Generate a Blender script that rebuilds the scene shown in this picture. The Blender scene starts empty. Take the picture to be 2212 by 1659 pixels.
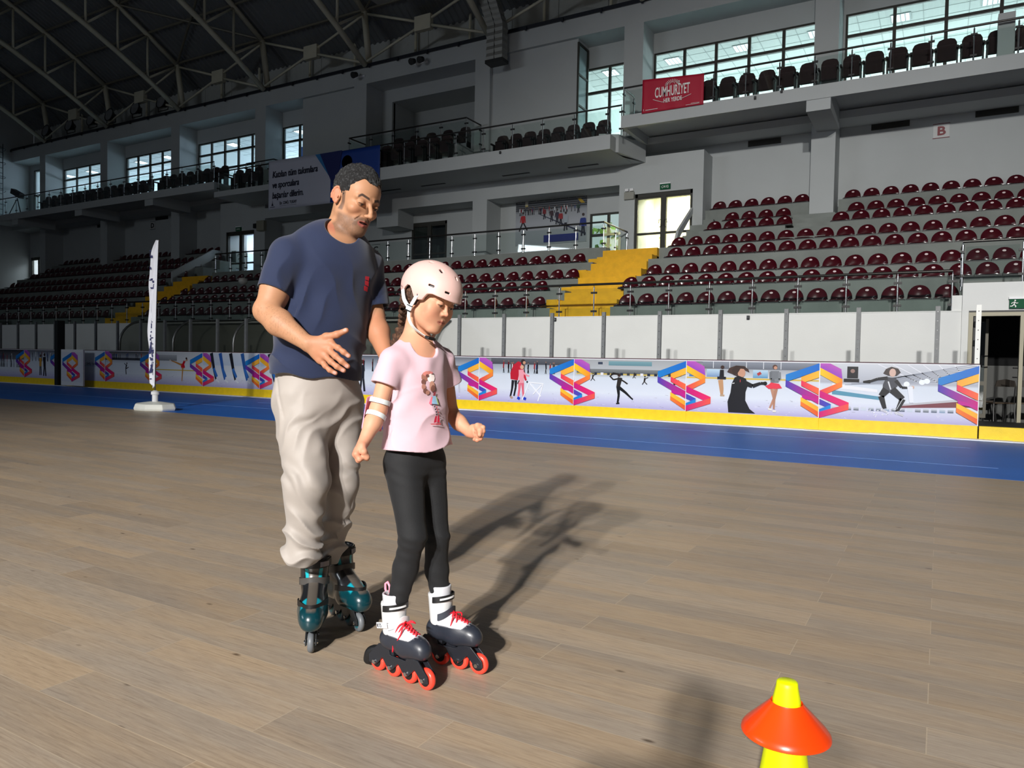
import bpy, math, random
import numpy as np
from mathutils import Vector, Matrix, noise as mnoise
SC = bpy.context.scene
COL = SC.collection
R_ = math.radians
# ---------------------------------------------------------------- camera
cam_d = bpy.data.cameras.new('camera'); cam = bpy.data.objects.new('camera', cam_d); COL.objects.link(cam)
_p, _r, _y = R_(-1.77), R_(1.1), R_(30)
_fw = Vector((-math.sin(_y)*math.cos(_p), math.cos(_y)*math.cos(_p), math.sin(_p)))
_r0 = Vector((math.cos(_y), math.sin(_y), 0)); _u0 = _r0.cross(_fw)
_rt = _r0*math.cos(_r)+_u0*math.sin(_r); _up = -_r0*math.sin(_r)+_u0*math.cos(_r)
_m = Matrix((_rt, _up, -_fw)).transposed().to_4x4(); _m.translation = Vector((0, 0, 1.1))
cam.matrix_world = _m
cam_d.sensor_width = 36; cam_d.lens = 1600/2212*36; cam_d.clip_start = .05; cam_d.clip_end = 300
SC.camera = cam
SC.cycles.transparent_max_bounces = 64
# ---------------------------------------------------------------- world, lamps, exposure
w = bpy.data.worlds.new('world'); SC.world = w; w.use_nodes = True
w.node_tree.nodes['Background'].inputs[0].default_value = (.75, .85, 1, 1)
w.node_tree.nodes['Background'].inputs[1].default_value = .05
SC.view_settings.view_transform = 'Standard'; SC.view_settings.look = 'None'
SC.view_settings.exposure = 0; SC.view_settings.gamma = 1; SC.view_settings.use_curve_mapping = False
def spot(name, loc, target, power, size, blend, radius, color):
    l = bpy.data.lights.new(name, 'SPOT'); l.energy = power; l.spot_size = R_(size); l.spot_blend = blend
    l.shadow_soft_size = radius; l.color = color
    o = bpy.data.objects.new(name, l); COL.objects.link(o); o.location = loc
    o.rotation_euler = (Vector(target)-Vector(loc)).to_track_quat('-Z', 'Y').to_euler(); return o
def area(name, loc, target, power, sx, sy, color, spread=180):
    l = bpy.data.lights.new(name, 'AREA'); l.energy = power; l.shape = 'RECTANGLE'; l.size = sx; l.size_y = sy
    l.color = color; l.spread = R_(spread)
    o = bpy.data.objects.new(name, l); COL.objects.link(o); o.location = loc
    o.rotation_euler = (Vector(target)-Vector(loc)).to_track_quat('-Z', 'Y').to_euler(); return o
# two floodlights on the opposite ledge behind the camera, then two added fills
spot('flood_and_fill_spot', (4.4, -22, 12.1), (-1, 7.5, 0), 32000, 54, 1, .28, (1, .975, .94))
spot('flood_and_fill_spot', (1.85, -22, 12.5), (-1, 7.5, 0), 17000, 54, 1, .28, (1, .975, .94))
spot('flood_and_fill_spot', (3.7, -22, 12.2), (-4.6, 4, 0), 14000, 32, 1, .28, (1, .97, .93))  # added fill spot, brightens the near left floor
spot('flood_and_fill_spot', (-14, -22, 12.3), (-13.3, 9.1, 1.7), 9000, 7.5, .9, .3, (.95, .95, 1))  # added narrow spot, there only to brighten the white flag
# added soft fill, out of view high on the camera's left
area('side_fill', (-26, -14, 9.5), (-4, 4, 1), 900, 12, 2, (.85, .93, 1))
# ---------------------------------------------------------------- materials
def _set(b, k, v):
    if k in b.inputs: b.inputs[k].default_value = v
def srgb(r, g, b):
    f = lambda c: (c/255/12.92) if c/255 <= .04045 else ((c/255+.055)/1.055)**2.4
    return (f(r), f(g), f(b), 1)
MATS = {}
def mat(name, col, rough=.6, metal=0., spec=.5, var=0., scale=6., bump=0., bscale=60., coat=0., alpha=1., trans=0., emit=None, estr=0., attr=False, sss=0., sheen=0.):
    if name in MATS: return MATS[name]
    m = bpy.data.materials.new(name); m.use_nodes = True; nt = m.node_tree; N = nt.nodes; L = nt.links
    b = N['Principled BSDF']
    if len(col) == 3: col = srgb(*col)
    _set(b, 'Base Color', col); _set(b, 'Roughness', rough); _set(b, 'Metallic', metal); _set(b, 'Specular IOR Level', spec)
    _set(b, 'Coat Weight', coat); _set(b, 'Alpha', alpha); _set(b, 'Transmission Weight', trans)
    _set(b, 'Sheen Weight', sheen)
    if sss:
        _set(b, 'Subsurface Weight', sss); _set(b, 'Subsurface Radius', (.012, .005, .003)); _set(b, 'Subsurface Scale', 1.)
    tc = N.new('ShaderNodeTexCoord')
    src = None
    if attr:
        a = N.new('ShaderNodeAttribute'); a.attribute_name = 'Col'; src = a.outputs['Color']
    if var:
        n = N.new('ShaderNodeTexNoise'); n.inputs['Scale'].default_value = scale; n.inputs['Detail'].default_value = 5
        L.new(tc.outputs['Object'], n.inputs['Vector'])
        mr = N.new('ShaderNodeMapRange'); mr.inputs['To Min'].default_value = 1-var; mr.inputs['To Max'].default_value = 1+var
        mr.inputs['From Min'].default_value = .25; mr.inputs['From Max'].default_value = .75
        L.new(n.outputs['Fac'], mr.inputs['Value'])
        mx = N.new('ShaderNodeVectorMath'); mx.operation = 'SCALE'
        if src: L.new(src, mx.inputs[0])
        else: mx.inputs[0].default_value = col[:3]
        L.new(mr.outputs[0], mx.inputs['Scale']); src = mx.outputs[0]
    if src: L.new(src, b.inputs['Base Color'])
    if bump:
        n2 = N.new('ShaderNodeTexNoise'); n2.inputs['Scale'].default_value = bscale; n2.inputs['Detail'].default_value = 4
        L.new(tc.outputs['Object'], n2.inputs['Vector'])
        bp = N.new('ShaderNodeBump'); bp.inputs['Strength'].default_value = bump; bp.inputs['Distance'].default_value = .01
        L.new(n2.outputs['Fac'], bp.inputs['Height']); L.new(bp.outputs[0], b.inputs['Normal'])
    if emit is not None:
        e = srgb(*emit) if len(emit) == 3 else emit
        _set(b, 'Emission Color', e); _set(b, 'Emission Strength', estr)
    MATS[name] = m; return m
def glass_mat(name, tint, refl=.06, rough=.02):
    m = bpy.data.materials.new(name); m.use_nodes = True; nt = m.node_tree; N = nt.nodes; L = nt.links
    N.remove(N['Principled BSDF']); out = N['Material Output']
    t = N.new('ShaderNodeBsdfTransparent'); t.inputs[0].default_value = (*tint, 1)
    g = N.new('ShaderNodeBsdfGlossy'); g.inputs['Roughness'].default_value = rough
    mx = N.new('ShaderNodeMixShader'); mx.inputs[0].default_value = refl
    L.new(t.outputs[0], mx.inputs[1]); L.new(g.outputs[0], mx.inputs[2]); L.new(mx.outputs[0], out.inputs[0])
    MATS[name] = m; return m
# ---------------------------------------------------------------- mesh building
class MB:
    def __init__(s): s.v = []; s.f = []; s.c = []
    def add(s, vs, fs, col=None):
        o = len(s.v); s.v += [tuple(p) for p in vs]; s.f += [tuple(i+o for i in q) for q in fs]
        s.c += [col]*len(vs) if not isinstance(col, list) else col
        return s
    def box(s, x0, x1, y0, y1, z0, z1, col=None):
        return s.add([(x0,y0,z0),(x1,y0,z0),(x1,y1,z0),(x0,y1,z0),(x0,y0,z1),(x1,y0,z1),(x1,y1,z1),(x0,y1,z1)],
            [(0,3,2,1),(4,5,6,7),(0,1,5,4),(1,2,6,5),(2,3,7,6),(3,0,4,7)], col)
    def obox(s, c, ax, ay, az, col=None):
        c = Vector(c); ax, ay, az = Vector(ax), Vector(ay), Vector(az)
        return s.add([c+ax*i+ay*j+az*k for k in (-1,1) for i, j in ((-1,-1),(1,-1),(1,1),(-1,1))],
            [(0,3,2,1),(4,5,6,7),(0,1,5,4),(1,2,6,5),(2,3,7,6),(3,0,4,7)], col)
    def prism(s, pts, axis, a0, a1, col=None):
        # pts 2d outline extruded along axis (0,1,2)
        n = len(pts)
        def P(p, a):
            return {0:(a,p[0],p[1]), 1:(p[0],a,p[1]), 2:(p[0],p[1],a)}[axis]
        return s.add([P(p, a0) for p in pts]+[P(p, a1) for p in pts],
            [tuple(range(n))[::-1], tuple(range(n, 2*n))]+[(i, (i+1) % n, (i+1) % n+n, i+n) for i in range(n)], col)
    def tube(s, pts, r, n=8, col=None, cap=True, closed=False):
        pts = [Vector(p) for p in pts]; m = len(pts); rs = r if isinstance(r, (list, tuple)) else [r]*m
        vs = []; prev = None
        for i, p in enumerate(pts):
            if closed: d = pts[(i+1) % m]-pts[i-1]
            else: d = (pts[min(i+1, m-1)]-pts[max(i-1, 0)])
            d.normalize()
            if prev is None:
                a = d.orthogonal().normalized()
            else:
                a = prev-d*prev.dot(d); a = a.normalized() if a.length > 1e-6 else d.orthogonal().normalized()
            prev = a; b = d.cross(a)
            for k in range(n):
                t = 2*math.pi*k/n; vs.append(p+(a*math.cos(t)+b*math.sin(t))*rs[i])
        fs = []
        for i in range(m if closed else m-1):
            j = (i+1) % m
            for k in range(n): fs.append((i*n+k, i*n+(k+1) % n, j*n+(k+1) % n, j*n+k))
        if cap and not closed: fs += [tuple(range(n))[::-1], tuple(range((m-1)*n, m*n))]
        return s.add(vs, fs, col)
    def strip(s, pts, wdir, wid, nrm, th, col=None):
        # flat ribbon along pts; wdir / nrm vector or list
        vs = []; m = len(pts)
        for i, p in enumerate(pts):
            wd = Vector(wdir[i] if isinstance(wdir, list) else wdir).normalized(); nn = Vector(nrm[i] if isinstance(nrm, list) else nrm).normalized()
            p = Vector(p); ww = wid[i] if isinstance(wid, list) else wid
            vs += [p-wd*ww-nn*th, p+wd*ww-nn*th, p+wd*ww+nn*th, p-wd*ww+nn*th]
        fs = [(0,3,2,1), (4*m-4, 4*m-3, 4*m-2, 4*m-1)]
        for i in range(m-1):
            for k in range(4): fs.append((4*i+k, 4*i+(k+1) % 4, 4*i+4+(k+1) % 4, 4*i+4+k))
        return s.add(vs, fs, col)
    def lathe(s, prof, c=(0,0,0), n=24, axis=2, col=None, closed=False):
        vs = []
        for r, z in prof:
            for k in range(n):
                t = 2*math.pi*k/n; a, b = r*math.cos(t), r*math.sin(t)
                p = {2:(a,b,z), 0:(z,a,b), 1:(b,z,a)}[axis]; vs.append((c[0]+p[0], c[1]+p[1], c[2]+p[2]))
        m = len(prof); fs = []
        for i in range(m if closed else m-1):
            j = (i+1) % m
            for k in range(n): fs.append((i*n+k, i*n+(k+1) % n, j*n+(k+1) % n, j*n+k))
        if not closed:
            if prof[0][0] > 1e-5: fs.append(tuple(range(n))[::-1])
            if prof[-1][0] > 1e-5: fs.append(tuple(range((m-1)*n, m*n)))
        return s.add(vs, fs, col)
    def poly(s, pts, col=None): return s.add(pts, [tuple(range(len(pts)))], col)
    def xform(s, M):
        s.v = [tuple(M @ Vector(p)) for p in s.v]; return s
    def mesh(s, name, m, smooth=False, angle=None):
        me = bpy.data.meshes.new(name); me.from_pydata(s.v, [], s.f); me.update()
        if m: me.materials.append(m)
        if any(c is not None for c in s.c):
            a = me.color_attributes.new('Col', 'FLOAT_COLOR', 'POINT')
            arr = np.ones((len(s.v), 4), dtype=np.float32)
            for i, c in enumerate(s.c):
                if c is not None: arr[i, :3] = c[:3]
            a.data.foreach_set('color', arr.ravel())
        if smooth:
            me.polygons.foreach_set('use_smooth', [True]*len(me.polygons))
            if angle: me.set_sharp_from_angle(angle=R_(angle))
        return me
    def build(s, name, m, parent=None, smooth=False, angle=None, bevel=0, label=None):
        o = bpy.data.objects.new(name, s.mesh(name, m, smooth, angle)); COL.objects.link(o)
        if parent: o.parent = parent
        if bevel:
            b = o.modifiers.new('bevel', 'BEVEL'); b.width = bevel; b.segments = 2; b.limit_method = 'ANGLE'
        if label: o['label'] = label
        return o
def tag(o, label, cat, group=None, kind=None):
    o['label'] = label; o['category'] = cat
    if group: o['group'] = group
    if kind: o['kind'] = kind
    return o
def struct(o, label=None):
    o['kind'] = 'structure'
    if label: o['label'] = label
    return o
def thing(name, label, cat, loc=(0,0,0), rz=0, group=None, kind=None):
    o = bpy.data.objects.new(name, None); COL.objects.link(o); o.location = loc; o.rotation_euler = (0, 0, rz)
    o.empty_display_size = .1
    return tag(o, label, cat, group, kind)
def dup(root, loc, rz=None, label=None, group=None):
    r = root.copy(); COL.objects.link(r); r.location = loc
    if rz is not None: r.rotation_euler = (0, 0, rz)
    if label: r['label'] = label
    if group: r['group'] = group
    for ch in list(root.children):
        c = ch.copy(); COL.objects.link(c); c.parent = r
        for g in ch.children:
            d = g.copy(); COL.objects.link(d); d.parent = c
    return r
def text_mesh(body, size, name, m, parent=None, loc=(0,0,0), rot=(R_(90),0,0), ext=.001, align='LEFT', shear=0, bold=0., sx=1., fit=None):
    cu = bpy.data.curves.new(name, 'FONT'); cu.body = body; cu.size = size; cu.extrude = ext; cu.align_x = align; cu.shear = shear
    cu.offset = bold; cu.resolution_u = 3
    o = bpy.data.objects.new(name, cu)
    COL.objects.link(o); bpy.context.view_layer.update()
    me = bpy.data.meshes.new_from_object(o.evaluated_get(bpy.context.evaluated_depsgraph_get()))
    COL.objects.unlink(o); bpy.data.objects.remove(o)
    n = bpy.data.objects.new(name, me); COL.objects.link(n); me.materials.clear(); me.materials.append(m)
    if fit:
        xs = [v.co.x for v in me.vertices]; k = fit/(max(xs)-min(xs)); sx = k
    n.scale = (sx, 1, 1); n.location = loc; n.rotation_euler = rot
    if parent: n.parent = parent
    return n
def holed(mb, x0, x1, y0, y1, z0, z1, holes):
    xs = sorted({x0, x1} | {h[0] for h in holes} | {h[1] for h in holes}); zs = sorted({z0, z1} | {h[2] for h in holes} | {h[3] for h in holes})
    for a, b in zip(xs, xs[1:]):
        run = None
        for c, d in zip(zs, zs[1:]):
            if a < x0 or b > x1: continue
            inh = any(h[0] <= a and b <= h[1] and h[2] <= c and d <= h[3] for h in holes)
            if inh or d > z1 or c < z0:
                if run: mb.box(a, b, y0, y1, run[0], run[1]); run = None
            else: run = (run[0], d) if run else (c, d)
        if run: mb.box(a, b, y0, y1, run[0], run[1])
# common materials
M_wallf = mat('lit_wall_tone', (226, 228, 226), .7, var=.03, scale=1.5, bump=.15, bscale=30)  # lighter tone stands in for stronger lamp light on the front wall
M_wall = mat('painted_wall', (182, 187, 188), .75, var=.04, scale=.8, bump=.15, bscale=30)  # darker tone stands in for weaker lamp light on the upper walls
M_conc = mat('concrete', (128, 134, 130), .8, var=.16, scale=1.6, bump=.4, bscale=25)
M_steel = mat('polished_steel', (200, 202, 204), .18, 1.)
M_alu = mat('aluminium', (150, 152, 152), .42, .9, var=.1, scale=20)
M_frame = mat('dark_window_frame', (48, 47, 40), .5)
M_black = mat('black_plastic', (18, 18, 20), .5)
M_pipe = mat('truss_paint', (198, 195, 175), .5, var=.08, scale=2)
M_deck = mat('corrugated_deck', (120, 124, 126), .55, .3, var=.1, scale=.6)
M_white = mat('white_plastic', (235, 236, 238), .45)
M_yellow = mat('yellow_paint', (232, 176, 8), .6, var=.12, scale=5, bump=.3, bscale=30)
M_glass = glass_mat('rail_glass', (.93, .97, .958))
M_pane = glass_mat('window_pane', (.90, .95, .96))
# ================================================================ FLOOR
def wood_mat():
    m = bpy.data.materials.new('plank_floor'); m.use_nodes = True; nt = m.node_tree; N = nt.nodes; L = nt.links; b = N['Principled BSDF']
    tc = N.new('ShaderNodeTexCoord')
    br = N.new('ShaderNodeTexBrick'); br.inputs['Scale'].default_value = 1; br.inputs['Brick Width'].default_value = 1.25; br.inputs['Row Height'].default_value = .185
    br.inputs['Mortar Size'].default_value = .0018; br.inputs['Mortar Smooth'].default_value = .3; br.offset = .37; br.offset_frequency = 2
    br.inputs['Color1'].default_value = (0, 0, 0, 1); br.inputs['Color2'].default_value = (1, 1, 1, 1); br.inputs['Mortar'].default_value = (.5, .5, .5, 1)
    L.new(tc.outputs['Object'], br.inputs['Vector'])
    # grain: stretched noise, shifted per plank
    mp = N.new('ShaderNodeMapping'); mp.inputs['Scale'].default_value = (1.6, 30, 1)
    add = N.new('ShaderNodeVectorMath'); add.operation = 'ADD'
    sc = N.new('ShaderNodeVectorMath'); sc.operation = 'SCALE'; sc.inputs['Scale'].default_value = 7.3
    L.new(br.outputs['Color'], sc.inputs[0]); L.new(tc.outputs['Object'], add.inputs[0]); L.new(sc.outputs[0], add.inputs[1]); L.new(add.outputs[0], mp.inputs[0])
    n1 = N.new('ShaderNodeTexNoise'); n1.inputs['Scale'].default_value = 4.5; n1.inputs['Detail'].default_value = 10; n1.inputs['Roughness'].default_value = .72; n1.inputs['Distortion'].default_value = .5
    L.new(mp.outputs[0], n1.inputs['Vector'])
    cr = N.new('ShaderNodeValToRGB'); e = cr.color_ramp.elements
    e[0].position = .28; e[0].color = srgb(146, 131, 116); e[1].position = .74; e[1].color = srgb(189, 174, 155)
    x = cr.color_ramp.elements.new(.47); x.color = srgb(170, 154, 136)
    L.new(n1.outputs['Fac'], cr.inputs[0])
    # plank tone and knots
    hs = N.new('ShaderNodeMix'); hs.data_type = 'RGBA'; hs.blend_type = 'MULTIPLY'; hs.inputs[0].default_value = 1
    cr2 = N.new('ShaderNodeValToRGB'); q = cr2.color_ramp.elements; q[0].color = (.84, .83, .82, 1); q[1].color = (1.03, 1.02, 1, 1)
    lf = N.new('ShaderNodeTexNoise'); lf.inputs['Scale'].default_value = 1.1; lf.inputs['Detail'].default_value = 3; mp3 = N.new('ShaderNodeMapping'); mp3.inputs['Scale'].default_value = (.7, 5, 1)
    L.new(add.outputs[0], mp3.inputs[0]); L.new(mp3.outputs[0], lf.inputs['Vector'])
    tr_ = N.new('ShaderNodeValToRGB'); z = tr_.color_ramp.elements; z[0].position = .36; z[0].color = (.90, .92, .96, 1); z[1].position = .64; z[1].color = (1.07, 1.0, .90, 1); L.new(lf.outputs['Fac'], tr_.inputs[0])
    tm = N.new('ShaderNodeMix'); tm.data_type = 'RGBA'; tm.blend_type = 'MULTIPLY'; tm.inputs[0].default_value = 1; L.new(cr.outputs[0], tm.inputs[6]); L.new(tr_.outputs[0], tm.inputs[7])
    L.new(br.outputs['Color'], cr2.inputs[0]); L.new(tm.outputs[2], hs.inputs[6]); L.new(cr2.outputs[0], hs.inputs[7])
    vo = N.new('ShaderNodeTexVoronoi'); vo.inputs['Scale'].default_value = 3.0; vo.inputs['Randomness'].default_value = 1
    mp2 = N.new('ShaderNodeMapping'); mp2.inputs['Scale'].default_value = (.8, 1.9, 1)
    L.new(add.outputs[0], mp2.inputs[0]); L.new(mp2.outputs[0], vo.inputs['Vector'])
    kr = N.new('ShaderNodeValToRGB'); k = kr.color_ramp.elements; k[0].position = .02; k[0].color = (.22, .18, .15, 1); k[1].position = .065; k[1].color = (1, 1, 1, 1)
    L.new(vo.outputs['Distance'], kr.inputs[0])
    h2 = N.new('ShaderNodeMix'); h2.data_type = 'RGBA'; h2.blend_type = 'MULTIPLY'; h2.inputs[0].default_value = .85
    L.new(hs.outputs[2], h2.inputs[6]); L.new(kr.outputs[0], h2.inputs[7])
    # joints
    h3 = N.new('ShaderNodeMix'); h3.data_type = 'RGBA'; h3.blend_type = 'MIX'; h3.inputs[7].default_value = srgb(214, 198, 172)
    mm = N.new('ShaderNodeMath'); mm.operation = 'MULTIPLY'; mm.inputs[1].default_value = .33
    L.new(br.outputs['Fac'], mm.inputs[0]); L.new(mm.outputs[0], h3.inputs[0])
    L.new(h2.outputs[2], h3.inputs[6]); L.new(h3.outputs[2], b.inputs['Base Color'])
    b.inputs['Roughness'].default_value = .42; b.inputs['Specular IOR Level'].default_value = .35
    bp = N.new('ShaderNodeBump'); bp.inputs['Strength'].default_value = .25; bp.inputs['Distance'].default_value = .002
    L.new(n1.outputs['Fac'], bp.inputs['Height']); L.new(bp.outputs[0], b.inputs['Normal'])
    return m
struct(MB().add([(-60,-16,0),(14,-16,0),(14,8.95,0),(-60,8.95,0)], [(0,1,2,3)]).build('floor', wood_mat()), 'brown wood plank flooring of the rink')
M_blue = mat('blue_vinyl', (14, 104, 200), .5, var=.08, scale=1.2, bump=.1)
o = MB().box(-60, 14, 8.95, 13.72, -.02, .001).build('blue_mat_strip', M_blue); tag(o, 'blue vinyl mat strip laid between wood floor and rink boards', 'mat', kind='structure')
o = MB()
for y, x0, x1 in ((9.9, -9, .6), (12.2, -14, .4), (10.9, -30, -12)): o.box(x0, x1, y, y+.012, .001, .003)
tag(o.build('floor_seam', mat('seam_line', (110, 150, 205), .6)), 'thin pale seams in the blue mat', 'line', kind='structure')
o = MB()
random.seed(3); x = -34.
while x < 3: o.box(x, x+1.0, 13.58+random.uniform(-.02, .02), 13.80, -.01, .012+random.uniform(0, .006)); x += 1.
tag(o.build('frost_strip', mat('frost_white', (240, 243, 245), .6)), 'white strip of worn coating along the foot of the boards', 'strip', kind='structure')
struct(MB().box(-50, 10, 13.85, 24.6, -.03, -.001).build('floor', mat('dark_concrete', (60, 62, 62), .8)), 'dark concrete floor behind the rink boards')
# ================================================================ BACK WALL
PIL = [(-45.0,-44.43),(-39.11,-38.48),(-33.18,-32.52),(-27.19,-26.52),(-21.3,-20.63),(-15.35,-14.7),(-9.45,-8.78),(-3.5,-2.84),(2.45,3.1)]
XL, XR = -48., 9.
WIN = [(-8.76,-3.5,9.15,11.63,5,(.10,.52)),(-2.78,2.45,9.15,11.66,4,None),(-26.52,-24.4,9.0,11.62,2,None),(-32.46,-27.6,9.3,11.62,5,None),
       (-38.44,-33.3,9.3,11.66,5,None),(-44.42,-39.3,9.3,11.69,4,None),(-47.6,-45.2,9.0,12.0,2,None)]
wb = MB()
holes_b = [(w[0], w[1], w[2], w[3]) for w in WIN]+[(-11.3,-9.45,8.65,11.55),(-18.98,-17.22,4.45,6.67),(-20.1,-16.0,8.2,11.78),(-47.9,-46.2,4.6,6.8),(-11.0,-9.6,4.7,6.4),(-8.95,-7.0,4.45,6.75),(-29.1,-27.2,4.45,6.9)]
holed(wb, XL, XR, 24.4, 24.6, 0, 13.0, holes_b)
wb.box(-20.1,-16.0,25.9,26.0,8.2,11.78); wb.box(-20.2,-20.1,24.5,26,8.2,11.78); wb.box(-16,-15.9,24.5,26,8.2,11.78); wb.box(-20.1,-16,24.6,26,11.78,11.9); wb.box(-20.1,-16,24.6,26,8.1,8.2)
for a, b in PIL: wb.box(a, b, 23.4, 24.4, 8.65, 12.3)
for a, b in ((-3.5,-2.84),(-15.36,-14.73),(-33.15,-32.5),(-39.1,-38.48),(2.45,3.1),(-45,-44.43)): wb.box(a, b, 23.4, 24.4, 4.5, 8.3)
wb.box(XL, XR, 23.4, 24.4, 12.3, 12.95)
wb.box(-14.7,-11.2,23.55,24.4,8.65,12.3); wb.box(-24.36,-21.3,23.55,24.4,8.65,12.3)
# lower wall solids
holed(wb, -9.5,-6.67,23.4,24.4,0,7.9,[(-8.95,-7.0,4.45,6.7)]); holed(wb, -29.5,-26.5,23.4,24.4,0,8.2,[(-29.1,-27.2,4.45,6.85)])
for a, b in ((-14.73,-9.5),(-20.0,-15.36)): wb.box(a, b, 23.4, 24.4, 7.06, 7.75)
wb.box(-20.0,-18.9,23.4,24.4,6.4,7.06); wb.box(-26.5,-20,23.4,24.4,7.3,7.75)
for a, b in ((-9.5,-3.5),(-2.84,9),(-32.5,-26.5),(-38.5,-33.15),(-48,-39.1)): wb.box(a, b, 23.4, 24.4, 8.28, 8.5)
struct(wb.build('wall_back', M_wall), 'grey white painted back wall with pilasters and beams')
up = MB()
x = XL
while x < XR: up.box(x+.01, x+1.96, 24.62, 24.7, 12.95, 16.6); x += 1.97
up.box(XL, XR, 24.7, 24.75, 12.9, 16.6)
struct(up.build('wall_top', mat('wall_sheet', (176, 180, 178), .7, var=.05)), 'pale sheet cladding between wall top and roof')
led = MB().box(XL, XR, 23.33, 23.5, 12.95, 13.07)
x = XL
while x < XR: led.box(x, x+.06, 23.28, 23.34, 12.88, 13.02); x += 1.45
struct(led.build('trim_1', mat('cable_tray', (26, 30, 40), .4)), 'dark cable tray along the top edge of the wall')
# left end wall
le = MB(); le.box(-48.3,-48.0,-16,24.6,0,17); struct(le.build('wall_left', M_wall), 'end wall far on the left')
ld = MB()
for yy in (22.3, 22.8): ld.tube([(-47.8,yy,8.6),(-47.8,yy,13.2)], .025, 6)
for k in range(15): ld.tube([(-47.8,22.3,8.8+.3*k),(-47.8,22.8,8.8+.3*k)], .018, 6)
for k in range(5):
    pts = [(-47.8+.35*math.sin(t)*1.6, 22.55-.3*math.cos(t), 9.6+.8*k) for t in [i*math.pi/6 for i in range(7)]]; ld.tube(pts, .015, 5)
tag(ld.build('cage_ladder', mat('ladder_steel', (70, 76, 80), .4, .6)), 'steel cage ladder up the end wall at far left', 'ladder')
# ---- windows
def window(n, x0, x1, z0, z1, cols, Y=24.4, rows=(.62,), lab='', fw=.06):
    root = thing('window_%d' % n, lab, 'window', ((x0+x1)/2, Y, z0)); root['kind'] = 'structure'; del root['category']
    hw = (x1-x0)/2; h = z1-z0
    f = MB(); y0, y1 = .02, .10
    f.box(-hw, hw, y0, y1, 0, fw); f.box(-hw, hw, y0, y1, h-fw, h); f.box(-hw, -hw+fw, y0, y1, fw, h-fw); f.box(hw-fw, hw, y0, y1, fw, h-fw)
    for i in range(1, cols):
        x = -hw+2*hw*i/cols; f.box(x-.045, x+.045, y0, y1, fw, h-fw)
    for r in rows:
        for i in range(cols):
            a = -hw+2*hw*i/cols+.045; b = -hw+2*hw*(i+1)/cols-.045; f.box(a, b, y0, y1, h*r-.045, h*r+.045)
    f.build('window_frame', M_frame, root)
    MB().box(-hw+fw, hw-fw, .055, .065, fw, h-fw).build('pane', M_pane, root)
    return root
labs = ['lit office window behind the balcony with the red banner','lit office window at top right with four panes','narrow window beside the blank wall panel, left of centre',
 'wide window above the glass box balcony','window above the left balcony, third from the far end','window above the left balcony, second from the far end','tall window in the far left corner']
for i, (a, b, c, d, n, r) in enumerate(WIN):
    window(i+1, a, b, c, d, n, lab=labs[i], rows=(.74, .40) if i != 6 else (.5,))
window(8, -11.3,-9.45,8.65,11.55,2, lab='glazed balcony doors beside the large blank wall panel', rows=(.70,))
s = MB(); root = thing('window_9', 'side window set in the edge of the blank panel', 'window', (-11.17, 23.9, 9.0)); root['kind'] = 'structure'; del root['category']
f = MB(); f.box(-.03,.03,-.42,.42,0,.06); f.box(-.03,.03,-.42,.42,3.1,3.16); f.box(-.03,.03,-.42,-.36,0,3.1); f.box(-.03,.03,.36,.42,0,3.1); f.box(-.03,.03,-.4,.4,1.0,1.06); f.box(-.03,.03,-.4,.4,2.05,2.11)
f.build('window_frame', M_frame, root); MB().box(-.005,.005,-.36,.36,.06,3.1).build('pane', M_pane, root)
# ---- office rooms behind the windows
M_tile = mat('ceiling_tile', (222, 228, 226), .8)
M_tgrid = mat('ceiling_grid', (170, 178, 178), .6)
def office(x0, x1, z0, z1, Y0, Y1, lum, col, tag_):
    r = MB(); r.box(x0, x1, Y0, Y1, z1, z1+.05); r.box(x0-.1, x0, Y0, Y1, z0, z1); r.box(x1, x1+.1, Y0, Y1, z0, z1); r.box(x0, x1, Y0, Y1, z0-.05, z0)
    r.box(x0, x1, Y1, Y1+.1, z0, z0+.9); r.box(x0, x1, Y1, Y1+.1, z1-.35, z1)
    x = x0
    while x < x1: r.box(x, x+.5, Y1, Y1+.1, z0+.9, z1-.35); x += 2.4
    struct(r.build('office_room', M_tile), tag_)
    g = MB(); x = x0+.6
    while x < x1: g.box(x, x+.025, Y0+.02, Y1, z1-.006, z1+.001); x += .6
    y = Y0+.6
    while y < Y1: g.box(x0, x1, y, y+.025, z1-.006, z1+.001); y += .6
    struct(g.build('ceiling_grid', M_tgrid), 'grid lines of the office ceiling')
    w_ = MB(); x = x0
    sky = MB().add([(x0,Y1+.3,z0),(x1,Y1+.3,z0),(x1,Y1+.3,z1),(x0,Y1+.3,z1)], [(0,1,2,3)])
    struct(sky.build('sky_backdrop', mat('sky_%s' % lum, (0,0,0), 1, emit=col, estr=lum)), 'daylight sky seen through the office windows')
    x = x0+1.2; k = 0
    while x < x1-1.2:
        t = MB().box(-.29,.29,-.29,.29,-.012,0)
        rt = thing('ceiling_light', 'recessed office ceiling lamp, number %s from the left behind the %s' % (['one','two','three','four','five','six','seven','eight','nine','ten','eleven','twelve'][k % 12], tag_), 'lamp', (x, Y0+1.4, z1-.007)); k += 1
        t.build('frame', M_tgrid, rt)
        d = MB()
        for q in range(4): d.box(-.25+.13*q,-.16+.13*q,-.25,.25,-.02,-.012)
        d.build('diffuser', mat('tube_light', (0,0,0), 1, emit=(235, 250, 255), estr=3.5), rt)
        x += 2.4
office(-12.2, 8, 8.6, 11.95, 24.62, 34, 1.7, (150, 240, 245), 'right hand windows')
area('office_daylight', (-3, 33, 9.4), (-3, 28, 11.9), 1000, 18, 1.4, (.95, 1, .985))
office(-33, -24, 8.6, 11.95, 24.62, 34, .9, (150, 200, 255), 'left hand windows')
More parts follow.
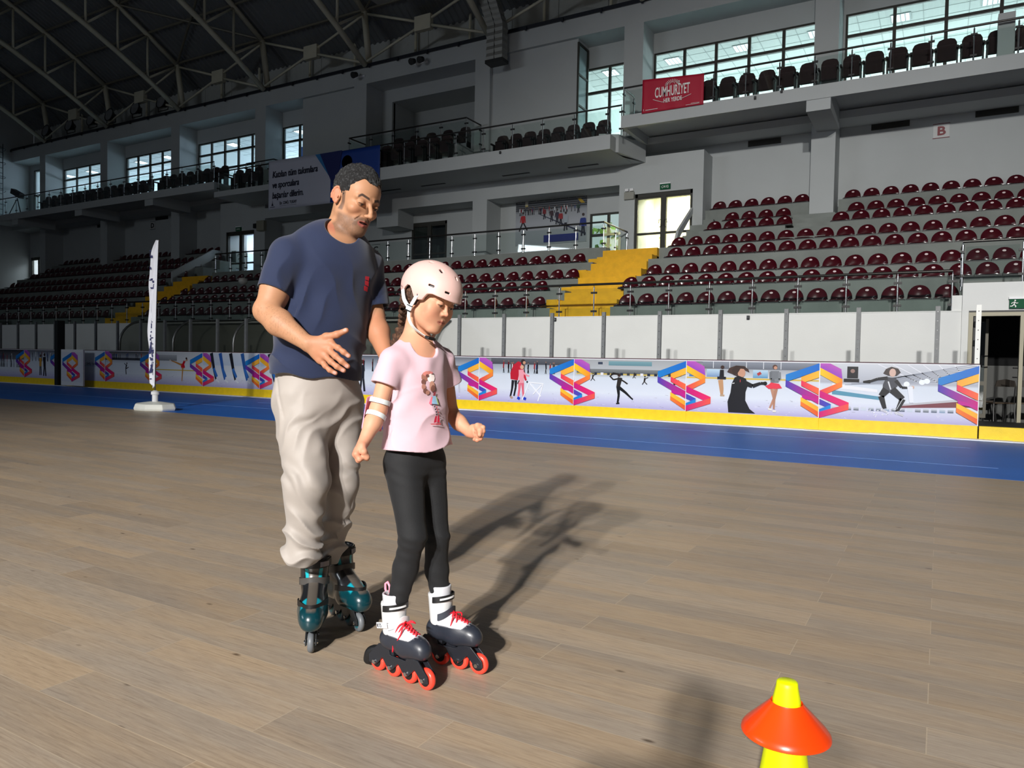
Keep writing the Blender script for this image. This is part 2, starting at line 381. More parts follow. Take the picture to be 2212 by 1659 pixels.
area('office_daylight', (-29, 33, 9.4), (-29, 28, 11.9), 520, 8, 1.4, (.74, .84, 1))
office(-47.9, -33.2, 8.6, 11.95, 24.62, 34, .7, (150, 200, 255), 'far left windows')
area('office_daylight', (-41, 33, 9.4), (-41, 28, 11.9), 700, 13, 1.4, (.74, .84, 1))
# ---- doors
def door(n, x0, x1, z0, z1, Y, lab, pane=None, handle=True):
    root = thing('door_%d' % n, lab, 'door', ((x0+x1)/2, Y, z0)); root['kind'] = 'structure'; del root['category']
    hw = (x1-x0)/2; h = z1-z0; f = MB()
    f.box(-hw,-hw+.09,0,.12,0,h); f.box(hw-.09,hw,0,.12,0,h); f.box(-hw,hw,0,.12,h-.12,h); f.box(-.09,.09,0,.12,0,h-.12)
    for s_ in (-1, 1):
        a, b = (-hw+.09, -.09) if s_ < 0 else (.09, hw-.09)
        f.box(a, b, .02, .1, 0, .12); f.box(a, b, .02, .1, .86, .93); f.box(a, b, .02, .1, h-.17, h-.12)
    f.build('door_frame', M_frame, root)
    MB().box(-hw+.09, hw-.09, .05, .06, .1, h-.15).build('pane', pane or M_pane, root)
    if handle:
        hd = MB()
        for s_ in (-.12, .12):
            hd.tube([(s_*1.2+.07*math.cos(t)*0, -.02, 1.2) for t in (0,)]+[(s_+.09*math.sin(t)*(1 if s_ > 0 else -1)*-1, -.03, 1.2+.13*math.cos(t)) for t in [i*math.pi/8 for i in range(9)]], .012, 6)
        hd.build('door_handle', M_black, root)
    return root
door(1, -8.95,-7.0,4.49,6.7,23.45,'double glazed door with warm light behind, right of centre')
door(2, -18.98,-17.22,4.49,6.67,24.4,'dark double glazed door behind the glass railing, above the girl')
door(3, -29.1,-27.2,4.49,6.85,23.45,'double glazed door left of the man under the balcony')
door(4, -47.9,-46.2,4.6,6.8,24.4,'bright double door in the far left corner', handle=False)
def hallway(x0, x1, z0, z1, Y0, Y1, wcol, lum, ecol, name):
    r = MB(); r.box(x0-.6, x1+.6, Y1, Y1+.1, z0, z1+.4); r.box(x0-.7, x0-.6, Y0, Y1, z0, z1+.4); r.box(x1+.6, x1+.7, Y0, Y1, z0, z1+.4)
    r.box(x0-.6, x1+.6, Y0, Y1, z1+.4, z1+.5); r.box(x0-.6, x1+.6, Y0, Y1, z0-.1, z0)
    r.box(x0+(x1-x0)*.42, x0+(x1-x0)*.46, Y1-.5, Y1, z0, z1+.4)
    struct(r.build('corridor', mat(name, wcol, .8)), 'plain corridor seen through a glazed door')
    if lum: area('corridor_lamp', ((x0+x1)/2, (Y0+Y1)/2, z1+.3), ((x0+x1)/2, (Y0+Y1)/2+.4, z0), lum, 1.4, 1.2, ecol)
hallway(-8.95,-7.0,4.45,6.9,24.62,27,(238,230,196),260,(1,.97,.85),'cream_corridor')
hallway(-18.98,-17.22,4.45,6.9,24.62,27,(90,95,92),2,(.9,1,.9),'grey_corridor')
hallway(-29.1,-27.2,4.45,7.0,24.62,27,(215,220,228),120,(.9,.95,1),'white_corridor')
hallway(-47.9,-46.2,4.55,6.9,24.62,26.5,(225,225,225),60,(.95,.97,1),'pale_corridor')
MB().box(-28.9,-28.2,24.9,24.95,4.5,6.6).build('poster_panel', mat('poster_blue', (25, 60, 130), .6)).update_tag()
tag(bpy.data.objects['poster_panel'], 'blue panel standing behind the door left of the man', 'panel')
MB().box(-26.3,-25.6,25.2,25.25,9.6,10.9).build('wall_poster', M_blue)
tag(bpy.data.objects['wall_poster'], 'blue poster inside the narrow window left of centre', 'poster')
# window onto trees
window(10, -11.0,-9.6,4.7,6.4,2, lab='window onto green trees beyond the end of the landing railing', rows=(.55,))
random.seed(5); tr = MB()
for k in range(260):
    c = Vector((random.uniform(-12.5,-8.5), random.uniform(27,28.5), random.uniform(3.5,6.6))); a = Vector((random.uniform(-1,1),random.uniform(-1,1),random.uniform(-1,1))).normalized()*.16; b_ = a.orthogonal().normalized()*.1
    tr.add([c-a, c+b_, c+a, c-b_], [(0,1,2,3)])
tag(tr.build('tree_foliage', mat('leaf_green', (120, 160, 60), .6, var=.3)), 'green tree foliage outside the landing window', 'tree', kind='stuff')
area('outdoor_daylight', (-10, 25.6, 8.2), (-10, 27.8, 5), 160, 4, 1, (1, 1, 1))
struct(MB().add([(-14,29.2,3),(-7.6,29.2,3),(-7.6,29.2,8),(-14,29.2,8)], [(0,1,2,3)]).build('sky_backdrop', mat('sky_hazy', (0,0,0), 1, emit=(215,230,225), estr=.8)), 'hazy sky outside the landing window')
# window with trees at the right end of the landing
#g = thing('window_10', 'small window onto green trees behind the landing railing', 'window', (-9.9, 24.38, 4.75)); g['kind'] = 'structure'; del g['category']
# ================================================================ ROOF
def zb(Y): d = 23.3-Y; return 13.0+.585*d-.0178*d*d
YS = [23.2]+[21.65-1.45*k for k in range(0, 19)]
TX = [-44.28+5.915*k for k in range(9)]
words = ['far left','second from the far left','third from the far left','fourth from the far left','fifth from the far left','sixth from the far left','seventh from the far left','second from the right','rightmost']
for i, X in enumerate(TX):
    t = thing('roof_truss', 'white steel tube roof truss, %s' % words[i], 'truss', (X, 23.2, 12.95), group='steel roof trusses over the rink')
    P = lambda Y, z: (0, Y-23.2, z-12.95)
    m = MB().tube([P(23.3, 13.0)]+[P(y, zb(y)) for y in YS[1:]], .115, 8); m.build('bottom_chord', M_pipe, t, True)
    m = MB().tube([P(y, zb(y)+2.05) for y in YS], .11, 8); m.build('top_chord', M_pipe, t, True)
    MB().tube([P(23.55, 13.0), P(23.2, zb(23.2)+2.05)], .13, 8).build('end_post', M_pipe, t, True)
    for k, y in enumerate(YS[1:9]):
        MB().tube([P(y, zb(y)), P(y, zb(y)+2.05)], .055, 6).build('strut', M_pipe, t, True)
        y2 = YS[k]; MB().tube([P(y, zb(y)+.05), P(y2, zb(y2)+2.0)], .055, 6).build('diagonal_brace', M_pipe, t, True)
for i in range(len(TX)-1):
    a, b = TX[i], TX[i+1]; m_ = (a+b)/2; zc = 14.05
    t = thing('cross_brace', 'crossed steel tube bracing, bay %s from the left' % ['one','two','three','four','five','six','seven','eight'][i], 'brace', (m_, 23.25, zc), group='cross braces between trusses')
    for sx in (-1, 1):
        for sz, zz in ((1, 15.05), (-1, 13.08)):
            MB().tube([(sx*.3, 0, sz*.12), (sx*((b-a)/2-.13), 0, (zz-zc)*.955)], .055, 6).build('brace_tube', M_pipe, t, True)
    MB().box(-.38,.38,-.1,.1,-.28,.28).build('junction_plate', M_pipe, t)
    for q, xx in ((0, -1.3), (1, 1.35)):
        MB().tube([(m_+xx, 24.45, 12.95), (m_+xx, 24.45, 16)], .06, 6).build('wall_post', M_pipe, None, True)
        tag(bpy.data.objects[-1] if False else [o for o in COL.objects if o.name.startswith('wall_post')][-1], 'thin wall post above the ledge in bay %s, %s one' % (['one','two','three','four','five','six','seven','eight'][i], 'left' if q == 0 else 'right'), 'post', 'wall posts above the ledge')
m = MB()
for y in YS[0:9]: 
    m.tube([(XL, y, zb(y)+2.13), (XR, y, zb(y)+2.13)], .055, 6)
m.tube([(XL, 24.3, 16.0), (XR, 24.3, 16.0)], .05, 6)
for i in range(2, 7, 2):
    for k in range(0, 6, 2):
        a, b, c, d = TX[i], TX[i+1], YS[k], YS[k+2]
        m.tube([(a, c, zb(c)+2.1), (b, d, zb(d)+2.1)], .05, 6); m.tube([(b, c, zb(c)+2.1), (a, d, zb(d)+2.1)], .05, 6)
struct(m.build('roof_purlins', mat('purlin_paint', (110, 106, 92), .5)), 'steel purlins and bracing under the roof deck')
ys = np.linspace(24.7, -7, 26); N_ = int((XR-XL)/.29); V = []; F = []
for j, y in enumerate(ys):
    z = zb(y)+2.25
    for i in range(N_):
        x = XL+.29*i; V += [(x, y, z), (x+.10, y, z), (x+.145, y, z+.06), (x+.245, y, z+.06)]
n = N_*4
for j in range(len(ys)-1):
    for i in range(n-1): F.append((j*n+i, j*n+i+1, (j+1)*n+i+1, (j+1)*n+i))
struct(MB().add(V, F).build('ceiling', M_deck), 'corrugated metal roof deck')
# flood lamps along the ledge
for k, X in enumerate((-43.9, -41.6, -39.55, -37.9, -35.7, -33.6)):
    t = thing('floodlight', 'unlit round floodlight on the ledge at far left, %s from the left' % ['first','second','third','fourth','fifth','sixth'][k], 'lamp', (X, 23.25, 13.07), group='round floodlights on the wall ledge')
    b = MB().lathe([(.02,.34),(.14,.3),(.2,.18),(.34,0),(.36,-.04),(.33,-.05),(.3,-.02)], axis=1, n=20); b.xform(Matrix.Translation((0,-.1,.45)) @ Matrix.Rotation(R_(-12), 4, 'X')); b.build('housing', mat('lamp_black', (24,24,26), .4), t, True, 40)
    MB().lathe([(0,-.03),(.3,-.03)], axis=1, n=20).xform(Matrix.Translation((0,-.1,.45)) @ Matrix.Rotation(R_(-12), 4, 'X')).build('lens', mat('lamp_lens', (170,174,178), .35, .1), t)
    MB().tube([(-.38,0,.45),(-.38,0,.05),(.38,0,.05),(.38,0,.45)], .025, 5).build('bracket', M_black, t)
# ventilation duct hanging at the ledge
d = thing('air_duct', 'grey ribbed rectangular duct bending down over the wall ledge', 'duct', (-14.05, 22.8, 11.8))
pth = [(-1.6,-2.6,3.2),(-.75,-1.1,2.75),(-.2,-.25,2.1),(0,0,1.2),(0,0,0)]
for s_ in (-.17, .17):
    m = MB(); pp = []
    for i in range(len(pth)-1):
        for q in range(10): pp.append(Vector(pth[i]).lerp(Vector(pth[i+1]), q/10))
    pp.append(Vector(pth[-1]))
    for i, p in enumerate(pp):
        r = .165 if i % 2 else .15
        m.v += [(p.x+s_-r, p.y-r*1.2, p.z), (p.x+s_+r, p.y-r*1.2, p.z), (p.x+s_+r, p.y+r*1.2, p.z), (p.x+s_-r, p.y+r*1.2, p.z)]; m.c += [None]*4
        if i:
            o_ = 4*i
            for k in range(4): m.f.append((o_-4+k, o_-4+(k+1) % 4, o_+(k+1) % 4, o_+k))
    m.build('duct_channel', mat('duct_metal', (140, 140, 136), .45, .4), d)
MB().box(-.36,.36,-.22,.22,-.12,0).build('grille', M_black, d)
MB().box(-1.3,.2,-.3,.7,0,.5).xform(Matrix.Translation((-17.6,21.3,14.5))).build('air_box', mat('duct_box', (160,160,156), .5))
tag(bpy.data.objects['air_box'], 'pale ventilation box hanging under the roof near top centre', 'vent')
# spotlights / speaker on the wall
for nm, X, Z, lab in (('wall_spotlight', -17.85, 12.62, 'pair of small twin spotlights on the wall beam at top centre'), ('wall_camera', -21.0, 12.62, 'small black camera on the wall beam left of the twin spotlights')):
    t = thing(nm, lab, 'spotlight' if 'spot' in nm else 'camera', (X, 23.4, Z))
    for s_ in ((-.2, .2) if nm == 'wall_spotlight' else (0,)):
        MB().lathe([(.02,.12),(.1,.1),(.13,-.12),(.11,-.12)], axis=1, n=12).xform(Matrix.Translation((s_,-.3,0)) @ Matrix.Rotation(R_(25), 4, 'X')).build('lamp_head' if 'spot' in nm else 'camera_body', M_black, t, True, 40)
    MB().box(-.3,.3,-.05,0,-.03,.03).build('bracket', M_white, t)
# ================================================================ BALCONIES
bl = MB()
bl.box(-8.54,9,21.56,24.4,8.55,8.65); bl.box(-8.69,9,21.4,21.55,8.28,8.65); bl.box(-8.69,-8.55,21.555,23.4,8.28,8.65)
for a, b in ((-3.36,-2.75),(2.5,3.1)): bl.box(a, b, 21.43, 23.4, 7.98, 8.54)
bl.box(-24,-9.03,21.4,24.4,7.70,8.15); bl.prism([(-9.5,21.6),(-8.95,21.9),(-8.6,23.4),(-9.2,23.4),(-9.2,21.7)], 2, 7.71, 8.27)
bl.box(-27.4,-24,21.4,24.4,7.92,8.15); bl.box(-48,-27.4,21.56,24.4,8.5,8.6); bl.box(-48,-27.4,21.4,21.55,8.27,8.6)
for a in (-32.3,-38.0,-44.0): bl.box(a, a+.62, 21.43, 23.4, 7.98, 8.49)
bl.box(-20.6,-15.35,22.3,24.4,8.15,8.95)     # raised terrace of the upper box
bl.box(-26.5,-24.6,22.2,24.4,8.15,8.6)
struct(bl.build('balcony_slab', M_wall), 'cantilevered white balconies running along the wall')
def rail(name, p0, p1, h, n, lab, group=None, ret0=None, ret1=None, ends=(True, True), foot=.06, glass=True):
    # p0,p1 base line endpoints (x,y,z); optional return legs
    root = thing(name, lab, 'railing', p0, group=group)
    o = Vector(p0); segs = []
    A, B = Vector(p0)-o, Vector(p1)-o
    line = [A, B]
    if ret0: line = [Vector(ret0)-o]+line
    if ret1: line = line+[Vector(ret1)-o]
    MB().tube([p+Vector((0,0,h)) for p in line], .028, 8).build('handrail', M_rail, root, True, 50)
    def post(p, d):
        m = MB(); m.tube([p+Vector((0,0,-foot)), p+Vector((0,0,h-.06))], .02, 8); m.tube([p+Vector((0,0,h-.08)), p+Vector((0,0,h))], .009, 6)
        m.build('post', M_steel, root, True, 50)
        for z in (.14, h-.2): MB().obox(p+Vector((0,0,z)), d*.072, Vector((-d.y, d.x, 0))*.026, (0,0,.022)).build('clamp', M_black, root)
    for i in range(len(line)-1):
        a, b = line[i], line[i+1]; L = (b-a).length; k = n if (a == A and b == B) else max(1, round(L/1.0)); d = (b-a).normalized()
        for q in range(k+1):
            if i and q == 0: continue
            post(a.lerp(b, q/k), d)
        if glass:
            for q in range(k):
                u, v = a.lerp(b, q/k)+d*.05, a.lerp(b, (q+1)/k)-d*.05; nn = Vector((-d.y, d.x, 0))*.005
                MB().add([u-nn+Vector((0,0,.04)), v-nn+Vector((0,0,.04)), v+nn+Vector((0,0,.04)), u+nn+Vector((0,0,.04)), u-nn+Vector((0,0,h-.1)), v-nn+Vector((0,0,h-.1)), v+nn+Vector((0,0,h-.1)), u+nn+Vector((0,0,h-.1))],
                    [(0,3,2,1),(4,5,6,7),(0,1,5,4),(1,2,6,5),(2,3,7,6),(3,0,4,7)]).build('glass_panel', M_glass, root)
    return root
M_rail = mat('dark_handrail', (60, 58, 56), .3, .7)
rail('balcony_railing', (-8.63,21.47,8.65), (5.0,21.47,8.65), .85, 15, 'glass railing of the upper right balcony behind the red banner', ret0=(-8.63,22.3,8.65))
rail('balcony_railing', (-23.9,21.47,8.15), (-9.16,21.47,8.15), .85, 13, 'glass railing of the lower centre balcony', ret1=(-8.7,21.47,8.15))
rail('balcony_railing', (-20.56,22.35,8.95), (-15.0,22.35,8.95), .85, 5, 'glass railing of the raised box behind the centre balcony', ret0=(-20.56,23.3,8.95), ret1=(-15.0,23.3,8.95))
rail('balcony_railing', (-27.2,21.47,8.15), (-24.1,21.47,8.15), .85, 3, 'glass railing of the box at the left end of the centre balcony', ret0=(-27.2,22.3,8.15))
rail('balcony_railing', (-26.4,22.25,8.6), (-24.7,22.25,8.6), .85, 2, 'upper glass railing above the box left of the white banner', ret1=(-24.7,23.2,8.6))
rail('balcony_railing', (-44.7,21.47,8.6), (-27.5,21.47,8.6), .88, 16, 'glass railing of the far left balcony', ret0=(-47.8,21.47,8.6))
rail('stand_railing', (-34.9,16.36,2.19), (.15,16.36,2.19), .78, 38, 'long glass railing on top of the white front wall of the stands')
rail('portal_railing', (.30,16.30,2.72), (5.0,16.30,2.72), .78, 5, 'glass railing above the dark exit doorway at right', ret0=(.30,17.3,2.72))
rail('landing_railing', (-27.2,21.35,4.66), (-9.15,21.35,4.66), .80, 19, 'glass railing of the landing above the centre seats', ret1=(-9.15,23.3,4.66))
# small steel rail beside the left rail end
# ================================================================ TERRACES
TZ = [2.52,3.06,3.48,4.06,4.50,5.06,5.47,6.03]; TY = [17.43+.9*i for i in range(8)]
st = MB()
def rows(x0, x1, i0, i1, yend=None):
    for i in range(i0, i1):
        y1 = TY[i+1] if i+1 < 8 else 24.4
        zlo = TZ[i]-.8 if i > 1 else (2.42 if x1 > .31 and i == 1 else (0 if i == 0 else TZ[i]-.8))
        if i == i1-1 and yend: y1 = yend
        st.box(x0, x1, TY[i], y1, zlo, TZ[i])
rows(-7.25, .31, 0, 1); rows(3.3, 9, 0, 1); rows(-7.25, 9, 1, 5); rows(-2.75, 9, 5, 8); rows(-6.67, -3.5, 7, 8)
st.box(-6.35,-3.9,21.93,22.83,4,5.06); st.box(-6.35,-3.9,22.83,24.4,4,5.47)
st.box(-27.1,-8.96, TY[0], TY[1], 0, TZ[0]); rows(-27.1,-8.96,1,4,21.1)
st.box(-27.1,-8.96,21.1,21.45,3.9,4.64)
rows(-44.5,-28.8,0,8)  # near-black colour stands in for the shade inside the passage
# walkway and landing
st.box(-44.5,.31,16.43,17.43,1.7,1.985); st.box(-28.8,-7.25,21.3,24.4,4.2,4.49); st.box(-7.25,-6.35,21.1,24.4,4.0,4.5)  # grey set darker to imitate the dim light in here
# grey stair beside column
for k in range(6):
    st.box(-3.9,-2.75,21.2+.38*k,24.4,4.2,4.5+.19*k+.1)
for k in range(6): st.box(-6.98,-6.35,21.6+.38*k,24.4,4.2,4.6+.22*k)
struct(st.build('concrete_terrace', M_conc), 'grey concrete terraces of the spectator stands')
# sloping parapet by the landing
pp = MB().prism([(21.6,4.5),(22.0,5.15),(23.4,6.1),(23.4,5.9),(22.1,4.95),(21.8,4.5)], 0, -7.06, -6.98)
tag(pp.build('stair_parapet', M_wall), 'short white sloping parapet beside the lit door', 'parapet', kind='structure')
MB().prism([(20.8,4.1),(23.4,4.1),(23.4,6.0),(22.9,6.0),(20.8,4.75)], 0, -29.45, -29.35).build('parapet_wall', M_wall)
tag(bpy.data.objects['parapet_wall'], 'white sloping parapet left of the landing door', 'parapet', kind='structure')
# front walls
fw_ = MB(); fw_.box(-35.5,.32,16.3,16.42,0,2.19); fw_.box(-35.5,.32,16.29,16.44,2.19,2.21)
holed(fw_, .32,7,16.25,16.4,0,2.72,[(.43,2.2,0,2.17)]); fw_.box(.32,.42,16.4,17.4,0,2.72); fw_.box(-37.5,-35.5,16.25,16.4,0,2.72); fw_.box(.15,.32,16.33,17.43,2.0,2.5)
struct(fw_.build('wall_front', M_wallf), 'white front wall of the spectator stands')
# yellow stairs
def ystair(x0, x1, lab):
    m = MB(); n = 10; y = 17.0; z = 1.99
    for k in range(n):
        y0 = 17.0+.43*k; m.box(x0, x1, y0, 21.4, z+.25*k-.3, z+.25*(k+1))
    o_ = m.build('yellow_stairs', M_yellow); tag(o_, lab, 'stairs', kind='structure')
    e = MB()
    for k in range(n): e.box(x0, x1, 17.0+.43*k-.006, 17.0+.43*k, z+.25*k, z+.25*k+.022)
    e.build('step_joint', mat('dark_joint', (104, 76, 10), .8), o_)  # thin darker strip at the foot of each riser
ystair(-8.96,-7.25,'yellow painted stairs right of centre'); ystair(-28.8,-27.1,'yellow painted stairs on the left')
sb = MB()
for k in range(1, 5): sb.box(-9.3,-8.96,TY[k]-.45,TY[k],TZ[k]-.6,TZ[k]-.28)
struct(sb.build('stair_side_block', M_yellow), 'yellow step blocks at the ends of the seat rows')
# ================================================================ SEATS
M_seat = mat('maroon_seat', (66, 8, 20), .22, coat=.3, var=.05)
def make_seat():
    nu, nv = 13, 15; rows_ = []
    for j in range(nv):
        t = j/(nv-1); row = []
        for i in range(nu):
            u = -1+2*i/(nu-1)
            if t < .45:
                q = t/.45; y = -.42+.36*q; z = .055-.03*math.sin(q*math.pi)*(1-u*u); hw = .215; x = u*hw
                z += .05*abs(u)**3*q
                if abs(u) > .8: z -= .01
            else:
                q = (t-.45)/.55; q = 1-(1-q)**1.7; y = -.06+.07*q*q+.0*u; z = .05+.30*q; hw = .215*math.sqrt(max(0, 1-min(1, q)**2.6))+.0005; x = u*hw
                y -= .065*(x/.215)**2
            row.append(Vector((x, y, z)))
        rows_.append(row)
    V = [p for r in rows_ for p in r]; n = len(V); th = .014
    V2 = []
    for j in range(nv):
        for i in range(nu):
            p = rows_[j][i]; a = rows_[min(j+1, nv-1)][i]-rows_[max(j-1, 0)][i]; b = rows_[j][min(i+1, nu-1)]-rows_[j][max(i-1, 0)]
            c = b.cross(a); c = c.normalized() if c.length > 1e-9 else Vector((0,-.7,.7)); V2.append(p-c*th)
    F = []
    for j in range(nv-1):
        for i in range(nu-1):
            a = j*nu+i; F += [(a, a+1, a+nu+1, a+nu), (n+a, n+a+nu, n+a+nu+1, n+a+1)]
    for i in range(nu-1): F += [(i, n+i, n+i+1, i+1), ((nv-1)*nu+i, (nv-1)*nu+i+1, n+(nv-1)*nu+i+1, n+(nv-1)*nu+i)]
    for j in range(nv-1): F += [(j*nu, (j+1)*nu, n+(j+1)*nu, n+j*nu), (j*nu+nu-1, n+j*nu+nu-1, n+(j+1)*nu+nu-1, (j+1)*nu+nu-1)]
    root = thing('stadium_seat', 'x', 'seat', (0,0,0))
    MB().add(V, F and [f for f in F]+[], None)
    m = MB(); m.add(V+V2, F); m.build('seat_shell', M_seat, root, True, 60)
    k = MB(); k.lathe([(0,0),(.03,0),(.03,.004),(0,.004)], axis=1, n=14); k.xform(Matrix.Translation((0,-.031,.270)) @ Matrix.Rotation(R_(-10),4,'X') @ Matrix.Diagonal((1.25,1,.75,1)))
    k.build('number_tag', mat('seat_tag', (220, 200, 202), .4), root)
    MB().box(-.24,.24,-.40,-.02,0,.03).build('mounting_bar', M_black, root)
    return root
ORD = ['first','second','third','fourth','fifth','sixth','seventh','eighth','ninth','tenth','eleventh','twelfth','thirteenth','fourteenth','fifteenth','sixteenth','seventeenth','eighteenth','nineteenth','twentieth','twenty-first','twenty-second','twenty-third','twenty-fourth','twenty-fifth','twenty-sixth','twenty-seventh','twenty-eighth','twenty-ninth','thirtieth','thirty-first','thirty-second','thirty-third','thirty-fourth','thirty-fifth','thirty-sixth','thirty-seventh']
SEATS = []   # (x, row, block, ordinal text)
def fill(row, x0, x1, block, ref):
    n = int(round(abs(x1-x0)/.5)); s_ = 1 if x1 > x0 else -1
    for k in range(n+1): SEATS.append((x0+s_*.5*k, row, block, k, ref))
RN = ['bottom row','second row up','third row up','fourth row up','fifth row up','sixth row up','seventh row up','top row']
bR = [(-6.93,.02),(-7.2,1.8),(-6.86,2.1),(-6.57,2.4),(-6.77,2.2)]
for i, (a, b) in enumerate(bR): fill(i, a, b, 'right stand', 'right of the right-hand yellow stairs')
fill(5,-5.98,-4.0,'right stand','right of the lit door'); fill(6,-5.68,-4.2,'right stand','right of the lit door'); fill(7,-6.31,-3.81,'right stand','right of the lit door')
fill(5,-2.5,2.5,'right stand','right of the wall column'); fill(6,-2.21,2.3,'right stand','right of the wall column'); fill(7,-2.4,2.1,'right stand','right of the wall column')
for i, a in enumerate((-9.47,-9.88,-9.34,-9.55)): fill(i, a, -26.7, 'centre stand', 'left of the right-hand yellow stairs')
for i in range(8): fill(i, -29.3-(.25 if i % 2 else 0), -43.6, 'left stand', 'left of the left-hand yellow stairs')
def _proj(p):
    v = Vector(p)-cam.matrix_world.translation; z = v.dot(_fw); return (1106+1600*v.dot(_rt)/z, 829.5-1600*v.dot(_up)/z, z)
def seat_visible(s_):
    x, y, z = _proj((s_[0], TY[s_[1]]+.42, TZ[s_[1]]+.25))
    if x > 2235 or x < -20 or y < -20: return False
    if 600 < x < 808 and y > 500: return False       # behind the man
    if 868 < x < 985 and y > 585: return False       # behind the girl's head
    return True
vis = sorted([s_ for s_ in SEATS if seat_visible(s_)], key=lambda s_: _proj((s_[0], TY[s_[1]], TZ[s_[1]]))[2])
seat0 = make_seat(); first = True
for s_ in vis[:300]:
    x, r_, blk, k, ref = s_; loc = (x, TY[r_]+.42, TZ[r_])
    lab = 'maroon seat, %s, %s %s' % (RN[r_], ORD[k], ref)
    g = 'maroon seats in the %s' % blk
    if first: seat0.location = loc; seat0['label'] = lab; seat0['group'] = g; first = False
    else: dup(seat0, loc, label=lab, group=g)
if len(vis) > 300:
    src = [c for c in seat0.children if c.name.startswith('seat_shell')][0].data; sv = [v.co.copy() for v in src.vertices]; sf = [tuple(p.vertices) for p in src.polygons]; m = MB()
    hid = [q for q in SEATS if q not in vis and -60 < _proj((q[0], TY[q[1]]+.42, TZ[q[1]]+.25))[0] < 2300]
    for s_ in vis[300:]+hid:
        o_ = Vector((s_[0], TY[s_[1]]+.42, TZ[s_[1]])); m.add([v+o_ for v in sv], sf)
    tag(m.build('distant_seats', M_seat, None, True, 60), 'remaining maroon seats, shaded rows at far left and those hidden behind the two people', 'seats', kind='stuff')
# ---- upholstered balcony chairs
M_uph = mat('dark_upholstery', (36, 12, 16), .85, sheen=.3)
def make_chair():
    root = thing('folding_chair', 'x', 'chair')
    b = MB(); 
    prof = [(-.22,.42),(-.235,.7),(-.225,.88),(-.18,.97),(-.08,1.0),(.08,1.0),(.18,.97),(.225,.88),(.235,.7),(.22,.42)]
    b.prism(prof, 1, 0, .09); b.build('backrest', M_uph, root, bevel=.02)
    MB().box(-.21,.21,-.16,-.02,.38,.78).build('folded_seat', M_uph, root, bevel=.03)
    for s_ in (-1, 1):
        MB().box(s_*.238-.025, s_*.238+.025, -.38, .05, .60, .66).build('armrest', M_black, root, bevel=.01)
        MB().box(s_*.238-.02, s_*.238+.02, -.22, .03, 0, .60).build('leg', M_black, root)
    return root
ch = make_chair(); ch['first'] = 1
def chairs(x0, n, dx, Y, z, desc, group, rz=0):
    for k in range(n):
        lab = 'dark upholstered folding chair, %s %s' % (ORD[k], desc)
        if 'first' in ch.keys(): ch.location = (x0+dx*k, Y, z); ch['label'] = lab; ch['group'] = group; del ch['first']
        else: dup(ch, (x0+dx*k, Y, z), rz, lab, group)
chairs(-9.9, 8, -.56, 22.9, 8.15, 'from the right on the centre balcony', 'chairs on the centre balcony')
chairs(-15.6, 8, -.56, 22.0, 8.15, 'from the right in front of the raised box', 'chairs in front of the raised box')
chairs(-15.9, 5, -.8, 23.6, 8.95, 'from the right in the raised box', 'chairs in the raised box')
chairs(-7.4, 17, .56, 22.35, 8.65, 'from the left behind the red banner balcony rail', 'chairs on the upper right balcony')
chairs(-28.0, 8, -.6, 22.4, 8.6, 'from the right on the far left balcony', 'chairs on the far left balcony')
chairs(-33.5, 16, -.6, 22.5, 8.6, 'from the right below the two far left windows', 'chairs at the end of the far left balcony')
chairs(-25.35, 3, -.6, 22.0, 8.15, 'from the right in the box left of the banner', 'chairs in the left box')
MB().box(.95,1.3,21.62,21.9,8.65,9.75).build('white_cabinet', M_wall); tag(bpy.data.objects['white_cabinet'], 'small white cabinet on the upper right balcony near the frame edge', 'cabinet')
MB().box(-27.5+2.6,-24.4,21.9,22.2,8.15,8.95).build('control_desk', M_conc); tag(bpy.data.objects['control_desk'], 'pale desk block in the box left of the banner', 'desk')
# camera crane on far left balcony
t = thing('tripod_camera', 'black video camera on a tripod at the far left balcony', 'camera', (-44.6, 22.0, 8.6))
m = MB(); 
for a in (0, 2.1, 4.2): m.tube([(0,0,1.0),(.4*math.cos(a),.4*math.sin(a),0)], .025, 6)
m.build('tripod', M_black, t); MB().obox((0,0,1.25),(.45,0,-.18),(0,.13,0),(.05,0,.13)).build('camera_body', M_black, t)
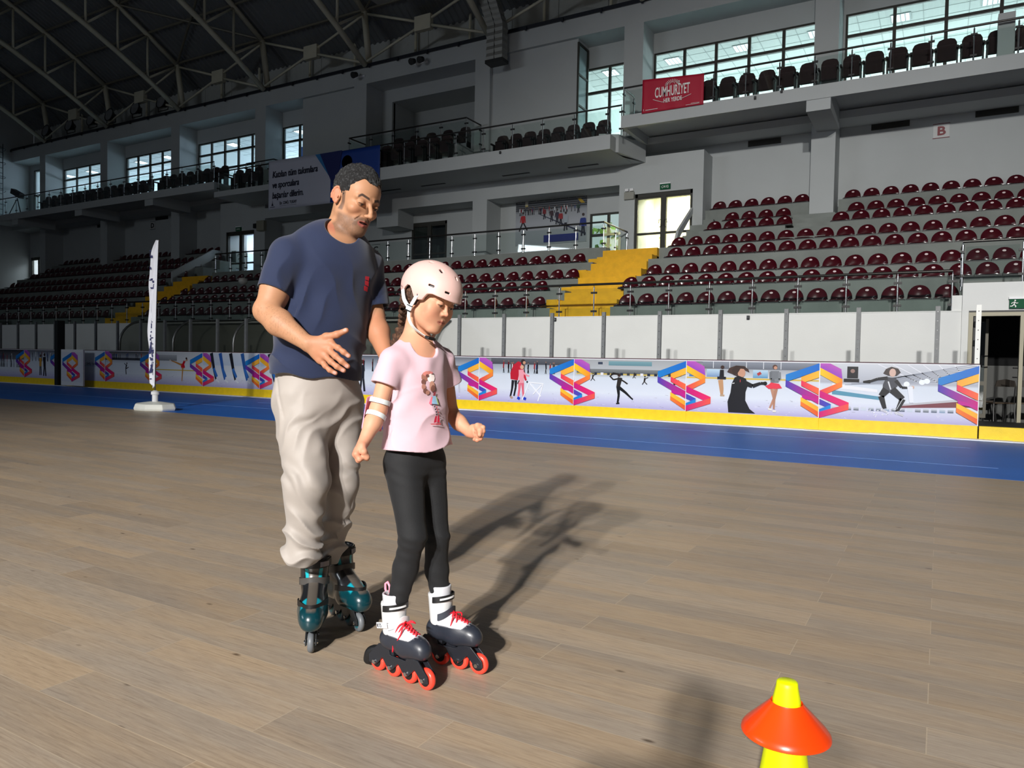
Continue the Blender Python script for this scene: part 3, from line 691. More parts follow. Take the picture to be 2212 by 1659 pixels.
# ================================================================ RINK BOARDS
BY = 13.8; B0, B1 = .22, 1.165; BH = B1-B0
def C_(r, g, b): return srgb(r, g, b)
def lerpc(a, b, t): return tuple(a[i]+(b[i]-a[i])*t for i in range(3))
class Art:
    # a printed sheet facing -Y; x metres from panel left edge, v 0..1 height; each layer a hair in front of the last
    def __init__(s, H=BH): s.m = MB(); s.H = H; s.k = 0
    def P(s, x, v): return (x, -.004-.0007*s.k, v*s.H)
    def rect_grad(s, x0, x1, stops):
        for (v0, c0), (v1, c1) in zip(stops, stops[1:]):
            s.m.add([s.P(x0,v0), s.P(x1,v0), s.P(x1,v1), s.P(x0,v1)], [(0,1,2,3)], [c0,c0,c1,c1])
        s.k += 1
    def poly(s, pts, c, c2=None):
        n = len(pts); cx = sum(p[0] for p in pts)/n; cv = sum(p[1] for p in pts)/n
        cols = [c]*n if c2 is None else [c if i < n/2 else c2 for i in range(n)]
        # ear-safe: use ngon
        s.m.add([s.P(*p) for p in pts], [tuple(range(n))], cols); s.k += 1
    def quad(s, a, b, c, d, c0, c1): s.m.add([s.P(*a), s.P(*b), s.P(*c), s.P(*d)], [(0,1,2,3)], [c0,c1,c1,c0]); s.k += 1
    def limb(s, pts, w, c):
        # polyline with width in metres (true scale)
        for i in range(len(pts)-1):
            (x0, v0), (x1, v1) = pts[i], pts[i+1]; w0 = w[i] if isinstance(w, list) else w; w1 = w[i+1] if isinstance(w, list) else w
            dx, dz = x1-x0, (v1-v0)*s.H; L = math.hypot(dx, dz) or 1; nx, nz = -dz/L, dx/L
            s.m.add([s.P(x0+nx*w0/2, v0+nz*w0/2/s.H), s.P(x1+nx*w1/2, v1+nz*w1/2/s.H), s.P(x1-nx*w1/2, v1-nz*w1/2/s.H), s.P(x0-nx*w0/2, v0-nz*w0/2/s.H)], [(0,3,2,1)], c)
        s.k += 1
    def disc(s, x, v, rx, c, rz=None, n=12):
        rz = rz or rx; s.m.add([s.P(x+rx*math.cos(2*math.pi*i/n), v+rz*math.sin(2*math.pi*i/n)/s.H) for i in range(n)], [tuple(range(n))], c); s.k += 1
def ribbon_left(a, X):   # left half of the ribbon emblem, seam at x = X
    q = lambda p: [(X+x, v) for x, v in p]
    a.quad(*q([(-.56,.78),(0,1.0),(0,.87),(-.56,.64)]), C_(30,130,205), C_(20,105,200))
    a.quad(*q([(-.56,.68),(0,.40),(0,.25),(-.56,.56)]), C_(70,62,175), C_(205,20,125))
    a.quad(*q([(-.30,.74),(0,.87),(0,.74),(-.30,.62)]), C_(250,170,60), C_(255,190,60))
    a.quad(*q([(-.30,.68),(0,.54),(0,.42),(-.30,.58)]), C_(235,50,90), C_(250,110,60))
    a.quad(*q([(-.28,.42),(0,.33),(0,.30),(-.28,.34)]), C_(190,20,150), C_(200,30,140))
    a.quad(*q([(-.30,.37),(0,.20),(0,.10),(-.30,.28)]), C_(255,200,50), C_(250,170,50))
    a.quad(*q([(-.30,.29),(0,.11),(0,.02),(-.30,.21)]), C_(245,130,50), C_(230,90,40))
def ribbon_right(a, X):
    q = lambda p: [(X+x, v) for x, v in p]
    a.poly(q([(0,1.0),(.16,1.0),(.34,.90),(.36,.72),(0,.90)]), C_(190,90,185), C_(150,70,190))
    a.quad(*q([(0,.92),(.36,.72),(.36,.58),(0,.79)]), C_(255,205,45), C_(245,150,40))
    a.quad(*q([(0,.50),(.36,.68),(.36,.58),(0,.38)]), C_(235,60,80), C_(250,140,50))
    a.quad(*q([(0,.50),(.47,.30),(.47,.17),(0,.38)]), C_(205,20,125), C_(240,40,100))
    a.quad(*q([(0,.35),(.19,.26),(.19,.17),(0,.25)]), C_(90,60,175), C_(50,80,190))
    a.quad(*q([(0,.04),(.19,.14),(.19,.25),(0,.16)]), C_(20,120,205), C_(30,140,215))
    a.quad(*q([(0,.0),(.47,.17),(.47,.28),(0,.11)]), C_(205,20,120), C_(245,90,70))
ICE = [(0,C_(176,170,212)),(.12,C_(200,200,228)),(.3,C_(222,228,238)),(.62,C_(212,220,230))]
def bg(a, w, top):
    a.rect_grad(0, w, ICE+[(.66,top[0]),(1,top[1])])
    for k in range(40):
        x = random.uniform(.05, w-.05); v = random.uniform(.02, .3); a.limb([(x,v),(x+random.uniform(.01,.06),v+random.uniform(-.01,.01))], .004, C_(235,235,245) if k % 3 else C_(130,130,150))
        a.k -= 1
    a.k += 1
def crowd(a, x0, x1, v, h, n):
    cs = [C_(30,32,40),C_(60,60,70),C_(220,222,226),C_(150,30,40),C_(40,60,110),C_(90,80,80)]
    for k in range(n):
        x = random.uniform(x0, x1); c = random.choice(cs); hh = h*random.uniform(.8,1.15)
        a.limb([(x,v+hh),(x+random.uniform(-.01,.01),v+hh*.45)], [.035,.03], c); a.k -= 1
        a.limb([(x,v+hh*.5),(x-.012,v)], .014, C_(30,30,36)); a.k -= 1; a.limb([(x,v+hh*.5),(x+.014,v)], .014, C_(30,30,36)); a.k -= 1
        a.disc(x, v+hh*1.12, .013, C_(150,110,90), n=8); a.k -= 1
    a.k += 1
def art_walker(a, w):
    bg(a, w, (C_(196,206,216), C_(120,122,130)))
    a.rect_grad(.3, w, [(.86,C_(70,72,80)),(1,C_(95,98,105))]); crowd(a, .6, 1.9, .66, .22, 17)
    # adult in red coat bending over a child in pink, pushing a white walking frame
    K = C_(24,22,28); 
    a.limb([(.86,.50),(.84,.30),(.80,.12)], [.07,.05,.04], K); a.limb([(.93,.50),(.93,.34),(.89,.14)], [.07,.05,.04], K)
    a.limb([(.80,.12),(.86,.09)], .05, C_(180,150,130))
    a.poly([(.80,.52),(.79,.66),(.86,.84),(.98,.93),(1.06,.9),(1.04,.76),(1.0,.62),(.98,.50)], C_(190,22,46))
    a.limb([(1.02,.84),(1.12,.66),(1.18,.50)], [.07,.06,.045], C_(205,30,55)); a.disc(1.10,.92,.055,C_(52,40,40)); a.disc(1.13,.90,.035,C_(200,150,120)); a.disc(1.21,.47,.02,C_(30,30,36))
    a.limb([(1.03,.44),(1.02,.28),(1.0,.14)], [.07,.05,.045], C_(232,110,130)); a.limb([(1.10,.44),(1.11,.28),(1.13,.14)], [.07,.05,.045], C_(228,105,125))
    a.limb([(1.06,.74),(1.07,.44)], [.12,.13], C_(240,160,172)); a.disc(1.08,.80,.045,C_(220,170,140)); a.limb([(1.08,.70),(1.19,.62),(1.26,.60)], .035, C_(240,160,172))
    a.limb([(.98,.11),(1.04,.08)], .06, C_(30,60,190)); a.limb([(1.12,.11),(1.19,.08)], .06, C_(30,60,190))
    for p in ([(1.26,.46),(1.60,.44)],[(1.26,.46),(1.10,.06)],[(1.60,.44),(1.48,.05)],[(1.28,.44),(1.55,.16)],[(1.57,.42),(1.36,.20)]): a.limb(p, .022, C_(246,246,248))
    a.limb([(1.02,.5),(.98,.42)], .02, C_(20,20,20))
def art_skater(a, w):
    bg(a, w, (C_(190,196,200), C_(165,168,170)))
    a.rect_grad(.05, w-.1, [(.68,C_(205,180,90)),(.71,C_(205,180,90))]); a.rect_grad(.05, w-.1, [(.71,C_(90,96,100)),(.80,C_(130,134,134))])
    a.rect_grad(.75,1.65,[(.88,C_(100,140,150)),(.97,C_(120,160,168))]); a.rect_grad(.52,.62,[(.9,C_(50,60,80)),(.95,C_(60,70,90))])
    for k in range(14): a.limb([(.3+.14*k,.70),(.36+.14*k,.70)], .05, C_(*random.choice([(30,40,60),(230,230,235),(60,60,60)]))); a.k -= 1
    a.k += 1
    K = C_(40,34,30)
    a.limb([(1.0,.63),(.96,.42)], [.10,.075], K); a.limb([(.96,.44),(.98,.26),(.96,.10)], [.075,.05,.04], C_(18,18,20)); a.limb([(.97,.43),(1.12,.32),(1.25,.20)], [.07,.05,.03], C_(18,18,20))
    a.limb([(.98,.61),(.86,.58),(.78,.66)], .03, K); a.limb([(1.0,.6),(1.1,.54),(1.16,.50)], .03, K); a.disc(.98,.68,.035,C_(60,40,32)); a.limb([(.98,.70),(.84,.71),(.80,.66)], [.03,.05,.02], C_(34,28,26))
    a.limb([(.93,.08),(1.0,.09)], .03, C_(16,16,18)); a.limb([(1.23,.22),(1.28,.18)], .03, C_(16,16,18))
    for x, v, s_ in ((.42,.6,.7),(1.3,.66,.5),(1.52,.56,.75),(2.12,.5,.9)):
        a.limb([(x,v+.1*s_),(x-.02*s_,v-.01)], [.05*s_,.035*s_], K); a.limb([(x-.02*s_,v),(x-.07*s_,v-.08*s_)], .02*s_, K); a.limb([(x-.01,v),(x+.06*s_,v-.07*s_)], .02*s_, K); a.limb([(x,v+.08*s_),(x+.09*s_,v+.12*s_)], .016*s_, K); a.disc(x,v+.14*s_,.02*s_,K)
def art_child(a, w):
    bg(a, w, (C_(212,216,220), C_(120,124,134)))
    a.rect_grad(0, w, [(.66,C_(214,186,90)),(.69,C_(214,186,90))]); a.rect_grad(.3, w, [(.86,C_(105,110,120)),(1,C_(140,146,156))])
    for x in (.5,.8,1.1,1.4,1.7): a.limb([(x,.87),(x,1)], .012, C_(220,222,226))
    for x, c in ((.05,(40,110,180)),(.38,(120,150,190)),(1.22,(90,150,190))): a.rect_grad(x, x+.26, [(.7,C_(*c)),(.85,C_(190,215,230))])
    a.limb([(1.3,.76),(1.36,.80)], .05, C_(180,60,60))
    # skater with back turned in black top
    a.limb([(.66,.84),(.66,.66)], [.07,.09], C_(24,22,28)); a.disc(.67,.89,.035,C_(60,40,34)); a.limb([(.66,.66),(.68,.46),(.68,.36)], [.05,.04,.03], C_(196,150,110)); a.limb([(.62,.64),(.64,.48),(.66,.36)], [.05,.035,.03], C_(196,150,110)); a.limb([(.58,.68),(.74,.68)], .05, C_(30,28,34)); a.limb([(.64,.34),(.72,.34)], .03, C_(190,160,130))
    # woman, grey jumper, red skirt
    a.limb([(1.60,.84),(1.60,.62)], [.15,.14], C_(120,124,128)); a.limb([(1.53,.82),(1.53,.68),(1.62,.66)], .045, C_(110,114,118)); a.limb([(1.68,.82),(1.69,.68),(1.60,.66)], .045, C_(130,134,138)); a.disc(1.60,.915,.042,C_(90,62,52)); a.disc(1.61,.90,.03,C_(200,150,125))
    a.poly([(1.50,.58),(1.44,.55),(1.50,.50),(1.62,.50),(1.73,.52),(1.68,.60),(1.54,.62)], C_(232,60,80)); a.limb([(1.56,.50),(1.60,.32),(1.53,.14)], [.06,.045,.03], C_(190,140,115)); a.limb([(1.63,.50),(1.60,.30),(1.60,.12)], [.06,.045,.03], C_(180,130,105)); a.limb([(1.50,.12),(1.57,.11)], .035, C_(230,225,220)); a.limb([(1.58,.08),(1.64,.08)], .035, C_(230,225,220))
    # child in black jacket, hair flying
    a.poly([(.76,.80),(.80,.88),(.92,.93),(1.06,.92),(1.14,.86),(1.16,.80),(1.08,.84),(1.04,.76),(.94,.72),(.86,.76)], C_(70,50,44)); a.disc(1.02,.79,.07,C_(200,150,125),.085); a.poly([(.84,.84),(.92,.93),(1.07,.92),(1.13,.86),(1.0,.87),(.95,.78),(.88,.74)], C_(58,42,38))
    a.poly([(.90,.70),(.98,.73),(1.10,.68),(1.14,.56),(1.10,.42),(1.10,.26),(1.18,.10),(1.28,.02),(.80,.02),(.78,.22),(.83,.40),(.85,.58)], C_(22,22,28)); a.limb([(1.08,.60),(1.22,.54),(1.36,.60),(1.42,.60)], [.09,.07,.05,.05], C_(24,24,30)); a.disc(1.44,.60,.035,C_(18,18,20))
    a.limb([(1.0,.61),(1.0,.66)], .01, C_(220,60,70)); a.limb([(.86,.58),(.9,.59)], .012, C_(230,230,230))
def art_jump(a, w):
    bg(a, w, (C_(176,180,190), C_(206,210,216)))
    for k in range(9): a.limb([(.4+.1*k,.62+.02*k),(2.3,.75+.035*k)], .012, C_(150,156,168)); a.k -= 1
    for k in range(6): a.limb([(.9+.22*k,1.0),(1.5+.14*k,.7)], .012, C_(228,230,236)); a.k -= 1
    a.k += 2
    a.poly([(.2,.52),(1.0,.42),(1.0,.36),(.2,.44)], C_(90,150,175)); a.poly([(.2,.64),(.9,.55),(.9,.50),(.2,.56)], C_(235,236,240)); a.poly([(1.2,.28),(2.3,.42),(2.3,.30),(1.2,.24)], C_(120,60,70)); a.poly([(1.2,.30),(2.3,.46),(2.3,.42),(1.2,.27)], C_(190,190,196))
    for k in range(18): a.rect_grad(.2+.115*k, .28+.115*k, [(.16+.002*k,C_(*random.choice([(40,60,90),(200,210,225),(70,80,90),(120,150,180)]))),(.22+.002*k,C_(210,216,226))]); a.k -= 1
    a.k += 1
    a.rect_grad(.43,.60,[(.74,C_(20,20,26)),(.95,C_(30,30,36))]); a.disc(.515,.87,.035,C_(150,120,110)); a.rect_grad(.38,.62,[(.67,C_(24,24,28)),(.73,C_(24,24,28))])
    for x, v in ((1.33,.66),(1.55,.70),(1.62,.72)): a.disc(x, v, .045, C_(240,246,255))
    K = C_(26,26,32)
    a.poly([(.98,.84),(1.02,.92),(1.10,.96),(1.20,.93),(1.24,.86),(1.18,.80),(1.06,.80)], C_(64,54,52)); a.disc(1.12,.855,.05,C_(214,180,165),.07)
    a.poly([(1.03,.78),(1.18,.76),(1.20,.62),(1.12,.54),(.98,.52),(.98,.64)], C_(70,72,80)); a.limb([(1.05,.76),(.9,.74),(.76,.68)], [.06,.045,.04], K); a.limb([(.79,.69),(.68,.68)], [.06,.03], C_(16,16,18)); a.limb([(1.17,.72),(1.26,.60),(1.38,.60)], [.06,.04,.035], K); a.disc(1.42,.61,.025,C_(210,180,165))
    a.limb([(1.04,.56),(.96,.44),(1.02,.22)], [.13,.09,.06], K); a.limb([(1.12,.56),(1.28,.40),(1.20,.18)], [.12,.09,.05], K); a.limb([(1.17,.16),(1.30,.11)], .035, C_(200,200,210)); a.limb([(.96,.20),(1.06,.16)], .035, C_(200,200,210))
    a.limb([(1.06,.7),(1.10,.56)], .02, C_(220,222,226)); a.limb([(1.28,.40),(1.20,.22)], .008, C_(220,222,226))
    a.poly([(1.34,.62),(1.42,.62),(1.44,.34),(1.38,.34)], C_(232,236,244))
    for k in range(30): x = random.uniform(.75,1.25); v = random.uniform(.06,.22); a.limb([(x,v),(x+.02,v+.02)], .008, C_(246,248,252)); a.k -= 1
    a.k += 1
def art_blue(a, w):
    bg(a, w, (C_(205,210,220), C_(110,114,122))); a.rect_grad(.1, w*.8, [(.66,C_(120,124,132)),(.8,C_(80,84,92))]); crowd(a, .9, 1.8, .62, .16, 9)
    a.limb([(1.55,.84),(1.52,.56)], [.12,.10], C_(30,60,150)); a.limb([(1.52,.56),(1.50,.34),(1.44,.1)], [.08,.05,.04], C_(20,20,26)); a.limb([(1.55,.56),(1.60,.34),(1.62,.1)], [.08,.05,.04], C_(20,20,26)); a.disc(1.56,.90,.04,C_(200,150,130)); a.limb([(1.5,.8),(1.4,.66)], .035, C_(30,60,150))
    a.limb([(1.78,.62),(1.78,.44)], .07, C_(30,70,160)); a.disc(1.78,.66,.03,C_(120,80,60)); a.limb([(1.78,.44),(1.8,.16)], .04, C_(200,200,210))
    a.limb([(.62,.62),(.6,.4)], .08, C_(200,60,60)); a.limb([(.6,.4),(.6,.14)], .05, C_(30,30,40)); a.disc(.62,.67,.03,C_(190,140,110))
def art_legs(a, w):
    bg(a, w, (C_(190,205,225), C_(205,215,230)))
    for x, c in ((.35,(30,34,50)),(.72,(40,90,170)),(1.15,(24,26,36)),(1.62,(40,90,160))):
        a.limb([(x,1.0),(x+.12,.5),(x+.2,.22)], [.13,.10,.06], C_(*c)); a.limb([(x+.1,.55),(x+.24,.30)], .09, C_(50,110,190)); a.limb([(x+.2,.22),(x+.34,.15)], .05, C_(225,230,240))
def art_red(a, w):
    bg(a, w, (C_(214,218,224), C_(200,204,210))); a.rect_grad(0, w, [(.44,C_(206,180,70)),(.47,C_(206,180,70))]); a.rect_grad(0, w*.5, [(.74,C_(120,124,130)),(.92,C_(170,174,180))])
    a.limb([(1.52,.74),(1.42,.60)], [.08,.08], C_(190,20,40)); a.poly([(1.34,.66),(1.50,.66),(1.54,.54),(1.40,.50),(1.36,.56)], C_(205,24,44)); a.limb([(1.38,.62),(1.1,.70),(.92,.74)], [.06,.04,.025], C_(190,130,60)); a.limb([(1.44,.54),(1.42,.34),(1.40,.12)], [.06,.045,.03], C_(200,140,70)); a.limb([(1.54,.74),(1.66,.78)], .03, C_(205,150,110)); a.disc(1.6,.82,.035,C_(60,36,30)); a.limb([(.90,.745),(.84,.76)], .03, C_(220,200,180))
def art_small(a, w):
    bg(a, w, (C_(200,206,216), C_(60,62,70))); a.rect_grad(0, w, [(.72,C_(40,42,52)),(.8,C_(70,72,82))]); crowd(a, .3, 1.9, .74, .18, 12)
    a.limb([(1.1,.58),(1.06,.44)], [.06,.05], C_(40,40,50)); a.limb([(1.06,.44),(1.08,.26)], .035, C_(40,40,50)); a.limb([(1.08,.44),(1.2,.5)], .025, C_(40,40,50)); a.limb([(1.08,.56),(.98,.62)], .02, C_(40,40,50)); a.disc(1.12,.62,.025,C_(60,40,40))
def art_logo(a, w):
    a.rect_grad(0, w, [(0,C_(186,184,216)),(.3,C_(215,220,232)),(1,C_(220,226,236))]); a.limb([(.5,.55),(.5,.75)], [.05,.01], C_(30,34,60)); a.limb([(.42,.5),(.58,.5)], .02, C_(30,34,60)); a.limb([(.9,.5),(1.7,.5)], .008, C_(60,150,190))
def art_group(a, w):
    bg(a, w, (C_(190,200,214), C_(90,94,104))); crowd(a, .2, 2.0, .6, .3, 14)
    a.limb([(1.0,.72),(1.0,.42)], [.15,.13], C_(205,150,60)); a.limb([(.97,.42),(.96,.1)], .05, C_(30,30,40)); a.limb([(1.04,.42),(1.05,.1)], .05, C_(30,30,40)); a.disc(1.0,.8,.05,C_(90,60,50))
    a.limb([(1.25,.76),(1.26,.4)], [.16,.13], C_(30,30,40)); a.limb([(1.24,.4),(1.2,.08)], .06, C_(30,30,40)); a.limb([(1.30,.4),(1.34,.08)], .06, C_(30,30,40)); a.disc(1.25,.84,.05,C_(60,40,34))
def art_dark(a, w): bg(a, w, (C_(120,120,128), C_(40,40,46))); crowd(a, .1, 2.2, .35, .5, 22)
M_art = mat('printed_vinyl', (200,200,200), .38, attr=True, spec=.4)
M_kick = mat('yellow_kickplate', (240, 205, 20), .45, var=.08, scale=9, bump=.15)
M_cap = mat('maroon_cap', (70, 16, 30), .5)
seams = [.54,-1.80,-4.15,-6.49,-8.80,-11.12,-13.44,-15.76,-18.08,-20.41,-22.76]
arts = [(art_jump,'girl in dark skating suit landing a jump under a roof'),(art_child,'child in black jacket with flying hair and a woman in red skirt'),(art_skater,'skater in black stretching one leg back on open ice'),
 (art_walker,'adult in red coat helping a child in pink with a frame'),(art_blue,'people in blue tops skating'),(art_group,'group of skaters, hidden behind the girl'),(art_legs,'skating legs in dark and blue trousers beside the man'),
 (art_legs,'dark and blue skating legs, left of the man'),(art_red,'figure skater in red dress on a pale rink'),(art_small,'small skater seen against a dark stand')]
random.seed(11)
def board(x0, x1, fn, lab, left=True, right=True):
    w_ = x1-x0; t = thing('rink_board', 'rink board showing %s' % lab, 'board', (x0, BY, 0), group='printed rink boards')
    MB().box(0.004, w_-.004, 0, .10, .18, 1.185).build('board_core', mat('board_core', (225,226,230), .5), t)
    MB().box(0, w_, -.012, .1, .01, .215).build('kick_plate', M_kick, t, bevel=.004)
    MB().box(0, w_, -.006, .1, 1.185, 1.2).build('top_cap', M_cap, t)
    a = Art(); fn(a, w_); a.k += 1
    if left: ribbon_right(a, 0)
    a.k += 1
    if right: ribbon_left(a, w_)
    a.m.v = [(min(max(p[0], .004), w_-.008), p[1], p[2]+B0) for p in a.m.v]
    a.m.build('printed_picture', M_art, t)
    s_ = MB(); s_.box(w_-.012, w_+.004, -.02, -.003, .215, 1.18); s_.build('seam_strip', M_white, t)
    return t
for i in range(len(seams)-1): board(seams[i+1], seams[i], *arts[i])
t = board(-24.9, -22.76, art_logo, 'small emblem and a name on plain pale ground', left=False)
text_mesh('Dr. CEMİL TUGAY', .10, 'lettering', mat('ink_blue', (20,26,70), .5), t, (.95,-.03,.72))
board(-27.5, -25.3, art_group, 'a yellow-clad and a dark-clad skater, left of the gate post'); board(-29.9, -27.5, art_dark, 'a dark crowd of skaters near the left frame edge'); board(-32.3, -29.9, art_dark, 'a dim crowd, outside the left frame edge')
# gate
t = thing('rink_gate', 'narrow gate panel with ribbon print beside the dark gate post', 'gate', (-24.0, 13.45, 0))
MB().box(-.62,.62,0,.05,.05,1.2).build('gate_panel', M_white, t)
a = Art(); a.rect_grad(-.6,.6,[(0,C_(225,226,236)),(1,C_(225,226,236))]); ribbon_left(a,.0); ribbon_right(a,.0); a.m.v = [(p[0]*.95,p[1],p[2]+B0-.05) for p in a.m.v]; a.m.build('printed_picture', M_art, t)
tag(MB().box(-25.32,-25.14,13.62,13.86,0,2.15).build('gate_post', mat('dark_steel', (44,46,46), .5, .4)), 'dark square gate post standing by the left boards', 'post')
# threshold right of the boards
t = thing('kerb', 'low yellow kerb continuing right of the boards to the frame edge', 'kerb', (.56, BY, 0)); MB().box(0, 6, -.012, .1, .0, .215).build('kick_plate', M_kick, t, bevel=.004)
tag(MB().box(.54,7,13.9,16.25,.0,.16).build('rubber_floor', mat('black_rubber', (20,21,22), .7)), 'black rubber flooring behind the kerb at the doorway', 'mat', kind='structure')
# posts on the boards
M_post = mat('grey_post', (118,120,119), .55, .15, var=.12, scale=14)
def shield_post(x, lab, m=M_post, h=.92):
    t = thing('shield_post', lab, 'post', (x, BY+.05, 1.2), group='metal posts standing on the rink boards')
    MB().box(-.035,.035,-.03,.03,0,h).build('post_body', m, t)
    s_ = MB()
    for k in range(6): s_.lathe([(0,-.034),(.008,-.034),(.008,-.03)], (0,0,.08+.15*k), 8, 1)
    s_.build('screws', M_black if m is not M_post else M_steel, t)
shield_post(.50, 'white metal post at the right end of the printed boards', mat('white_post', (236,236,228), .4), .93)
for k in range(26):
    x = -.06-1.166*k
    if -25.5 < x < -24.9: continue
    shield_post(x, 'grey metal post on the boards, %s left of the white post' % ORD[k])
# steel rail ends
for x in (-34.7,-35.2): MB().tube([(x,16.36,2.2),(x,16.36,3.3)], .02, 6).build('rail_post', M_steel); tag(COL.objects[-1], 'x', 'post'); 
for n_, o in enumerate([o for o in COL.objects if o.name.startswith('rail_post')]): tag(o, 'steel upright at the left end of the long front railing, %s one' % ('right','left')[n_], 'post')
# ================================================================ TEAM SHELTERS
M_acr = glass_mat('smoked_acrylic', (.62,.63,.60), .05, .25)
def shelter(x0, n, sp, lab):
    t = thing('team_shelter', lab, 'shelter', (x0, 14.6, 0)); prof = []
    for k in range(9):
        q = k/8*math.pi/2; prof.append((1.15*(1-math.cos(q))*0+(-.0)+.85*(1-math.cos(q)), 1.45+.75*math.sin(q)))
    prof = [(0,0),(0,1.4)]+prof+[(1.35,2.22)]
    for i in range(n+1): MB().tube([(sp*i, y, z) for y, z in prof], .04, 6).build('frame_rib', M_alu, t, True)
    MB().tube([(0,1.35,2.22),(sp*n,1.35,2.22)], .035, 6).build('top_rail', M_alu, t, True)
    for i in range(n):
        m = MB(); V = []; 
        for y, z in prof: V += [(sp*i+.03, y+.01, z), (sp*(i+1)-.03, y+.01, z)]
        m.add(V, [(2*k, 2*k+1, 2*k+3, 2*k+2) for k in range(len(prof)-1)]); o = m.build('acrylic_sheet', M_acr, t)
        s_ = o.modifiers.new('thick', 'SOLIDIFY'); s_.thickness = .008
    MB().box(.1, sp*n-.1, .75, 1.15, .42, .47).build('bench', mat('bench_wood', (120,100,80), .6), t)
shelter(-23.3, 3, 2.75, 'curved clear team shelter left of the man behind the boards'); shelter(-14.2, 1, 3.0, 'curved clear team shelter mostly hidden behind the man')
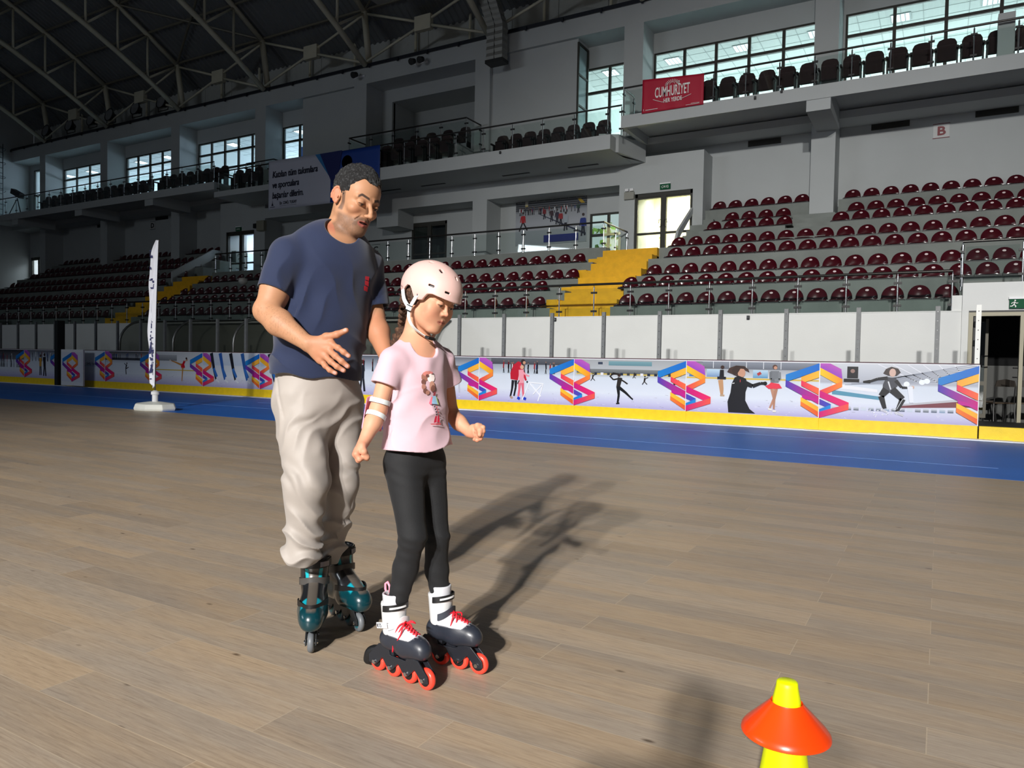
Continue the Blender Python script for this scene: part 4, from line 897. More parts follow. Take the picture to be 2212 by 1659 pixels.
# ================================================================ IMPLICIT SURFACES FOR FIGURES
A3 = lambda *a: np.array(a, dtype=np.float64)
def _unit(v): v = np.asarray(v, float); return v/np.linalg.norm(v)
def vnoise(P, s, seed=0):
    Q = P*s+seed*17.13; I = np.floor(Q).astype(np.int64); f = Q-I; f = f*f*(3-2*f); r = 0
    for dx in (0, 1):
        for dy in (0, 1):
            for dz in (0, 1):
                h = (I[:,0]+dx)*374761393+(I[:,1]+dy)*668265263+(I[:,2]+dz)*2147483647+seed*1013
                h = (h ^ (h >> 13))*1274126177; h = (h ^ (h >> 16)) & 0xffff
                w_ = (f[:,0] if dx else 1-f[:,0])*(f[:,1] if dy else 1-f[:,1])*(f[:,2] if dz else 1-f[:,2])
                r = r+w_*(h/65535.0)
    return r*2-1
class Sdf:
    def __init__(s): s.p = []; s.post = None; s.M = None
    def _add(s, fn, c, R, k, op):
        if s.M is not None:      # canonical -> figure frame
            Mi = np.linalg.inv(s.M); A = Mi[:3,:3]; t = Mi[:3,3]; f0 = fn; fn = lambda P: f0(P@A.T+t); c = s.M[:3,:3]@c+s.M[:3,3]
        s.p.append((fn, c, R, k, op))
    def cone(s, a, b, ra, rb, k=.02, op='u', flat=None, fk=1.):
        a, b = np.asarray(a, float), np.asarray(b, float); ab = b-a; L2 = max(ab@ab, 1e-12)
        n = None if flat is None else _unit(flat)
        def fn(P):
            v = P-a; t = np.clip(v@ab/L2, 0, 1); w_ = v-t[:,None]*ab
            if n is not None: w_ = w_+((fk-1)*(w_@n))[:,None]*n
            return np.sqrt((w_*w_).sum(1))-(ra+(rb-ra)*t)
        s._add(fn, (a+b)/2, math.sqrt(L2)/2+max(ra, rb), k, op); return s
    def ell(s, c, r, k=.02, op='u', rot=None):
        c, r = np.asarray(c, float), np.asarray(r, float); R = None if rot is None else np.asarray(rot, float)
        def fn(P):
            q = P-c
            if R is not None: q = q@R
            k0 = np.sqrt(((q/r)**2).sum(1)); k1 = np.sqrt(((q/(r*r))**2).sum(1))+1e-9; return k0*(k0-1)/k1
        s._add(fn, c, r.max(), k, op); return s
    def fn(s, f, c, R, k=.0, op='u'): s._add(f, np.asarray(c, float), R, k, op); return s
    def eval(s, P, c=None, br=0):
        d = np.full(len(P), .5)
        for fn, pc, R, k, op in s.p:
            if c is not None and np.linalg.norm(pc-c) > R+br+k+.035 and op != 'i': continue
            e = fn(P)
            if op == 'u':
                if k > 0:
                    h = np.clip(.5+.5*(d-e)/k, 0, 1); d = d+(e-d)*h-k*h*(1-h)
                else: d = np.minimum(d, e)
            elif op == 's':
                if k > 0:
                    h = np.clip(.5-.5*(d+e)/k, 0, 1); d = d+(-e-d)*h+k*h*(1-h)
                else: d = np.maximum(d, -e)
            else: d = np.maximum(d, e)
        if s.post: d = s.post(P, d)
        return d
    def mesh(s, lo, hi, h, B=12):
        lo = np.asarray(lo, float); hi = np.asarray(hi, float); n = np.ceil((hi-lo)/h/B).astype(int)
        N = n*B+1; V = np.full(N, .5, dtype=np.float32); g = np.arange(B+1)*h
        gx, gy, gz = np.meshgrid(g, g, g, indexing='ij'); G = np.stack([gx.ravel(), gy.ravel(), gz.ravel()], 1); br = B*h*.5*1.7321
        Q = np.stack(np.meshgrid(*[np.arange(k) for k in n], indexing='ij'), -1).reshape(-1, 3); cen = lo+(Q+.5)*B*h
        near = s.eval(cen)
        sub = np.abs(near) < br*1.35+.045
        for q, c, d0, act in zip(Q, cen, near, sub):
            i, j, k = q*B
            if act: V[i:i+B+1, j:j+B+1, k:k+B+1] = s.eval(lo+q*B*h+G, c, br).reshape(B+1, B+1, B+1)
            elif d0 < 0: V[i:i+B+1, j:j+B+1, k:k+B+1] = -.5
        # surface nets
        S = V < 0; cnt = np.zeros(N-1, dtype=np.int8)
        sl = lambda d, m: slice(d, m-1+d)
        offs = [(a, b, c) for a in (0, 1) for b in (0, 1) for c in (0, 1)]
        for a, b, c in offs: cnt += S[sl(a, N[0]), sl(b, N[1]), sl(c, N[2])]
        cells = np.argwhere((cnt > 0) & (cnt < 8)); idx = np.full(N-1, -1, dtype=np.int64); idx[tuple(cells.T)] = np.arange(len(cells))
        val = np.stack([V[cells[:,0]+a, cells[:,1]+b, cells[:,2]+c] for a, b, c in offs], 1).astype(float)
        acc = np.zeros((len(cells), 3)); num = np.zeros(len(cells)); O = np.array(offs, float)
        for u in range(8):
            for v in range(u+1, 8):
                if abs(O[u]-O[v]).sum() != 1: continue
                a, b = val[:,u], val[:,v]; m = (a < 0) != (b < 0); t = np.where(m, a/np.where(m, a-b, 1), 0)
                acc += np.where(m[:,None], O[u]+(O[v]-O[u])*t[:,None], 0); num += m
        P = lo+(cells+acc/num[:,None])*h; F = []
        for ax in range(3):
            o1, o2 = [(1,2),(2,0),(0,1)][ax]; e = [0,0,0]; e[ax] = 1
            m = np.ones(N, bool)
            s0 = tuple(slice(0, N[q]-1) if q == ax else slice(1, N[q]-1) for q in range(3)); s1 = tuple(slice(1, N[q]) if q == ax else slice(1, N[q]-1) for q in range(3))
            a, b = S[s0], S[s1]; E_ = np.argwhere(a != b); inside = a[tuple(E_.T)]
            base = E_.copy()
            for q in range(3):
                if q != ax: base[:,q] += 1
            def at(d1, d2):
                c = base.copy(); c[:,o1] -= d1; c[:,o2] -= d2; return idx[tuple(c.T)]
            q4 = np.stack([at(0,0), at(1,0), at(1,1), at(0,1)], 1)
            F.append(np.where(inside[:,None], q4, q4[:,::-1]))
        F = np.concatenate(F); F = F[(F >= 0).all(1)]
        return P, F
def sdf_object(S, lo, hi, h, name, m, parent=None, color=None, smooth=2):
    P, F = S.mesh(lo, hi, h)
    if smooth:   # light laplacian relaxation
        nv = len(P)
        for _ in range(smooth):
            acc = np.zeros((nv, 3)); cnt = np.zeros(nv)
            for a, b in ((0,1),(1,2),(2,3),(3,0)):
                for x, y in ((a, b), (b, a)):
                    for q in range(3): acc[:,q] += np.bincount(F[:,x], P[F[:,y],q], nv)
                    cnt += np.bincount(F[:,x], minlength=nv)
            P = P*.5+.5*acc/np.maximum(cnt, 1)[:,None]
    me = bpy.data.meshes.new(name); me.vertices.add(len(P)); me.vertices.foreach_set('co', P.astype(np.float32).ravel())
    me.loops.add(len(F)*4); me.loops.foreach_set('vertex_index', F.astype(np.int32).ravel()); me.polygons.add(len(F))
    me.polygons.foreach_set('loop_start', np.arange(0, len(F)*4, 4, dtype=np.int32)); me.polygons.foreach_set('use_smooth', np.ones(len(F), bool))
    me.update(calc_edges=True); me.validate()
    if color is not None:
        c = np.ones((len(P), 4), dtype=np.float32); c[:,:3] = color(P)
        a = me.color_attributes.new('Col', 'FLOAT_COLOR', 'POINT'); a.data.foreach_set('color', c.ravel())
    me.materials.append(m); o = bpy.data.objects.new(name, me); COL.objects.link(o)
    if parent: o.parent = parent
    return o
def frame(origin, f, roll=0, s=1.):
    # canonical head/foot frame: x = person's right, y = forward, z = up
    f = _unit(f); r = np.cross(f, (0,0,1)); r = _unit(r); u = np.cross(r, f)
    c, s_ = math.cos(roll), math.sin(roll); r2 = r*c+u*s_; u2 = np.cross(r2, f)
    M = np.eye(4); M[:3,0] = r2*s; M[:3,1] = f*s; M[:3,2] = u2*s; M[:3,3] = origin; return M
def head(S, M, g):
    # g: dict of proportions; distances in metres in the canonical frame (M is rigid)
    S.M = M; k = g['k']; F = lambda *a: tuple(x*k for x in a)
    def E(c, r, kk=.015, op='u', rot=None): S.ell(F(*c), F(*r), kk*k, op, rot)
    def Cn(a, b, ra, rb, kk=.012, op='u', **kw): S.cone(F(*a), F(*b), ra*k, rb*k, kk*k, op, **kw)
    E((0,-.018,.037), (.076,.096,.083)); E((0,.03,.032), (.062,.056,.058), .03)
    E((0,.022,-.035), g['face'], .03); E((0,.034,-.082), g['jaw'], .03); E((0,.074,-.106), g['chin'], .022)
    for s_ in (-1, 1):
        Cn((s_*g['ja'],-.002,-.062), (s_*.018,.066,-.104), .019, .015, .025)
        E((s_*.043,.062,-.030), g['cheek'], .025)
        Cn((s_*.012,.088-g['soft'],.016), (s_*.048,.070-g['soft'],.017), .010, .008, .012)
        E((s_*.032,.1005+g['soft']*.6,-.001), (.020,.015,.013), .014, 's')
        E((s_*.078,-.020,-.008), (.0042,.017,.028), .003, 'u', _rotz(s_*.50))
        er = lambda t: (s_*(.0785+.020*math.cos(t)*-.48*-1*(-1)), -.020+.0185*math.cos(t)*.88, -.006+.030*math.sin(t))
        er = lambda t: (s_*(.080-.0175*math.cos(t)*.50), -.021+.0175*math.cos(t)*.88, -.005+.029*math.sin(t))
        ts = [-.9+k_*.47 for k_ in range(11)]
        for ta, tb in zip(ts, ts[1:]): Cn(er(ta), er(tb), .0040, .0040, .002)
        Cn(er(2.2), (s_*.080,-.020,-.020), .0028, .0030, .002); E((s_*.078,-.012,-.031), (.0045,.008,.009), .004, 'u', _rotz(s_*.5)); E((s_*.080,-.006,-.012), (.0035,.0035,.006), .003)
        pass
    n = g['nose']
    Cn((0,.086-g['soft'],.012), (0,.080+n*.86-g['soft']*.6,g['nz']+.015), .0078-g['soft']*.4, .0085-g['soft']*.3, .012); E((0,.079+n,g['nz']), (g['tip'],.0115,.0098), .010)
    for s_ in (-1, 1):
        E((s_*(g['tip']+.0005),.071+n,g['nz']-.004), (.0078,.011,.0068), .006); E((s_*.0065,.078+n,g['nz']-.0115), (.0042,.006,.0035), .002, 's')
    E((0,.070,-.070), (.034,.0235,.026), .02)
    lp = g['lip']; op_ = g['open']
    for s_ in (-1, 1):
        Cn((0,.0940,-.0625), (s_*.025,.0800,-.0675), .0040*lp, .0018*lp, .006); Cn((0,.0918,-.0758-op_*.5), (s_*.023,.0795,-.0710), .0052*lp, .0022*lp, .006)
        Cn((0,.0985,-.0690-op_*.25), (s_*.023,.0865,-.0692), .0016+op_*.42, .0010, .0015, 's')
    for s_ in (-1, 1):
        if not g['soft']: Cn((s_*.016,.088,-.045), (s_*.032,.080,-.066), .0012, .0012, .006, 's')      # nasolabial crease
        else: E((s_*.036,.052,-.048), (.030,.028,.032), .03)
        # lids
        E((s_*.032,.0795,-.0005), (.0168,.0138,.0128), .004); Cn((s_*.018,.0945,-.0035-g['gaze']), (s_*.047,.0845,-.0035-g['gaze']), g['slit'], .0006, .0008, 's')
        Cn((s_*.032,.098,-.0038-g['gaze']), (s_*.032,.098,-.0036-g['gaze']), g['slit']*2.0, g['slit']*2.0, .002, 's', flat=(0,1,0), fk=.45)
    S.M = None
def _rotz(a): c, s_ = math.cos(a), math.sin(a); return np.array([[c,-s_,0],[s_,c,0],[0,0,1]])
def finger(S, pts, r0, r1, k=.004):
    for i in range(len(pts)-1):
        a = r0+(r1-r0)*i/(len(pts)-1); b = r0+(r1-r0)*(i+1)/(len(pts)-1); S.cone(pts[i], pts[i+1], a, b, k)
        if 0 < i: S.ell(pts[i], (a*1.08,)*3, .004)
def smooth01(x, a, b): t = np.clip((x-a)/(b-a), 0, 1); return t*t*(3-2*t)
def mixc(c, c2, w_): return c+(np.asarray(c2)[None,:3]-c)*w_[:,None]
def bvh_of(o):
    from mathutils.bvhtree import BVHTree
    me = o.data; return BVHTree.FromPolygons([v.co for v in me.vertices], [tuple(p.vertices) for p in me.polygons])
def decal(bvh, polys, origin, ax, az, d, name, parent, m=None, off=.0012, n=5):
    # project small coloured polygons (2d metres) along direction d onto a surface
    mb = MB(); ax, az, d = Vector(ax), Vector(az), Vector(d).normalized(); o = Vector(origin)
    for li, (pts, col) in enumerate(polys):
        bmv = [Vector((p[0], p[1], 0)) for p in pts]; cx = sum((p for p in bmv), Vector())/len(bmv)
        tris = [(cx, bmv[i], bmv[(i+1) % len(bmv)]) for i in range(len(bmv))]
        for a, b, c in tris:
            grid = {}
            for i in range(n+1):
                for j in range(n+1-i):
                    p = a+(b-a)*(i/n)+(c-a)*(j/n); w_ = o+ax*p.x+az*p.y; hit = bvh.ray_cast(w_-d*.3, d)
                    q = hit[0] if hit[0] else w_; grid[(i, j)] = len(mb.v); mb.v.append(tuple(q-d*(off+.0004*li))); mb.c.append(col)
            for i in range(n):
                for j in range(n-i):
                    mb.f.append((grid[i,j], grid[i+1,j], grid[i,j+1]))
                    if j < n-i-1: mb.f.append((grid[i+1,j], grid[i+1,j+1], grid[i,j+1]))
    return mb.build(name, m or mat('fabric_print', (200,200,200), .8, attr=True), parent, True)
U_ = Vector((math.cos(_y), math.sin(_y), 0)); V_ = Vector((-math.sin(_y), math.cos(_y), 0))
def fig_root(name, label, cat, o2, group=None):
    t = thing(name, label, cat, (o2[0], o2[1], 0), _y, group); return t
M_skin = mat('skin', (200,150,120), .55, attr=True, spec=.35, sss=.12, bump=.03, bscale=300)
M_eye = mat('eye_white', (150,138,132), .2); M_iris = mat('iris_dark', (44,28,20), .1)
# ---------------------------------------------------------------- skates
def skate(name, label, group, M, P_, brake=False):
    """M: 4x4 placing the skate (x right, y toe, z up) in world; P_: style dict"""
    root = thing(name, label, 'inline skate', group=group); root.matrix_world = Matrix(M.tolist()); s = P_['s']; wr = P_['wr']; ws = P_['ws']
    for i in range(4):
        y = (i-1.5)*ws
        w_ = MB().lathe([(wr*.62,-.0115),(wr*.80,-.0120),(wr*.93,-.0085),(wr,-.003),(wr,.003),(wr*.93,.0085),(wr*.80,.0120),(wr*.62,.0115)], (0, y, wr+.001), 36, 0, closed=True).build('wheel', P_['tyre'], root, True, 50)
        MB().lathe([(.004,-.012),(wr*.63,-.0105),(wr*.63,.0105),(.004,.012)], (0, y, wr+.001), 24, 0).build('wheel_hub', P_['hub'], w_, True, 40)
        MB().lathe([(.0,-.026),(.007,-.026),(.008,-.022),(.008,.022),(.007,.026),(0,.026)], (0, y, wr+.001), 12, 0).build('axle_bolt', M_steel, w_)
    fz = wr*2+.012
    for sx in (-1, 1):
        out = []; m = MB(); x0, x1 = sorted((sx*.0155, sx*.021))
        pr = [(-1.5*ws-.028,wr-.006),(-1.5*ws-.03,wr+.02),(-1.25*ws,fz+.022),(-.6*ws,fz+.022),(-.5*ws,fz-.004),(.45*ws,fz-.004),(.6*ws,fz+.012),(1.2*ws,fz+.012),(1.5*ws+.022,wr+.018),(1.5*ws+.026,wr-.004),(1.5*ws,wr-.012),(1.5*ws-.022,wr+.010),(1.0*ws,wr+.026),(.5*ws+.018,wr+.002),(.5*ws,wr-.012),(.5*ws-.018,wr+.002),(0,wr+.024),(-.5*ws+.018,wr+.002),(-.5*ws,wr-.012),(-.5*ws-.018,wr+.002),(-ws,wr+.026),(-1.5*ws+.018,wr+.002),(-1.5*ws,wr-.012)]
        m.prism(pr, 0, x0, x1); o = m.build('frame_plate', P_['frame'], root, bevel=.0015)
    MB().box(-.016,.016,-.08*s,-.03*s,fz-.006,fz+.03).build('frame_block', P_['frame'], root); MB().box(-.016,.016,.05*s,.10*s,fz-.006,fz+.018).build('frame_block', P_['frame'], root)
    # boot
    S = Sdf(); z0 = fz+.022
    S.cone((0,-.075*s,z0+.020), (0,.03*s,z0+.018), .036*s, .040*s, .03); S.cone((0,.03*s,z0+.018), (.0,.115*s,z0+.016), .043*s, .034*s, .03)
    S.cone((0,-.06*s,z0+.03), (0,-.045*s,z0+.10*s), .040*s, .038*s, .03); S.cone((0,-.02*s,z0+.07*s), (0,.09*s,z0+.030), .036*s, .034*s, .03)
    S.cone((0,-.048*s,z0+.10*s), (0,-.055*s,z0+P_['cuff']), .041*s, P_['ct']*s, .02)
    S.fn(lambda P: z0-.018-P[:,2], (0,0,0), 9, 0, 'i'); S.fn(lambda P: P[:,2]-(z0+P_['cuff']+.3*(P[:,1]*-1)*.0), (0,0,0), 9, 0, 'i')
    S.cone((0,-.05*s,z0+.13*s), (0,-.058*s,z0+P_['cuff']+.03), .034*s, (P_['ct']-.008)*s, .004, 's')
    shell_z = P_['shell']
    def colr(P):
        c = np.tile(np.array(P_['upper'][:3]), (len(P), 1)); y, z, x = P[:,1]/s, P[:,2]-z0, P[:,0]/s
        w1 = 1-smooth01(z-(shell_z+.35*np.maximum(-.02-y,0)*0+.018*smooth01(y,.07,.10)+.012*smooth01(-y,.03,.06)), -.001, .001); c = mixc(c, P_['lower'], w1)
        for f in P_['paint']: c = mixc(c, f[1], f[0](x, y, z))
        return c
    b = sdf_object(S, (-.06*s,-.13*s,z0-.03), (.06*s,.17*s,z0+P_['cuff']+.012), .003, 'boot', mat(P_['n']+'_boot', (200,200,200), P_['br'], attr=True, coat=P_['coat'], spec=.5), root, colr, 2)
    # rigid cuff wrapping the ankle
    if P_.get('cuffcol'):
        S2 = Sdf(); S2.cone((0,-.048*s,z0+.07*s), (0,-.055*s,z0+P_['cuff']-.03*s), .047*s, (P_['ct']+.006)*s, .01)
        S2.fn(lambda P: P[:,1]-(-.012*s+.25*(P[:,2]-z0-.09*s)), (0,0,0), 9, 0, 'i'); S2.fn(lambda P: np.abs(P[:,2]-z0-.105*s)-.062*s-.25*np.maximum(-.05*s-P[:,1],0), (0,0,0), 9, 0, 'i')
        sdf_object(S2, (-.07*s,-.13*s,z0), (.07*s,.06*s,z0+P_['cuff']+.02), .003, 'cuff', mat(P_['n']+'_cuff', P_['cuffcol'], .35, coat=.3), root, None, 2)
    bv = bvh_of(b)
    def wrap(z, dz, y0, y1, wid, m, nm, off=.004, tilt=0., a0=-150, a1=150, top=None, n=26):
        pts = []; nr = []; ups = []
        for i in range(n+1):
            a = R_(a0+(a1-a0)*i/n); d = Vector((math.sin(a), math.cos(a), 0)); zz = z0+z+tilt*math.cos(a)
            hit = bv.ray_cast(Vector((0,y0,zz))+d*.3, -d)
            if hit[0] is None: continue
            pts.append(hit[0]+d*off); nr.append(d); ups.append(Vector((0,0,1)))
        if len(pts) > 3: return MB().strip(pts, ups, wid, nr, .0016).build(nm, m, root, True, 50)
    for w_ in P_['straps']: wrap(*w_[0], **w_[1])
    if P_.get('laces'):
        lm = P_['laces']; m = MB(); m2 = MB(); prev = None
        def top(y, x):
            hit = bv.ray_cast(Vector((x,y,z0+.3)), Vector((0,0,-1))); return (hit[0]+Vector((0,0,.0035))) if hit[0] else Vector((x,y,z0+.06))
        ys = [.088*s,.074*s,.060*s,.046*s,.032*s,.018*s]; 
        for i, y in enumerate(ys):
            w0 = .013*s+.001*i
            m.tube([top(y, -w0), top(y-.004, -w0*.3), top(y-.010*s, w0*.4), top(y-.013*s, w0)], .0021, 6); m.tube([top(y, w0), top(y-.004, w0*.3)+Vector((0,0,.003)), top(y-.010*s, -w0*.4)+Vector((0,0,.003)), top(y-.013*s, -w0)], .0021, 6)
        m.build('laces', lm, root, True)
        k = top(.022*s, 0)+Vector((0,0,.006)); X = P_['side']
        for L in P_['loops']:
            p = [k+Vector(q) for q in L]; q2 = []
            for i in range(len(p)-1):
                p0, p1, p2, p3 = p[max(i-1,0)], p[i], p[i+1], p[min(i+2,len(p)-1)]
                for t in [j/6 for j in range(6)]:
                    q2.append(.5*((2*p1)+(-p0+p2)*t+(2*p0-5*p1+4*p2-p3)*t*t+(-p0+3*p1-3*p2+p3)*t**3))
            q2.append(p[-1]); m2.tube(q2, .0026, 6)
        m2.build('lace_loops', lm, root, True)
    if P_.get('pull'):
        y = -.09*s; zt = z0+P_['cuff']
        MB().tube([(0,-.092*s,zt-.02),(0,-.105*s,zt+.005),(0,-.105*s,zt+.022),(0,-.092*s,zt+.03),(0,-.08*s,zt+.018),(0,-.078*s,zt-.005)], .0045, 8).build('pull_loop', P_['pull'], root, True)
    if brake:
        S3 = Sdf(); y = -1.5*ws-.045; S3.cone((0,y,.045), (0,y+.02,.062), .020, .018, .01); S3.cone((0,y-.006,.028), (0,y+.002,.05), .021, .019, .01); S3.fn(lambda P: .010-P[:,2]+.0*P[:,1], (0,0,0), 9, 0, 'i')
        S3.cone((0,y+.01,.06), (0,-1.2*ws,fz+.005), .016, .013, .012)
        sdf_object(S3, (-.04,y-.05,0), (.04,-.9*ws,fz+.03), .003, 'heel_brake', M_black, root, None, 2)
    return root
# ================================================================ MAN
MO = (-2.0, 2.2)
man = fig_root('person', 'man in navy t-shirt and beige trousers leaning over the girl, arm bent with open hand', 'person', MO)
_ps, _pp = R_(46), R_(20)
HM = frame((.018,-.025,1.708), (math.sin(_ps)*math.cos(_pp), -math.cos(_ps)*math.cos(_pp), -math.sin(_pp)), R_(9))
GM = dict(k=1., soft=0., nz=-.037, face=(.0555,.062,.086), jaw=(.043,.05,.034), chin=(.021,.018,.017), ja=.049, cheek=(.020,.020,.017), nose=.042, lip=.95, open=.0070, gaze=.0035, slit=.0021, tip=.0115)
S = Sdf(); head(S, HM, GM); c3 = A3
def HP(M, *p): return M[:3,:3]@np.array(p)+M[:3,3]
S.cone(HP(HM,0,-.035,-.045), (-.050,.020,1.575), .057, .060, .03)
S.cone(HP(HM,.035,.03,-.10), (-.045,-.03,1.55), .014, .016, .03)       # neck tendon
S.cone((-.05,.015,1.56), (-.195,-.135,1.478), .058, .052, .04); S.cone((-.05,.015,1.56), (.03,.10,1.482), .058, .052, .04)
fM = _unit((.682,-.731,0))
S.cone((-.075,-.03,1.46), (-.118,-.02,1.02), .155, .120, .05, flat=fM, fk=1.6)
S.cone((-.200,-.145,1.465), (-.262,-.214,1.272), .050, .044, .02); S.ell((-.240,-.188,1.345), (.050,.050,.075), .03)
S.cone((-.264,-.218,1.262), (-.205,-.250,1.222), .043, .047, .02); S.cone((-.205,-.250,1.222), (-.092,-.300,1.150), .046, .0275, .02, flat=(0,1,0), fk=1.08)
S.cone((.034,.105,1.47), (.068,.092,1.275), .048, .042, .02); S.cone((.068,.092,1.27), (.095,.05,1.205), .042, .045, .02); S.cone((.095,.05,1.205), (.146,-.04,1.105), .044, .028, .02)
# right hand, back of the hand towards the camera
W = A3(-.086,-.302,1.147)
K_ = [((.001,-.318,1.146),(.026,-.330,1.134),(.046,-.333,1.120),(.063,-.330,1.107)),((-.009,-.320,1.126),(.018,-.336,1.106),(.041,-.340,1.088),(.061,-.335,1.071)),
      ((-.024,-.316,1.106),(.001,-.330,1.086),(.024,-.335,1.069),(.046,-.329,1.056)),((-.042,-.306,1.090),(-.022,-.316,1.071),(-.005,-.319,1.056),(.015,-.317,1.046))]
for i, f_ in enumerate(K_):
    S.cone(W+A3(.004,0,.010-.008*i), f_[0], .0165, .0125, .012); S.ell(f_[0], (.0128,.0128,.0128), .006)
    finger(S, f_, (.0108,.0112,.0106,.0094)[i], (.0084,.0088,.0084,.0076)[i])
S.ell((-.038,-.300,1.120), (.040,.016,.034), .015, rot=np.array([[.80,0,.6],[0,1,0],[-.6,0,.80]]))
TH = [(-.062,-.300,1.155),(-.020,-.312,1.172),(.018,-.318,1.181),(.050,-.316,1.196)]
S.cone(W, TH[0], .020, .017, .015); finger(S, TH, .0155, .0095, .008)
S.cone((-.05,-.305,1.150), (-.005,-.314,1.152), .012, .009, .014)
# left hand beside the girl's shoulder
W2 = A3(.146,-.04,1.105); S.cone(W2, (.168,-.082,1.045), .026, .030, .015, flat=(1,.4,0), fk=1.5)
for i in range(4):
    b_ = A3(.166+.004*i,-.105+.017*i,1.035-.003*i); finger(S, [b_, b_+A3(.006,-.006,-.034), b_+A3(.008,-.006,-.060), b_+A3(.006,-.004,-.080)], .0102, .0078)
finger(S, [W2+A3(.01,-.02,-.01), (.158,-.10,1.07), (.160,-.125,1.05), (.162,-.140,1.03)], .014, .009)
nails = [np.array(f_[3]) for f_ in K_]+[np.array(TH[3])]
def mancol(P):
    c = np.tile(np.array(srgb(178,131,99)[:3]), (len(P), 1)); Q = (P-HM[:3,3])@HM[:3,:3]; x, y, z = Q.T; inh = smooth01(z, -.16, -.13)
    n = vnoise(P, 40, 2)*.5+vnoise(P, 130, 3)*.5
    c = c*(1+.03*n[:,None])
    # stubble, moustache
    st = smooth01(-z, .050, .072)*smooth01(y, -.005, .02)*inh*(1-smooth01(-z,.125,.15)); mo = smooth01(y, .070, .085)*(1-smooth01(np.abs(z+.056), .004, .009))*(1-smooth01(np.abs(x), .020, .030))
    mo2 = smooth01(y, .06, .075)*(1-smooth01(np.abs(np.abs(x)-.028-(-.066-z)*.15), .003, .007))*(1-smooth01(np.abs(z+.070), .012, .020))
    c = mixc(c, srgb(84,66,56), np.clip(st*.62*(1+.15*vnoise(P,300,5))+mo*.62+mo2*.55, 0, .8))
    sb = (1-smooth01(np.abs(y-.012), .006, .014))*(1-smooth01(np.abs(z+.018), .030, .040))*smooth01(np.abs(x), .055, .062); c = mixc(c, srgb(70,58,54), sb*.75)
    lip = smooth01(y, .070, .078)*(1-smooth01((x/.025)**2+((z+.0725)/np.where(z > -.0725, .0115, .0135))**2, .75, 1.15))*np.where(z > -.069, .7, 1); c = mixc(c, srgb(158,84,76), np.clip(lip, 0, .85))
    mouth = smooth01(y, .070, .080)*(1-smooth01((x/.020)**2+((z+.0708)/.0042)**2, .7, 1.3)); c = mixc(c, srgb(50,22,22), mouth)
    ax = np.abs(x); bz = .0225+.25*(ax-.014)*(1-smooth01(ax,.036,.05))-.28*smooth01(ax,.036,.052)*(ax-.036)
    br = smooth01(y, .060, .066)*(1-smooth01(np.abs(z-bz), .0035, .0062))*smooth01(ax, .009, .013)*(1-smooth01(ax, .048, .054)); c = mixc(c, srgb(38,30,28), br*.92)
    lash = smooth01(y, .07, .08)*(1-smooth01(np.abs(z+.003), .0014, .0030))*smooth01(ax, .017, .020)*(1-smooth01(ax, .045, .048)); c = mixc(c, srgb(42,28,24), lash*.85)
    soc = np.exp(-((ax-.022)/.013)**2-((z-.004)/.012)**2)*smooth01(y,.06,.075); c = mixc(c, srgb(120,76,58), soc*.35)
    ear = smooth01(ax, .072, .078)*inh; c = mixc(c, srgb(190,108,84), ear*.5)
    cheek = np.exp(-((ax-.04)/.02)**2-((z+.035)/.02)**2)*smooth01(y,.04,.06); c = mixc(c, srgb(186,112,84), cheek*.3)
    # arm hair, knuckles, nails
    low = 1-smooth01(P[:,2], 1.27, 1.30); hr = low*smooth01(P[:,0]+.0, -.05, -.12)*np.clip(vnoise(P*np.array([1,1,.45]), 360, 8)*1.2-.1, 0, 1); c = mixc(c, srgb(104,72,52), hr*.36)
    hand = low*smooth01(P[:,0], -.10, -.04); c = mixc(c, srgb(186,112,84), hand*.35)
    for q in nails:
        dn = np.linalg.norm(P-(q+A3(-.003,-.006,.001)), axis=1); c = mixc(c, srgb(206,156,142), (1-smooth01(dn, .0060, .0078))*.9)
    return c
body = sdf_object(S, (-.34,-.37,.94), (.22,.19,1.86), .0021, 'body', M_skin, man, mancol, 2)
for s_ in (-1, 1):
    p = HP(HM, s_*.032, .0792, -.001); e = MB().lathe([(0,-.013)]+[(.013*math.sin(a), -.013*math.cos(a)) for a in [math.pi*i/12 for i in range(1,12)]]+[(0,.013)], tuple(p), 20).build('eyeball', M_eye, man, True)
    q = HP(HM, s_*.032-.001, .0872, -.0055); MB().lathe([(0,-.0064),(.006,-.003),(.0068,0),(.006,.003),(0,.0064)], tuple(q), 14).build('iris', M_iris, e, True)
# hair
H = Sdf()
def hairf(M, k, c0, r0, zl, namp, nsc, extra=0):
    c0, r0 = np.array(c0)*k, np.array(r0)*k
    def f(P):
        Q = (P-M[:3,3])@M[:3,:3]; q = Q-c0; k0 = np.sqrt(((q/r0)**2).sum(1)); k1 = np.sqrt(((q/(r0*r0))**2).sum(1))+1e-9; d = k0*(k0-1)/k1
        d = d+namp*vnoise(Q*np.array([1,1,.8]), nsc, 1)+namp*.6*vnoise(Q, nsc*2.3, 4)
        return np.maximum(d, (zl(Q/k)-Q[:,2]/k)*k*.7)
    return f
def zl_man(Q):
    x, y = np.abs(Q[:,0]), Q[:,1]
    front = .076-.10*np.maximum(x-.012,0)*0+.012*np.exp(-((x-.036)/.014)**2)
    side = np.where(y > -.03, -.012+.0*y, -.055); side = -.030+.024*smooth01(y,-.012,.0)-.035*smooth01(-y, .030, .050)+.022*smooth01(-y,.000,.012)*(1-smooth01(-y,.030,.045))
    t = smooth01(y, .026, .058); return side+(front-side)*t+.010*smooth01(y,.0,.02)*(1-t)
H.fn(hairf(HM, 1., (0,-.021,.046), (.0835,.1055,.0935), zl_man,   .0036, 80), HM[:3,3], .2)
